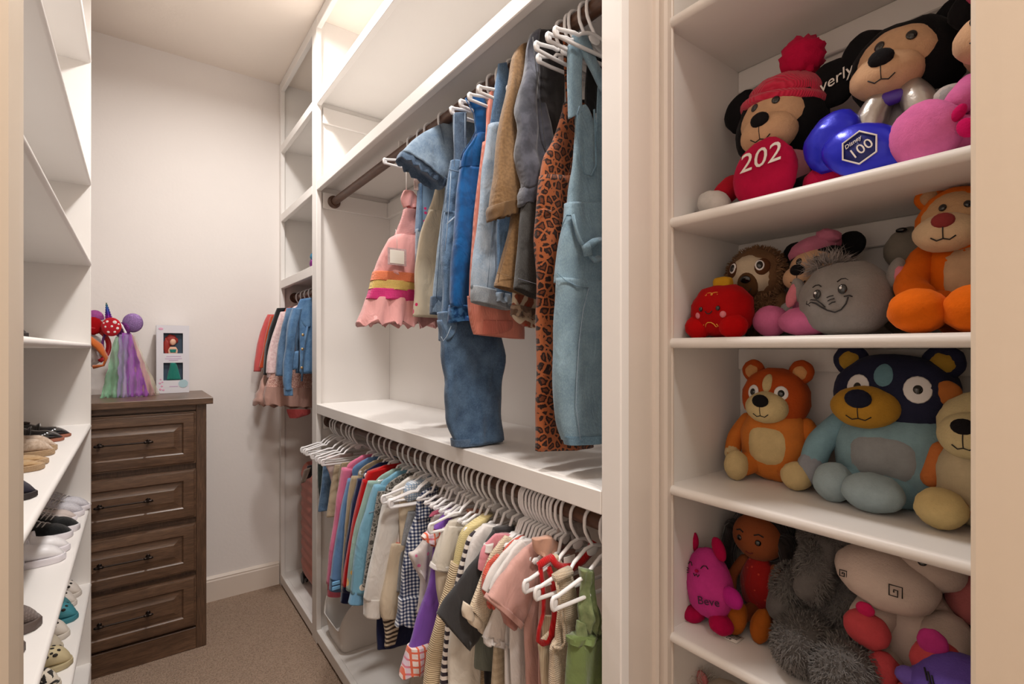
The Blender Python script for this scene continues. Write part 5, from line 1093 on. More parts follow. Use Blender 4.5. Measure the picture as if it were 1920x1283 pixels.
garment('black_jacket', 'black jacket between the pink fleece and the orange coat', 'jacket', 'jackets and skirts in the corner bay', 2.79, [
  ('body', 'black_gather', [(0.69, 1.575, 0.78, 1.575), (0.63, 1.545, 0.84, 1.545), (0.625, 1.48, 0.845, 1.48), (0.63, 1.35, 0.84, 1.35), (0.63, 1.22, 0.84, 1.22)], {'t': 0.016}),
  ('sleeve', 'black_gather', [(0.58, 1.55, 0.621, 1.552), (0.543, 1.434, 0.578, 1.435), (0.525, 1.325, 0.555, 1.325), (0.518, 1.209, 0.543, 1.208)], {'t': 0.02, 'wr': 0.008}),
])

garment('orange_coat', 'orange coat in the corner bay', 'jacket', 'jackets and skirts in the corner bay', 2.87, [
  ('body', 'orange_felt2', [(0.69, 1.575, 0.78, 1.575), (0.63, 1.545, 0.84, 1.545), (0.625, 1.48, 0.845, 1.48), (0.63, 1.35, 0.84, 1.35), (0.63, 1.25, 0.84, 1.25)], {'t': 0.016}),
  ('sleeve', 'orange_felt2', [(0.566, 1.515, 0.602, 1.516), (0.54, 1.408, 0.571, 1.409), (0.52, 1.297, 0.551, 1.297), (0.51, 1.242, 0.535, 1.241)], {'t': 0.02, 'wr': 0.008}),
])

garment('coral_coat', 'coral pink coat, farthest in the corner bay', 'jacket', 'jackets and skirts in the corner bay', 2.96, [
  ('body', 'coral_felt', [(0.69, 1.575, 0.78, 1.575), (0.63, 1.545, 0.84, 1.545), (0.625, 1.48, 0.845, 1.48), (0.63, 1.35, 0.84, 1.35), (0.63, 1.25, 0.84, 1.25)], {'t': 0.016}),
  ('sleeve', 'coral_felt', [(0.568, 1.526, 0.61, 1.527), (0.534, 1.439, 0.581, 1.44), (0.511, 1.324, 0.557, 1.324), (0.498, 1.22, 0.534, 1.219)], {'t': 0.02, 'wr': 0.008}),
])

garment('tulle_skirt', 'dusty pink layered tulle skirt below the jackets', 'skirt', 'jackets and skirts in the corner bay', 2.83, [
  ('waist', 'dusty_tulle', [(0.589, 1.38, 0.721, 1.382), (0.551, 1.242, 0.763, 1.237)], {'t': 0.02, 'hem': False}),
  ('tulle_layer', 'dusty_tulle', [(0.548, 1.256, 0.777, 1.252), (0.518, 1.183, 0.782, 1.167), (0.493, 1.113, 0.782, 1.086), (0.474, 1.06, 0.777, 1.022)], {'t': 0.05, 'rip': 0.018, 'rf': 120, 'wr': 0.014, 'ws': 40, 'tt': (0.6, 1.3)}),
  ('tulle_layer', 'cream_tulle2', [(0.557, 1.243, 0.741, 1.239), (0.517, 1.163, 0.755, 1.147), (0.483, 1.078, 0.755, 1.05)], {'t': 0.03, 'rip': 0.014, 'rf': 80}),
])

garment('sequin_skirt', 'rose gold sequinned skirt below the pink fleece', 'skirt', 'jackets and skirts in the corner bay', 2.7, [
  ('body', 'rose_sequin', [(0.572, 1.325, 0.728, 1.325), (0.528, 1.22, 0.736, 1.214), (0.504, 1.137, 0.736, 1.115)], {'t': 0.02, 'rip': 0.006, 'rf': 60}),
  ('hem_layer', 'dusty_tulle', [(0.508, 1.158, 0.736, 1.137), (0.499, 1.104, 0.741, 1.076), (0.504, 1.069, 0.746, 1.037)], {'t': 0.034, 'rip': 0.01, 'rf': 90}),
])

garment('red_bag', 'small red cloth bag hanging under the skirts', 'bag', 'jackets and skirts in the corner bay', 2.6, [
  ('body', 'red_webbing2', [(0.581, 1.048, 0.693, 1.04), (0.586, 1.026, 0.688, 1.016), (0.596, 1.004, 0.632, 1.002)], {'t': 0.01}),
])
# ---- trims, pockets, buttons and tags on single garments
GT = {g[0]: g[4] for g in GY}
def strip(g, nm, pts, r, mk, flat=.4, n=6): MB().tube(pts, r, n, flat=flat).build(nm, cm(mk) if isinstance(mk, str) else mk, GT[g])
strip('denim_overalls', 'stitching', [(0.632, 1.086, 1.926), (0.632, 1.086, 1.863), (0.633, 1.086, 1.794)], 0.0014, 'denim_pale', 0.4)
strip('denim_overalls', 'stitching', [(0.664, 1.086, 1.935), (0.664, 1.086, 1.871), (0.666, 1.086, 1.801)], 0.0014, 'denim_pale', 0.4)
strip('denim_overalls', 'seam', [(0.618, 1.076, 1.78), (0.614, 1.076, 1.711), (0.607, 1.076, 1.632), (0.601, 1.076, 1.579)], 0.002, 'denim_pale', 0.4)
strip('denim_overalls', 'pocket_seam', [(0.607, 1.076, 1.645), (0.627, 1.076, 1.664), (0.652, 1.076, 1.684)], 0.0022, 'denim_pale', 0.4)
strip('denim_overalls', 'pocket_seam', [(0.61, 1.062, 1.395), (0.599, 1.062, 1.371), (0.588, 1.062, 1.359), (0.583, 1.062, 1.369)], 0.0016, 'denim_pale', 0.4)
strip('denim_overalls', 'belt_seam', [(0.612, 1.076, 1.779), (0.637, 1.076, 1.779), (0.668, 1.076, 1.791)], 0.003, 'denim_dark', 0.4)
strip('blue_pinafore', 'neck_binding', [(0.636, 1.04, 1.946), (0.66, 1.04, 1.917), (0.668, 1.04, 1.876), (0.654, 1.04, 1.848), (0.63, 1.04, 1.813), (0.624, 1.04, 1.794)], 0.003, 'cobalt_dark', 0.4)
strip('light_jeans', 'side_seam', [(0.678, 0.952, 1.78), (0.663, 0.952, 1.678), (0.652, 0.952, 1.578), (0.642, 0.952, 1.479)], 0.0016, 'denim_light', 0.4)
strip('charcoal_jumpsuit', 'sleeve_seam', [(0.668, 0.82, 1.996), (0.675, 0.82, 1.942), (0.687, 0.82, 1.867), (0.7, 0.82, 1.791), (0.712, 0.82, 1.725)], 0.002, 'charcoal_twill', 0.4)
strip('leopard_overalls', 'side_seam', [(0.761, 0.77, 1.812), (0.723, 0.77, 1.702), (0.714, 0.77, 1.6), (0.711, 0.77, 1.489), (0.708, 0.77, 1.356), (0.705, 0.77, 1.224), (0.708, 0.77, 1.137)], 0.0018, 'leopard', 0.4)
strip('leopard_overalls', 'pocket_seam', [(0.639, 0.77, 1.612), (0.656, 0.77, 1.621), (0.676, 0.77, 1.62)], 0.002, 'leopard', 0.4)
strip('blue_overalls', 'armhole_binding', [(0.692, 0.706, 1.813), (0.686, 0.706, 1.795), (0.686, 0.706, 1.754), (0.694, 0.706, 1.709), (0.705, 0.706, 1.685), (0.724, 0.706, 1.684), (0.738, 0.706, 1.708), (0.736, 0.706, 1.772), (0.733, 0.706, 1.819)], 0.0028, 'chambray_dark', 0.4)
strip('blue_overalls', 'knee_seam', [(0.629, 0.7, 1.482), (0.649, 0.7, 1.47), (0.677, 0.7, 1.462), (0.712, 0.7, 1.46)], 0.0018, 'chambray_dark', 0.4)
strip('blue_overalls', 'side_seam', [(0.71, 0.698, 1.46), (0.695, 0.698, 1.417), (0.684, 0.698, 1.355), (0.678, 0.698, 1.293), (0.675, 0.698, 1.232), (0.687, 0.698, 1.165)], 0.0016, 'denim_pale', 0.4)
strip('blue_overalls', 'pocket_seam', [(0.641, 0.7, 1.571), (0.652, 0.7, 1.593), (0.666, 0.7, 1.595), (0.674, 0.7, 1.584)], 0.0024, 'chambray_dark', 0.4)
strip('blue_overalls', 'tie_belt', [(0.665, 0.696, 1.596), (0.673, 0.696, 1.569), (0.685, 0.696, 1.548), (0.699, 0.696, 1.535)], 0.0075, 'chambray', 0.5)
strip('blue_overalls', 'tie_knot', [(0.688, 0.686, 1.54), (0.693, 0.686, 1.531), (0.696, 0.686, 1.519)], 0.0105, 'chambray', 0.9)
strip('blue_overalls', 'tie_loop', [(0.7, 0.69, 1.539), (0.719, 0.69, 1.551), (0.737, 0.69, 1.556)], 0.0085, 'chambray', 0.5)
strip('blue_overalls', 'tie_loop', [(0.698, 0.688, 1.526), (0.714, 0.688, 1.513), (0.732, 0.688, 1.519)], 0.0085, 'chambray', 0.5)
strip('red_trim_tank', 'armhole_trim', [(0.61, 0.728, 0.934), (0.616, 0.728, 0.9), (0.62, 0.728, 0.868), (0.619, 0.728, 0.838), (0.608, 0.728, 0.811), (0.605, 0.728, 0.793), (0.615, 0.728, 0.783), (0.628, 0.728, 0.78), (0.639, 0.728, 0.791), (0.647, 0.728, 0.819), (0.649, 0.728, 0.85), (0.642, 0.728, 0.893), (0.631, 0.728, 0.924)], 0.0075, 'red_trim', 0.6)
strip('red_trim_tank', 'neck_trim', [(0.634, 0.722, 0.942), (0.645, 0.722, 0.927), (0.661, 0.722, 0.916), (0.687, 0.722, 0.911), (0.716, 0.722, 0.917), (0.737, 0.722, 0.929), (0.75, 0.722, 0.946)], 0.009, 'red_trim', 0.6)
strip('red_trim_tank', 'shoulder_trim', [(0.605, 0.726, 0.932), (0.621, 0.726, 0.938), (0.64, 0.726, 0.941)], 0.007, 'red_trim', 0.6)
strip('tan_tank', 'armhole_edge', [(0.613, 0.684, 0.917), (0.621, 0.684, 0.876), (0.632, 0.684, 0.823), (0.634, 0.684, 0.797), (0.624, 0.684, 0.791), (0.606, 0.684, 0.799)], 0.0045, 'oatmeal_knit', 0.7)
strip('tan_tank', 'shoulder_cap', [(0.61, 0.686, 0.921), (0.631, 0.686, 0.925), (0.65, 0.686, 0.926)], 0.01, 'oatmeal_knit', 0.7)
strip('patch_sweater', 'seam', [(0.573, 1.5, 0.836), (0.593, 1.5, 0.838), (0.618, 1.5, 0.83)], 0.0015, 'denim_light', 0.4)
strip('gingham_dress', 'strap', [(0.657, 1.315, 0.92), (0.674, 1.315, 0.929), (0.7, 1.315, 0.937)], 0.005, 'navy_gingham', 0.4)
strip('denim_shirt_dress', 'shoulder_seam', [(0.7, 1.286, 1.993), (0.714, 1.286, 1.95), (0.721, 1.286, 1.89), (0.721, 1.286, 1.831)], 0.0022, 'denim_dark', 0.4)
strip('denim_shirt_dress', 'side_seam', [(0.72, 1.284, 1.812), (0.706, 1.284, 1.701), (0.696, 1.284, 1.577), (0.689, 1.284, 1.485)], 0.0018, 'denim_dark', 0.4)
strip('denim_jacket', 'button_placket', [(0.66, 2.53, 1.449), (0.65, 2.53, 1.377), (0.64, 2.53, 1.3), (0.635, 2.53, 1.185)], 0.008, 'denim_jean', 0.4)
strip('brown_jumpsuit', 'side_seam', [(0.649, 0.872, 1.599), (0.635, 0.872, 1.551), (0.621, 0.872, 1.51), (0.615, 0.872, 1.481)], 0.0016, 'tan_dark', 0.4)
strip('brown_jumpsuit', 'hem_seam', [(0.611, 0.87, 1.501), (0.651, 0.87, 1.495), (0.695, 0.87, 1.489)], 0.0014, 'tan_dark', 0.4)
strip('charcoal_jumpsuit', 'hem_seam', [(0.634, 0.826, 1.486), (0.66, 0.826, 1.482), (0.689, 0.826, 1.477)], 0.0014, 'charcoal_blue', 0.4)
MB().box(0.617, 0.679, 1.4607999999999999, 1.462, 1.599, 1.652, .0008).build('price_tag', plain('tag_card_floral', (226, 190, 190), .6, var=.35, vscale=120), GT['sundress'], angle=30)
MB().box(0.624, 0.671, 1.4592999999999998, 1.4605, 1.604, 1.646, .0008).build('price_tag_face', plain('tag_card', (234, 226, 214), .6), GT['sundress'], angle=30)
strip('sundress', 'tag_string', [(0.644, 1.463, 1.711), (0.648, 1.463, 1.679), (0.649, 1.463, 1.652)], .0007, plain('tag_string', (230,220,214), .6), 1)
strip('sundress', 'hanging_loop', [(0.706, 1.52, 1.957), (0.706, 1.52, 1.905), (0.706, 1.52, 1.853)], .0015, plain('clear_loop', (232,226,220), .4), 1)
MB().box(0.669, 0.699, 0.725, 0.726, 0.912, 0.932, .0008).build('care_label', plain('care_label', (236, 232, 226), .6), GT['red_trim_tank'], angle=30)
for _z in (-1, 0, 1): pass
MB().blob((0.637, 2.518, 1.407), (.007, .003, .007), nu=10, nv=6).build('button', plain('brass_button', (176, 150, 110), .35, .7), GT['denim_jacket'])
MB().blob((0.635, 2.518, 1.339), (.007, .003, .007), nu=10, nv=6).build('button', plain('brass_button', (176, 150, 110), .35, .7), GT['denim_jacket'])
MB().blob((0.632, 2.518, 1.25), (.007, .003, .007), nu=10, nv=6).build('button', plain('brass_button', (176, 150, 110), .35, .7), GT['denim_jacket'])
MB().box(0.538, 0.566, 1.749, 1.753, 0.526, 0.539, .002).build('cuff_badge', plain('badge_blue', (120, 180, 226), .6), GT['blue_sweatshirt'], angle=30)
MB().box(0.538, 0.566, 1.749, 1.753, 0.509, 0.522, .002).build('cuff_badge', plain('badge_blue', (120, 180, 226), .6), GT['blue_sweatshirt'], angle=30)
# ---- one hanger for every garment, then the empty ones
UG_, LG_, JG_ = 'white hangers on the upper rod', 'white hangers on the lower rod', 'white hangers in the corner bay'
def short(l): 
    for k in (',', ' with ', ' beside ', ' next to ', ' on the ', ' hanging ', ' half ', ' behind ', ' between ', ' glimpsed ', ' bunched ', ' folded ', ' printed ', ' below ', ' peeking ', ' embroidered ', ' in the '): l = l.split(k)[0]
    return l
seen = set()
for i, (nm, lb, grp, y, t) in enumerate(GY):
    s = short(lb)
    if nm == 'white_tee': s = lb.split(',')[1].strip().replace('nearer of two', 'nearer white tee').replace('farther of two', 'farther white tee')
    if s in seen: s = nm.replace('_', ' ')
    seen.add(s); jit = math.sin(i*12.9)*.05
    if 'upper' in grp: hanger('ups' if nm in ('denim_romper', 'cream_trousers', 'denim_shirt_dress', 'leopard_overalls') else 'upx' if nm in ('floral_shorts', 'denim_shorts', 'brown_jumpsuit', 'charcoal_jumpsuit', 'black_blouse') else 'up', .733, y+.004, 2.020, 'white plastic hanger on the upper rod holding the '+s, UG_, jit)
    elif 'lower' in grp and nm not in ('sage_shorts', 'zigzag_leggings', 'navy_leggings', 'cable_sweater', 'ruffle_tee', 'fruit_onesie', 'white_tee', 'pink_collar_top', 'coral_knit', 'red_trim_tank', 'tan_tank', 'green_top'):
        hanger('low' if nm in ('navy_shorts', 'denim_skirt', 'blush_top', 'beige_shorts', 'khaki_shorts', 'check_shirt', 'gingham_dress', 'linen_top', 'white_onesie') else 'stub' if nm in ('peach_blouse', 'chiffon_top', 'dusty_pink_tee', 'crochet_top', 'charcoal_tee', 'print_top', 'white_long_top', 'striped_top', 'purple_dress', 'ruffle_blouse') else 'mid', .715, y+.002, 1.008, 'white plastic hanger on the lower rod holding the '+s, LG_, jit)
    elif nm in ('red_trim_tank', 'tan_tank', 'green_top'): hanger('low', .715, y-.002, 1.008, 'white plastic hanger holding the '+s+' with its looped tip showing', LG_, {'red_trim_tank': .03, 'tan_tank': -.02, 'green_top': .02}[nm])
    elif 'corner' in grp and nm not in ('red_bag', 'sequin_skirt', 'tulle_skirt'): hanger('mid', .735, y+.002, 1.635, 'white plastic hanger in the corner bay holding the '+s, JG_, jit)
for k, y in enumerate((.900, .888, .876, .864, .852, .840, .828, .816)):
    hanger('stub', .715, y, 1.008, 'white hanger in the tight cluster above the cream crochet and white tees', 'tight cluster of white hangers', math.sin(k*5)*.03)
for k, y in enumerate((1.30, 1.225, 1.205, 1.145, 1.075, 1.05)):
    hanger('stub', .715, y, 1.008, 'white hanger without its own visible garment between the gingham dress and yellow cardigan', 'spare white hangers mid rod', math.sin(k*7)*.06)
for k, y in enumerate((2.25, 2.035)):
    hanger('low', .715, y, 1.008, 'spare white hanger between the shorts at the far end of the lower rod', 'spare white hangers far end', math.sin(k*3)*.05)
hanger('stub', .715, .768, 1.008, 'white hanger skewed on the rod left of the red-trimmed tank', None, .3)
hanger('up', .733, .770, 2.020, 'second white hanger behind the chambray overalls on the upper rod', None, .04)
hanger('up', .733, .705, 2.020, 'white hanger nearest the wardrobe post on the upper rod', None, -.04)
# clear size rings hanging around hanger necks
rg = MB().tube([(.0115*math.cos(a), 0, .0115*math.sin(a)) for a in [2*PI*k/20 for k in range(20)]], .0008, 6, closed=True)
ro = None
for k, y in enumerate((1.345, 1.285, 1.235, 1.180, 1.128, 1.030)):
    if ro is None: o = ro = rg.build('size_ring', plain('pale_ring_plastic', (214, 206, 200), .3), None)
    else: o = ro.copy(); COL.objects.link(o)
    o.location = (.692, y-.012, .962); o.rotation_euler = (0, 0, .15); setp(o, 'thin clear ring hooked on a hanger neck of the lower rod', 'ring', 'clear hanger rings')
# ------------------------------------------------------------------ plush toys
PB = lambda k, c, **kw: plush('plush_'+k, c, **kw)
M_EYE = plain('black_bead', (12, 12, 14), .12, coat=.5); M_EYEW = plain('white_eye_felt', (232, 228, 226), .8)
M_STITCH = plain('black_stitch', (30, 26, 26), .8)
class Toy:
    """local axes: x = viewer's right, -y = towards the aisle, z up; base on the shelf"""
    def __init__(s, name, label, base, yaw=0, cat='plush toy', group='plush toys on the shelves', lean=0):
        s.t = thing(name, label, cat, base, group)
        s.M = Matrix.Translation(Vector(base)) @ Matrix.Rotation(-PI/2+yaw, 4, 'Z') @ Matrix.Rotation(lean, 4, 'Y')
    def put(s, mb, nm, mat, parent=None, angle=None, kind=None):
        o = MB().add([s.M @ p for p in mb.v], mb.f).build(nm, mat, parent or s.t, angle=angle)
        if kind: o['kind'] = kind
        return o
    def blob(s, nm, mat, c, r, rot=(0, 0, 0), parent=None, **k):
        k.setdefault('nz', .06); k.setdefault('ns', 9); k.setdefault('seed', c[0]*31+c[2]*17)
        k.setdefault('nu', 24); k.setdefault('nv', 16)
        return s.put(MB().blob(c, r, rot, **k), nm, mat, parent)
    def bead(s, nm, mat, c, r, rot=(0, 0, 0), parent=None): return s.put(MB().blob(c, r, rot, 14, 8), nm, mat, parent)
    def limb(s, nm, mat, pts, rad, parent=None, n=14):
        P = [Vector(p) for p in pts]; b = MB(); m = 14; path = []; rr = []
        for i in range(m+1):
            g = i/m*(len(P)-1); k = min(int(g), len(P)-2); u = g-k
            a, p, q, d = P[max(k-1, 0)], P[k], P[k+1], P[min(k+2, len(P)-1)]
            path.append(.5*((2*p)+(-a+q)*u+(2*a-5*p+4*q-d)*u*u+(-a+3*p-3*q+d)*u**3)); rr.append(rad[k]+(rad[k+1]-rad[k])*u)
        t0 = (path[0]-path[1]).normalized(); t1 = (path[-1]-path[-2]).normalized()
        cap0 = [path[0]+t0*rr[0]*math.sin(a) for a in (1.4, 1.0, .5)]; c0 = [rr[0]*math.cos(a) for a in (1.4, 1.0, .5)]
        cap1 = [path[-1]+t1*rr[-1]*math.sin(a) for a in (.5, 1.0, 1.4)]; c1 = [rr[-1]*math.cos(a) for a in (.5, 1.0, 1.4)]
        b.tube(cap0+path+cap1, c0+rr+c1, n); return s.put(b, nm, mat, parent)
    def line(s, nm, mat, pts, r=.0009, parent=None):
        return s.put(MB().tube(pts, r, 6), nm, mat, parent)
    def on(s, c, r, pts, r_=.0012, nm='embroidery', mat=None, parent=None, rot=(0, 0, 0), lift=.0006, closed=False):
        """embroidered line: (u,v) angles on the front of an ellipsoid"""
        R_ = Euler(rot).to_matrix(); P = []
        for (u, v) in pts:
            x, z = u, v; q = max(0, 1-x*x-z*z); P.append(Vector(c)+R_ @ Vector((x*(r[0]+lift), -math.sqrt(q)*(r[1]+lift), z*(r[2]+lift))))
        return s.put(MB().tube(P, r_, 6, closed=closed), nm, mat or M_STITCH, parent)
    def pos(s, c, r, u, v): return Vector(c)+Vector((u*r[0], -math.sqrt(max(0, 1-u*u-v*v))*r[1], v*r[2]))
    def eye(s, c, r, u, v, rad, mat=None, white=None, parent=None, nm='eye'):
        p = s.pos(c, r, u, v); n = Vector((u/r[0], -math.sqrt(max(.01, 1-u*u-v*v))/r[1], v/r[2])).normalized()
        M = frame((0, 0, 0), n).to_3x3()
        if white: s.put(MB().blob(p, (white[0], white[1], .0022), M=M, nu=16, nv=8), 'eye_white', M_EYEW, parent); p = p+n*.0012
        return s.put(MB().blob(p, (rad[0], rad[1], .003), M=M, nu=14, nv=8), nm, mat or M_EYE, parent)
    def patch(s, nm, mat, c, r, u, v, ru, rv, lift=.0015, parent=None, e=1.0, n=20):
        """felt patch hugging the front of an ellipsoid"""
        b = MB(); vs_ = []; f = []; K = 5; sg = lambda q: math.copysign(abs(q)**e, q)
        def P(x, z, l):
            q = max(0.0, 1-x*x-z*z); return Vector(c)+Vector((x*(r[0]+l), -math.sqrt(q)*(r[1]+l), z*(r[2]+l)))
        vs_.append(P(u, v, lift))
        for k in range(1, K+1):
            for i in range(n):
                a = 2*PI*i/n; x = u+ru*k/K*sg(math.cos(a)); z = v+rv*k/K*sg(math.sin(a)); m = math.hypot(x, z)
                if m > .99: x, z = x/m*.99, z/m*.99
                vs_.append(P(x, z, lift if k < K else -.001))
        for i in range(n): f.append((0, 1+i, 1+(i+1) % n))
        for k in range(K-1):
            for i in range(n): f.append((1+k*n+i, 1+(k+1)*n+i, 1+(k+1)*n+(i+1) % n, 1+k*n+(i+1) % n))
        b.add(vs_, f); return s.put(b, nm, mat, parent)
    def text(s, nm, txt, size, p, n, mat, parent, up=(0, 0, 1), roll=0, shear=0):
        M = s.M @ frame(p, n, up) @ Matrix.Rotation(roll, 4, 'Z'); return text_mesh(nm, txt, size, M, mat, parent, shear=shear)
    def fur(s, nm, mat, shapes, count, ln, wd=.0009, seed=1, droop=.5, skip=None):
        rnd = random.Random(seed); v = []; f = []; tot = sum(a[1][0]*a[1][2] for a in shapes)
        for (c, r) in shapes:
            for k in range(int(count*r[0]*r[2]/tot)):
                z = rnd.uniform(-1, 1); a = rnd.uniform(0, 2*PI); q = math.sqrt(1-z*z); d = Vector((q*math.cos(a), q*math.sin(a), z))
                p = Vector(c)+Vector((d.x*r[0], d.y*r[1], d.z*r[2]))*.985
                if skip and skip(p): continue
                n = Vector((d.x/r[0], d.y/r[1], d.z/r[2])).normalized()
                t = Vector((rnd.gauss(0, .5), rnd.gauss(0, .5), rnd.gauss(-droop, .5))); t = (t-n*t.dot(n)); l = ln*rnd.uniform(.6, 1.2)
                sd = n.cross(t if t.length > 1e-4 else Vector((0, 0, 1)))
                sd = sd.normalized()*wd if sd.length > 1e-6 else Vector((wd, 0, 0))
                m = p+n*l*.6+t*l*.35; e = p+n*l*.8+t*l*1.0
                i = len(v); v += [p-sd, p+sd, m+sd*.7, m-sd*.7, e]; f += [(i, i+1, i+2, i+3), (i+3, i+2, i+4)]
        b = MB(); b.add(v, f); return s.put(b, nm, mat, None, kind='stuff')

def bear(name, label, base, yaw, C, head, body, ears, earr, muzz, legs, arms, nose=.010, face=None, eyes=(.34, .22, .006), belly=None, cat='plush toy', lean=0, earflat=.5, inner=None, eye_white=None):
    """generic sitting bear; C: dict of colours head, body, ear, muzzle, paw, foot, limb"""
    T = Toy(name, label, base, yaw, cat, lean=lean); g = lambda k, d='body': PB('%d_%d_%d' % tuple(C.get(k, C.get(d))), C.get(k, C.get(d)))
    bo = T.blob('body', g('body'), body[0], body[1], e=.85)
    if belly: T.patch('belly_patch', PB('%d_%d_%db' % tuple(belly[4]), belly[4]), body[0], body[1], belly[0], belly[1], belly[2], belly[3], e=.6, lift=.003, parent=bo)
    hd = T.blob('head', g('head'), head[0], head[1], e=.9)
    for s, p in zip((-1, 1), ears):
        e = T.blob('ear', g('ear', 'head'), p, (earr, earr*earflat, earr), parent=hd)
        if inner: T.blob('inner_ear', PB('%d_%d_%db' % tuple(inner), inner), (p[0], p[1]-earr*earflat*.6, p[2]-.001), (earr*.62, earr*earflat*.55, earr*.62), parent=e)
    if face: T.blob('face', PB('%d_%d_%db' % tuple(face[2]), face[2]), face[0], face[1], parent=hd, nz=.03)
    if muzz:
        mz = T.blob('muzzle', g('muzzle'), muzz[0], muzz[1], parent=hd, nz=.03)
        T.bead('nose', PB('nose_%d' % C.get('nose', (30, 28, 30))[0], C.get('nose', (30, 28, 30))), (muzz[0][0], muzz[0][1]-muzz[1][1]*.93, muzz[0][2]+muzz[1][2]*.45), (nose*1.25, nose*.6, nose), parent=hd)
        T.on(muzz[0], muzz[1], [(-.35, -.35), (-.18, -.52), (0, -.45), (.18, -.52), (.35, -.35)], .0009, 'mouth', parent=hd)
        T.on(muzz[0], muzz[1], [(0, .2), (0, -.1), (0, -.45)], .0007, 'mouth_seam', parent=hd)
    c, r = (face[0], face[1]) if face else head
    for s in (-1, 1): T.eye(c, r, s*eyes[0], eyes[1], (eyes[2], eyes[2]*1.15), white=eye_white, parent=hd)
    for (pts, rad, paw) in arms:
        a = T.limb('arm', g('limb'), pts, rad)
        if paw: T.blob('paw', g('paw'), pts[-1], paw, parent=a)
    for (pts, rad, ft, fr) in legs:
        l = T.limb('leg', g('leg', 'limb'), pts, rad)
        if ft: T.blob('foot', g('foot', 'paw'), ft, fr, parent=l)
    return T, hd
SA, SB, SC, SD = 1.5828, 1.3603, 1.0888, .8173
BLACK = (26, 25, 27); TAN = (222, 178, 140)
# ---- upper toy shelf
T, hd = bear('plush_bear', 'black and tan plush bear with a red beanie and crimson feet', (.945, .445, SA), .0, dict(head=BLACK, body=(224, 150, 164), ear=BLACK, muzzle=TAN, paw=(226, 220, 214), foot=(206, 26, 74), limb=BLACK),
    ((.004, 0, .163), (.078, .058, .074)), ((0, .005, .065), (.062, .048, .072)), ((-.072, .01, .222), (.088, .004, .208)), .040, ((.008, -.055, .135), (.048, .034, .036)),
    [([(.0, -.02, .04), (.01, -.05, .05)], [.025, .028], (.014, -.082, .056), (.054, .024, .060)), ([(.03, -.02, .03), (.085, -.045, .03)], [.022, .022], (.105, -.055, .028), (.040, .024, .028))],
    [([(-.045, 0, .10), (-.072, -.025, .068), (-.082, -.055, .045)], [.018, .016, .015], None), ([(.05, 0, .10), (.085, -.01, .06)], [.018, .016], None)], nose=.013, face=((.006, -.020, .166), (.062, .050, .056), TAN), eyes=(.30, .36, .0068), earflat=.35)
T.blob('paw', PB('white_glove', (226, 220, 214)), (-.084, -.075, .030), (.034, .024, .024), (0, .5, 0)); T.limb('cuff', PB('red_cuff', (196, 30, 50)), [(-.070, -.036, .066), (-.078, -.050, .052)], [.022, .021])
M_RKN = cloth('red_knit', (206, 30, 66), 'rib', (226, 60, 92), 1.4, bump=.8)
T.blob('beanie', M_RKN, (.012, .004, .214), (.066, .056, .042), (0, .18, 0), parent=hd); T.put(MB().tube([(.066*math.cos(a)+.008, .004-.060*math.sin(a), .200-.012*math.cos(a)) for a in [2*PI*k/24 for k in range(24)]], .010, 8, closed=True), 'beanie_brim', M_RKN, hd)
T.blob('pompom', PB('pom_red', (214, 26, 74)), (.040, .0, .272), (.036, .034, .034), nz=.25, ns=16, parent=hd)
T.text('name_lettering', 'Averly', .026, (.088, -.0125, .205), (.1, -1, 0), plain('white_thread', (236, 228, 220), .8), hd, roll=.32, shear=.3)
T.text('year_lettering', '202', .046, (.018, -.1085, .076), (.1, -1, .1), plain('white_thread', (236, 228, 220), .8), T.t, roll=.12, shear=.2)
T, hd = bear('plush_bear', 'black and tan plush bear in a silver suit with shiny blue feet', (.945, .258, SA), .10, dict(head=BLACK, body=(176, 172, 170), ear=BLACK, muzzle=TAN, paw=(196, 184, 178), foot=(28, 32, 190), limb=(168, 164, 162)),
    ((.004, 0, .188), (.072, .054, .066)), ((.0, .005, .075), (.070, .050, .080)), ((-.050, .010, .238), (.066, .010, .238)), .035, ((-.012, -.053, .162), (.046, .034, .033)),
    [([(-.03, -.02, .04), (-.06, -.05, .05)], [.022, .022], None, None), ([(.01, -.02, .03), (-.01, -.06, .035)], [.022, .022], None, None)],
    [([(-.05, 0, .115), (-.075, -.03, .07)], [.018, .016], None), ([(.05, 0, .115), (.075, -.04, .085), (.062, -.062, .098)], [.020, .019, .018], (.022, .016, .020))], nose=.013, face=((.0, -.020, .192), (.056, .044, .049), TAN), eyes=(.34, .30, .007), earflat=.4)
M_SILV = plain('silver_lame', (178, 172, 166), .32, .75, bump=.5, bscale=80); M_BLUES = plain('blue_satin', (26, 34, 196), .28, .25, bump=.4, bscale=60)
for s in (-1, 1): T.limb('jacket_lapel', M_SILV, [(s*.014, -.048, .138), (s*.030, -.056, .10), (s*.046, -.050, .03)], [.016, .022, .022])
T.bead('bow_tie', plain('purple_satin_tie', (70, 40, 150), .4), (-.006, -.062, .124), (.024, .008, .011))
T.blob('foot', M_BLUES, (-.076, -.070, .078), (.040, .026, .046), (0, .5, 0), nz=.1); ft = T.blob('foot', M_BLUES, (-.028, -.105, .042), (.056, .024, .038), (0, .35, 0), nz=.05)
hx = [Vector((-.028+.023*math.sin(a), -.1300, .040+.023*math.cos(a))) for a in [PI/3*k for k in range(6)]]
T.put(MB().tube(hx, .0013, 6, closed=True), 'hexagon_emblem', plain('white_thread', (236, 228, 220), .8), ft)
T.put(MB().prism([(p.x, p.z) for p in hx], 'y', -.1294, -.1275), 'emblem_field', plain('emblem_blue', (24, 34, 110), .5), ft)
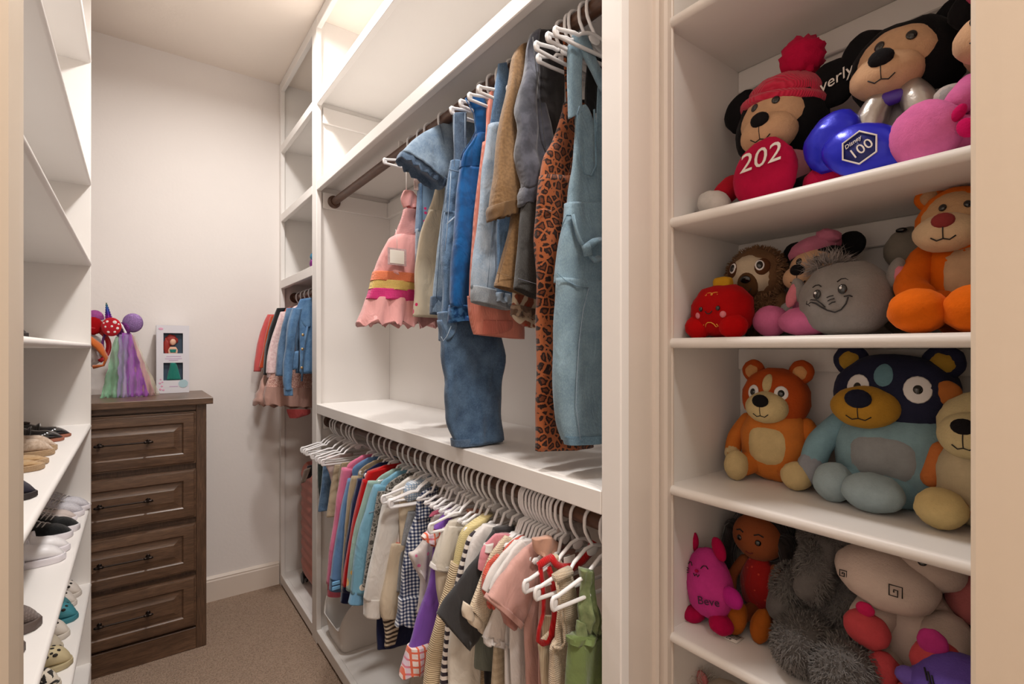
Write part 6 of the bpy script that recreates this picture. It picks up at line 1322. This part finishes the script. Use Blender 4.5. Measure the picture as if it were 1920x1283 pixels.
T.text('emblem_numeral', '100', .020, (-.026, -.1302, .037), (0, -1, 0), plain('white_thread', (236, 228, 220), .8), ft, roll=.5); T.text('emblem_script', 'Disney', .008, (-.036, -.1302, .049), (0, -1, 0), plain('white_thread', (236, 228, 220), .8), ft, roll=.5, shear=.3)
T, hd = bear('plush_bear', 'pink plush bear on the upper toy shelf, mostly hidden by the door jamb', (.90, .140, SA), .0, dict(head=(196, 150, 116), body=(236, 120, 180), ear=BLACK, muzzle=TAN, paw=(236, 120, 180), foot=(238, 122, 184), limb=(236, 120, 180)),
    ((.01, .01, .165), (.052, .045, .055)), ((.005, 0, .065), (.045, .045, .070)), ((-.030, .0, .215), (.055, .0, .215)), .026, ((-.008, -.042, .150), (.034, .028, .030)),
    [([(-.02, -.02, .035), (-.05, -.045, .040)], [.024, .026], (-.066, -.062, .042), (.042, .028, .042)), ([(.02, -.02, .03), (.035, -.05, .03)], [.024, .024], (.03, -.06, .035), (.036, .03, .036))],
    [([(-.03, 0, .11), (-.034, -.04, .08)], [.018, .018], None)], nose=.010)
T.blob('hat', PB('rose_hat', (214, 88, 120)), (.0, -.01, .236), (.036, .034, .034), nz=.15); T.bead('hat_badge', plain('grey_badge', (178, 170, 168), .6), (-.012, -.042, .226), (.014, .004, .016))
T.bead('foot_bow', PB('bow_pink', (210, 20, 96)), (-.028, -.078, .052), (.007, .006, .011), (0, .5, 0)); T.bead('foot_bow', PB('bow_pink', (210, 20, 96)), (-.020, -.080, .030), (.010, .006, .013), (0, -.4, 0))
# ---- second toy shelf
T = Toy('lantern_plush', 'red lantern-shaped plush with a smiling face and gold squiggles', (.865, .510, SB)); R1 = PB('lantern_red', (186, 14, 18)); c, r = (0, 0, .049), (.054, .042, .047)
b = T.blob('body', R1, c, r, e=.8, nz=.08)
for s in (-1, 1): T.blob('foot', PB('lantern_red2', (200, 12, 16)), (s*.034, -.022, .020), (.025, .022, .022))
T.blob('top_tab', PB('tab_yellow', (214, 160, 40)), (.002, 0, .100), (.017, .012, .012), e=.6); GOLD = plain('gold_thread', (226, 160, 60), .4, .3)
T.on(c, (.056, .044, .049), [(-.50+1.0*k/40+.07*math.sin(k*.75), .60+.05*math.cos(k*.75)) for k in range(41)], .0008, 'gold_squiggle', GOLD)
T.on(c, (.056, .044, .049), [(-.24, -.50), (-.28, -.58), (-.20, -.60), (-.16, -.50), (-.08, -.44), (.04, -.44), (.12, -.50), (.16, -.60), (.24, -.58), (.20, -.50)], .0009, 'gold_squiggle', GOLD)
for s in (-1, 1): T.eye(c, (.056, .044, .049), s*.30, .06, (.0040, .0046)); T.eye(c, (.056, .044, .049), s*.44, -.17, (.0055, .006), PB('cheek', (236, 140, 150)), nm='cheek')
T.on(c, (.056, .044, .049), [(-.12, -.03), (-.06, -.11), (0, -.13), (.06, -.11), (.12, -.03)], .0009, 'smile')
T = Toy('sloth_plush', 'brown furry sloth plush with cream face behind the red lantern', (.965, .488, SB), .05); SL = PB('sloth_brown', (126, 92, 64)); CRM = PB('sloth_cream', (216, 196, 168)); c, r = (-.004, -.01, .122), (.053, .046, .050)
T.blob('body', SL, (.004, 0, .046), (.040, .036, .048)); hd = T.blob('head', SL, c, r)
T.patch('face', CRM, c, r, 0, -.08, .80, .78, .003, hd)
for s in (-1, 1):
    T.patch('eye_patch', PB('sloth_dark', (92, 56, 34)), c, r, s*.50, .16, .24, .34, .0050, hd); T.eye(c, (.057, .050, .054), s*.44, .20, (.0058, .0075), white=(.0082, .0102), parent=hd)
T.patch('muzzle', PB('sloth_muzzle', (96, 66, 40)), c, r, .04, -.42, .36, .46, .0070, hd); T.eye(c, (.060, .053, .057), .04, -.24, (.010, .0075), parent=hd, nm='nose'); T.on(c, (.061, .054, .058), [(-.10, -.52), (-.03, -.60), (.04, -.62), (.11, -.60), (.17, -.52)], .001, 'smile', parent=hd)
for s in (-1, 1): T.limb('arm', SL, [(s*.036, 0, .075), (s*.046, -.02, .045), (s*.034, -.034, .028)], [.014, .014, .013])
T.fur('fur', PB('sloth_fur', (154, 116, 84), bump=0), [(c, r), ((.004, 0, .046), (.040, .036, .048))], 9000, .010, seed=3, skip=lambda p: p.y < -.028 and .085 < p.z < .168 and abs(p.x+.004) < .044)
T, hd = bear('plush_bear', 'small black and tan plush bear in a pink cap, dress and shoes', (.965, .385, SB), .0, dict(head=BLACK, body=(206, 122, 158), ear=BLACK, muzzle=TAN, paw=(200, 196, 194), foot=(214, 112, 158), limb=(206, 122, 158), leg=BLACK),
    ((.002, 0, .120), (.050, .042, .046)), ((0, 0, .05), (.036, .032, .052)), ((-.044, .008, .154), (.046, .008, .158)), .022, ((-.008, -.040, .103), (.034, .028, .024)),
    [([(-.01, -.02, .025), (-.035, -.05, .026)], [.012, .013], (-.048, -.075, .028), (.030, .026, .027)), ([(.01, -.02, .022), (.015, -.06, .022)], [.012, .013], (.012, -.088, .025), (.040, .026, .024))],
    [([(-.03, 0, .075), (-.045, -.02, .05)], [.013, .012], (.013, .012, .013)), ([(.03, 0, .075), (.042, -.02, .05)], [.013, .012], None)], face=((0, -.014, .120), (.042, .036, .037), TAN), eyes=(.34, .30, .0055))
T.blob('cap', PB('cap_pink', (206, 122, 150)), (-.006, -.002, .156), (.044, .038, .022), (0, -.25, 0), parent=hd); T.blob('cap_knot', PB('cap_pink', (206, 122, 150)), (.022, -.020, .172), (.020, .014, .012), (0, .3, 0), nz=.2, parent=hd)
T = Toy('elephant_ball_plush', 'round grey elephant plush with embroidered smile and pink ears', (.885, .316, SB)); c, r = (0, 0, .056), (.064, .050, .058); GR = PB('ball_grey', (146, 140, 136))
b = T.blob('body', GR, c, r, e=.92); f = (r[0]+.001, r[1]+.001, r[2]+.001)
for s in (-1, 1):
    e = T.blob('ear', GR, (s*.066, -.004, .076+(.014 if s > 0 else 0)), (.011, .010, .022), (0, s*.25, 0)); T.blob('inner_ear', PB('ear_pink', (226, 132, 146)), (s*.074, -.008, .070+(.012 if s > 0 else 0)), (.010, .007, .022), (0, -s*.35, 0), parent=e)
    q = T.eye(c, f, -.06+s*.27, .17+s*.04, (.0062, .0075)); p = T.pos(c, f, -.08+s*.27, .20+s*.04); T.bead('eye_glint', M_EYEW, (p.x, p.y-.0035, p.z), (.0018, .0012, .002), parent=q)
    T.on(c, f, [(-.06+s*.27-.12, .36+s*.04), (-.06+s*.27-.05, .42+s*.05), (-.06+s*.27+.03, .42+s*.05), (-.06+s*.27+.09, .37+s*.05)], .0009, 'brow')
T.on(c, f, [(.32, .0), (.28, -.16), (.18, -.30), (.05, -.36), (-.10, -.30), (-.24, -.20), (-.36, -.10), (-.48, -.06), (-.55, -.12), (-.50, -.16)], .0011, 'trunk_smile'); T.on(c, f, [(.24, .02), (.34, .04), (.40, .0)], .0010, 'dimple')
T.on(c, f, [(-.14, -.22), (-.22, -.12), (-.34, -.02), (-.46, 0), (-.58, -.03), (-.60, -.10), (-.53, -.12)], .0010, 'trunk_line')
for k in range(3): T.on(c, f, [(-.10+.02*k, .02-.09*k), (-.03+.02*k, .05-.08*k), (.04+.02*k, .06-.08*k)], .0008, 'trunk_crease')
T.fur('tuft', PB('tuft_grey', (168, 158, 154), bump=0), [((-.026, .006, .112), (.022, .012, .010))], 700, .022, .0006, 5, droop=-.2)
T, hd = bear('plush_cat', 'orange plush cat with cream muzzle beside the door jamb', (.915, .183, SB), .12, dict(head=(232, 112, 24), body=(232, 108, 20), ear=(232, 112, 24), muzzle=(228, 196, 158), paw=(238, 112, 22), foot=(240, 112, 20), limb=(234, 108, 22), nose=(150, 60, 60)),
    ((.0, 0, .152), (.052, .046, .050)), ((.004, .004, .068), (.050, .044, .070)), ((-.036, .006, .197), (.036, .006, .200)), .018, ((-.014, -.042, .136), (.036, .030, .026)),
    [([(-.01, -.02, .035), (-.035, -.055, .032)], [.026, .027], (-.038, -.078, .030), (.034, .036, .030)), ([(.025, -.02, .03), (.022, -.06, .03)], [.026, .027], (.020, -.080, .030), (.036, .036, .031))],
    [([(-.04, 0, .11), (-.052, -.035, .07), (-.04, -.055, .05)], [.020, .020, .020], None), ([(.04, 0, .11), (.055, -.03, .07)], [.020, .020], None)], nose=.010, face=((-.004, -.012, .158), (.042, .038, .038), (216, 172, 128)), eyes=(.30, .30, .0046), belly=(-.05, .25, .4, .6, (216, 178, 140)), inner=(206, 160, 120), earflat=.6)
T = Toy('grey_plush', 'pale grey plush half hidden behind the orange cat', (1.005, .268, SB)); T.blob('body', PB('pale_grey', (150, 142, 130)), (0, 0, .06), (.045, .03, .062)); T.blob('head', PB('pale_grey', (150, 142, 130)), (.004, -.005, .140), (.036, .030, .036)); T.blob('arm', PB('pale_cream', (206, 190, 160)), (.018, -.03, .055), (.018, .015, .02)); T.bead('nose', M_EYE, (.0, -.034, .168), (.008, .005, .004))
# ---- third toy shelf
T, hd = bear('plush_bear', 'orange plush bear with cream muzzle and belly on the third toy shelf', (.985, .470, SC), .06, dict(head=(196, 84, 34), body=(224, 132, 58), ear=(196, 84, 34), muzzle=(228, 204, 150), paw=(226, 200, 150), foot=(226, 200, 146), limb=(220, 124, 50)),
    ((0, 0, .158), (.060, .044, .056)), ((0, 0, .072), (.062, .046, .074)), ((-.044, .004, .208), (.044, .004, .208)), .022, ((.0, -.040, .142), (.038, .030, .030)),
    [([(-.03, -.02, .035), (-.045, -.045, .026)], [.022, .021], (-.048, -.060, .028), (.022, .022, .028)), ([(.03, -.02, .03), (.05, -.040, .024)], [.022, .020], (.056, -.052, .026), (.026, .022, .025))],
    [([(-.054, 0, .11), (-.072, -.012, .075), (-.072, -.026, .045)], [.014, .015, .015], (.015, .015, .018)), ([(.054, 0, .11), (.074, -.012, .08), (.080, -.020, .055)], [.014, .015, .015], (.014, .014, .016))], nose=.012, belly=(0, -.02, .62, .52, (226, 200, 146)), inner=(232, 170, 110), eyes=(.42, .20, .006), eye_white=(.012, .014))
T.patch('forehead_patch', PB('228_204_150b', (228, 204, 150)), (0, 0, .158), (.060, .044, .056), 0, .52, .16, .32, .003, hd)
T, hd = bear('plush_bear', 'large blue plush bear with navy head and mustard muzzle', (.985, .285, SC), .05, dict(head=(46, 48, 72), body=(142, 176, 186), ear=(46, 48, 72), muzzle=(196, 146, 54), paw=(160, 164, 172), foot=(170, 190, 196), limb=(140, 180, 194), nose=(36, 38, 56)),
    ((.004, 0, .178), (.084, .050, .064)), ((.004, 0, .080), (.082, .052, .084)), ((-.058, .004, .232), (.064, .004, .230)), .027, ((-.024, -.048, .158), (.048, .036, .034)),
    [([(-.03, -.02, .035), (-.055, -.05, .030)], [.026, .025], (-.064, -.062, .032), (.030, .026, .032)), ([(.03, -.02, .03), (.0, -.055, .028)], [.026, .026], (-.006, -.078, .030), (.042, .030, .030))],
    [([(-.07, 0, .125), (-.098, -.02, .085), (-.106, -.035, .045)], [.020, .022, .020], (.022, .020, .030)), ([(.074, 0, .125), (.098, -.015, .08), (.094, -.028, .045)], [.020, .022, .020], (.022, .020, .034))], nose=.015, belly=(-.08, -.02, .60, .46, (160, 164, 166)), inner=(190, 150, 60), eyes=(.46, .18, .0065), eye_white=(.018, .021))
T.patch('forehead_patch', PB('forehead_blue', (120, 164, 178)), (.004, 0, .178), (.084, .050, .064), -.05, .50, .17, .30, .003, hd)
T, hd = bear('plush_bear', 'cream and orange plush bear cut off by the door jamb on the third toy shelf', (.955, .172, SC), .0, dict(head=(226, 206, 156), body=(214, 196, 160), ear=(200, 120, 60), muzzle=(226, 206, 156), paw=(226, 200, 146), foot=(226, 200, 140), limb=(222, 130, 70)),
    ((.0, 0, .140), (.048, .042, .050)), ((0, 0, .065), (.048, .044, .066)), ((-.038, .004, .186), (.038, .004, .186)), .018, ((-.006, -.038, .132), (.034, .028, .032)),
    [([(-.02, -.02, .03), (-.03, -.045, .030)], [.022, .022], (-.030, -.062, .030), (.030, .026, .028)), ([(.03, -.02, .03), (.04, -.045, .03)], [.022, .022], (.044, -.06, .03), (.028, .024, .028))], [([(-.044, 0, .10), (-.052, -.01, .06)], [.014, .014], None)], nose=.011)
# ---- fourth toy shelf
T = Toy('cat_plush', 'bright pink cat plush with closed eyes at the left end of the fourth toy shelf', (.872, .532, SD), -.1, lean=-.12); PKC = PB('cat_pink', (214, 62, 148)); DPK = PB('cat_deep', (186, 16, 74)); c, r = (0, 0, .078), (.047, .036, .066)
T.blob('body', PKC, c, r, taper=.12)
for s in (-1, 1):
    T.blob('ear', DPK, (s*.030, 0, .146), (.013, .008, .022), (0, -s*.3, 0)); T.blob('arm', PB('cat_magenta', (196, 40, 140)), (s*.056, -.010, .085-.016*(s > 0)), (.021, .010, .018), (0, s*.4, 0)); T.blob('foot', DPK, (s*.030, -.014, .016), (.022, .022, .016), (0, s*.3, 0))
for s in (-1, 1): T.on(c, (.044, .037, .067), [(s*.36-.14, .52), (s*.36-.05, .60), (s*.36+.05, .60), (s*.36+.14, .53)], .0009, 'closed_eye')
T.on(c, (.044, .037, .067), [(-.10, .36), (-.03, .30), (.04, .36), (.12, .30), (.18, .36)], .0009, 'mouth'); T.eye(c, (.044, .037, .067), .04, .44, (.004, .003), DPK, nm='nose')
for k in range(3): T.on(c, (.044, .037, .067), [(-.62+.03*k, .40-.06*k), (-.42, .42-.05*k)], .0007, 'whisker')
T.text('body_lettering', 'Beve', .020, (.022, -.0335, .058), (.5, -1, 0), plain('dark_thread', (60, 20, 50), .8), T.t)
T = Toy('rag_doll', 'brown rag doll with black yarn hair, red dress and orange boots', (.955, .486, SD), .0, cat='doll'); SKN = PB('doll_brown', (150, 82, 48), v=.92); HAIR = cloth('black_yarn', (24, 20, 20), 'cord', (44, 36, 34), .6, bump=1); c, r = (0, -.004, .165), (.047, .040, .044)
T.blob('body', cloth('doll_red_dress', (176, 28, 26), 'dots', (206, 70, 50), 4), (0, 0, .075), (.036, .028, .056), taper=.15); hd = T.blob('head', SKN, c, r, nz=.02)
T.blob('hair', HAIR, (0, .016, .172), (.058, .036, .056), nz=.1, parent=hd)
for s in (-1, 1):
    T.limb('braid', HAIR, [(s*.050, .0, .165), (s*.060, -.004, .125), (s*.056, -.008, .085)], [.020, .016, .012], parent=hd); T.eye(c, r, s*.38, .02, (.0055, .0055), parent=hd)
    T.limb('arm', SKN, [(s*.030, 0, .110), (s*.046, -.014, .08), (s*.042, -.03, .058)], [.010, .010, .011]); T.on(c, r, [(s*.22, .30), (s*.38, .36), (s*.54, .28)], .0013, 'brow', parent=hd)
T.on(c, r, [(-.14, -.48), (-.06, -.54), (.06, -.54), (.14, -.48)], .0012, 'smile', plain('doll_lip', (110, 34, 30), .8), parent=hd)
BT = PB('boot_orange', (172, 92, 30))
for (x, y) in ((-.004, -.075), (.036, -.066)): T.limb('leg', SKN, [(x*.7, -.02, .03), (x, y+.02, .028)], [.013, .013]); T.blob('boot', BT, (x, y, .030), (.018, .014, .030), (-.3, .1, 0))
tg = T.put(MB().box(-.022, .012, -.106, -.078, .0012, .0020), 'care_tag', plain('care_tag', (226, 220, 212), .6))
for k in range(4): T.put(MB().box(-.018, .008, -.084-.004*k, -.0825-.004*k, .0020, .0024), 'print_line', M_STITCH, tg)
text_mesh('tag_symbols', 'CE', .008, T.M @ Matrix.Translation((-.004, -.102, .0024)), M_STITCH, tg, .0002)
T = Toy('elephant_plush', 'big shaggy grey elephant plush sitting in the middle of the fourth toy shelf', (.958, .343, SD), .05); GE = PB('elephant_grey', (112, 108, 106)); bd = ((0, 0, .092), (.074, .056, .085)); hdS = ((-.004, -.012, .196), (.060, .050, .048))
T.blob('body', GE, *bd); hd = T.blob('head', GE, *hdS); T.limb('trunk', GE, [(-.012, -.050, .196), (-.020, -.072, .165), (-.030, -.080, .132)], [.022, .022, .020], parent=hd)
T.blob('ear', GE, (.052, -.006, .188), (.034, .014, .040), (0, -.3, .3), parent=hd); T.blob('ear', GE, (-.052, .012, .200), (.022, .012, .030), (0, .3, -.3), parent=hd)
T.limb('arm', GE, [(-.055, -.010, .140), (-.074, -.040, .100), (-.078, -.058, .074)], [.022, .025, .025]); T.limb('arm', GE, [(.060, -.010, .140), (.078, -.035, .105)], [.022, .024])
T.limb('leg', GE, [(-.034, -.03, .045), (-.030, -.080, .048), (-.028, -.105, .046)], [.036, .042, .040]); T.limb('leg', GE, [(.034, -.03, .04), (.034, -.09, .044), (.038, -.128, .044)], [.036, .042, .042])
for s in (-1, 1): T.eye(*hdS, s*.45, .15, (.005, .005), parent=hd)
T.fur('fur', PB('elephant_fur', (128, 124, 121), bump=0), [bd, hdS, ((-.024, -.070, .160), (.023, .022, .045)), ((-.070, -.040, .102), (.030, .034, .046)), ((-.029, -.090, .047), (.045, .062, .044)), ((.037, -.105, .044), (.045, .070, .045)), ((-.024, -.066, .155), (.026, .026, .050)), ((.052, -.006, .188), (.034, .014, .040))], 34000, .008, .0008, seed=9, droop=.6)
T = Toy('hippo_plush', 'white hippo plush with coral paws and a small pink tongue', (.945, .255, SD), .1); WH = PB('hippo_white', (216, 196, 184), v=.92); CO = PB('hippo_coral', (214, 82, 88)); hc, hr = (-.018, -.040, .178), (.066, .056, .044)
T.blob('body', WH, (.012, .0, .085), (.066, .050, .085)); hd = T.blob('head', WH, hc, hr, (0, .22, 0)); T.blob('forehead', WH, (.022, -.014, .206), (.052, .042, .036), (0, .2, 0), parent=hd)
T.eye((.022, -.014, .206), (.052, .042, .036), .10, .35, (.0055, .0045), parent=hd)
for ox in (.004, -.062):
    p = T.pos(hc, hr, (ox-hc[0])/hr[0], .12); k_ = .0075 if ox > -.03 else .0045
    T.put(MB().tube([(p.x+a*k_, p.y-.0022-abs(a)*.0003, p.z+b*k_) for a, b in ((1, -1), (1, 1), (-1, 1), (-1, -1), (.3, -1), (.3, .2), (-.3, .2), (-.3, -.3))], .0009, 6), 'nostril_spiral', M_STITCH, hd)
T.blob('tongue', PB('tongue_pink', (214, 40, 96)), (-.034, -.084, .140), (.012, .005, .010), (0, .2, 0), parent=hd)
for (p, q) in (((-.034, -.076, .108), (.030, .022, .026)), ((.048, -.084, .098), (.030, .022, .032)), ((-.020, -.080, .050), (.026, .022, .036)), ((.036, -.098, .038), (.034, .024, .036))): T.blob('paw', CO, p, q, (0, .4, 0))
for (a, b) in (((-.03, -.03, .12), (-.036, -.06, .112)), ((.05, -.03, .12), (.052, -.065, .105)), ((-.02, -.03, .05), (-.022, -.065, .05)), ((.04, -.03, .045), (.04, -.075, .042))): T.limb('limb', WH, [a, b], [.030, .027])
T = Toy('purple_cat_plush', 'round purple cat plush with pink ears next to the door jamb', (.858, .168, SD), .05); PU = PB('cat_purple', (108, 84, 176)); c, r = (0, 0, .062), (.062, .046, .064)
T.blob('body', PU, c, r)
for s in (-1, 1): T.blob('ear', PB('ear_rose', (206, 60, 140)), (s*.034, 0, .128), (.017, .009, .018), (0, s*.2, 0)); T.blob('arm', PB('cat_purple2', (120, 96, 188)), (s*.056, -.012, .076), (.017, .012, .013)); T.on(c, (.063, .047, .065), [(s*.34-.16, .42), (s*.34-.06, .34), (s*.34+.06, .34), (s*.34+.16, .42)], .0011, 'closed_eye'); T.blob('foot', PB('ear_rose', (206, 60, 140)), (s*.036, -.03, .016), (.02, .02, .016))
for k in range(3): T.on(c, (.063, .047, .065), [(-.60+.07*k, .62-.02*k), (-.52+.06*k, .46-.02*k)], .0011, 'lash')
T.on(c, (.063, .047, .065), [(-.06, .10), (.0, .02), (.08, .04)], .001, 'mouth')
T = Toy('pink_plush', 'dusty pink plush with a red and white hat behind the purple cat', (.985, .190, SD)); T.blob('body', PB('dark_navy_body', (40, 34, 66)), (0, 0, .08), (.058, .04, .08)); T.blob('head', PB('dusty_head', (200, 116, 116)), (.014, -.028, .168), (.036, .034, .040)); T.blob('hat', PB('hat_red', (178, 22, 52)), (-.034, -.006, .196), (.038, .030, .030)); T.blob('hat_band', PB('hat_white', (216, 200, 194)), (-.036, -.026, .172), (.026, .014, .010), (0, .3, 0))
# ---- lowest toy shelf
T = Toy('fluffy_plush', 'cream fluffy plush with a pink ear at the bottom edge of the toy shelves', (.900, .515, .5305)); T.blob('body', PB('fluffy_cream', (206, 190, 172)), (0, 0, .06), (.06, .05, .06)); T.blob('head', PB('fluffy_cream', (206, 190, 172)), (0, -.01, .140), (.046, .042, .040)); T.blob('ear', PB('fluff_ear', (214, 130, 130)), (-.050, -.012, .160), (.013, .008, .018), (0, -.4, 0))
T.fur('fur', PB('fluffy_fur', (216, 202, 188), bump=0), [((-.054, -.01, .150), (.020, .015, .018)), ((.056, -.01, .150), (.020, .015, .018))], 900, .026, .0005, 11, droop=0)
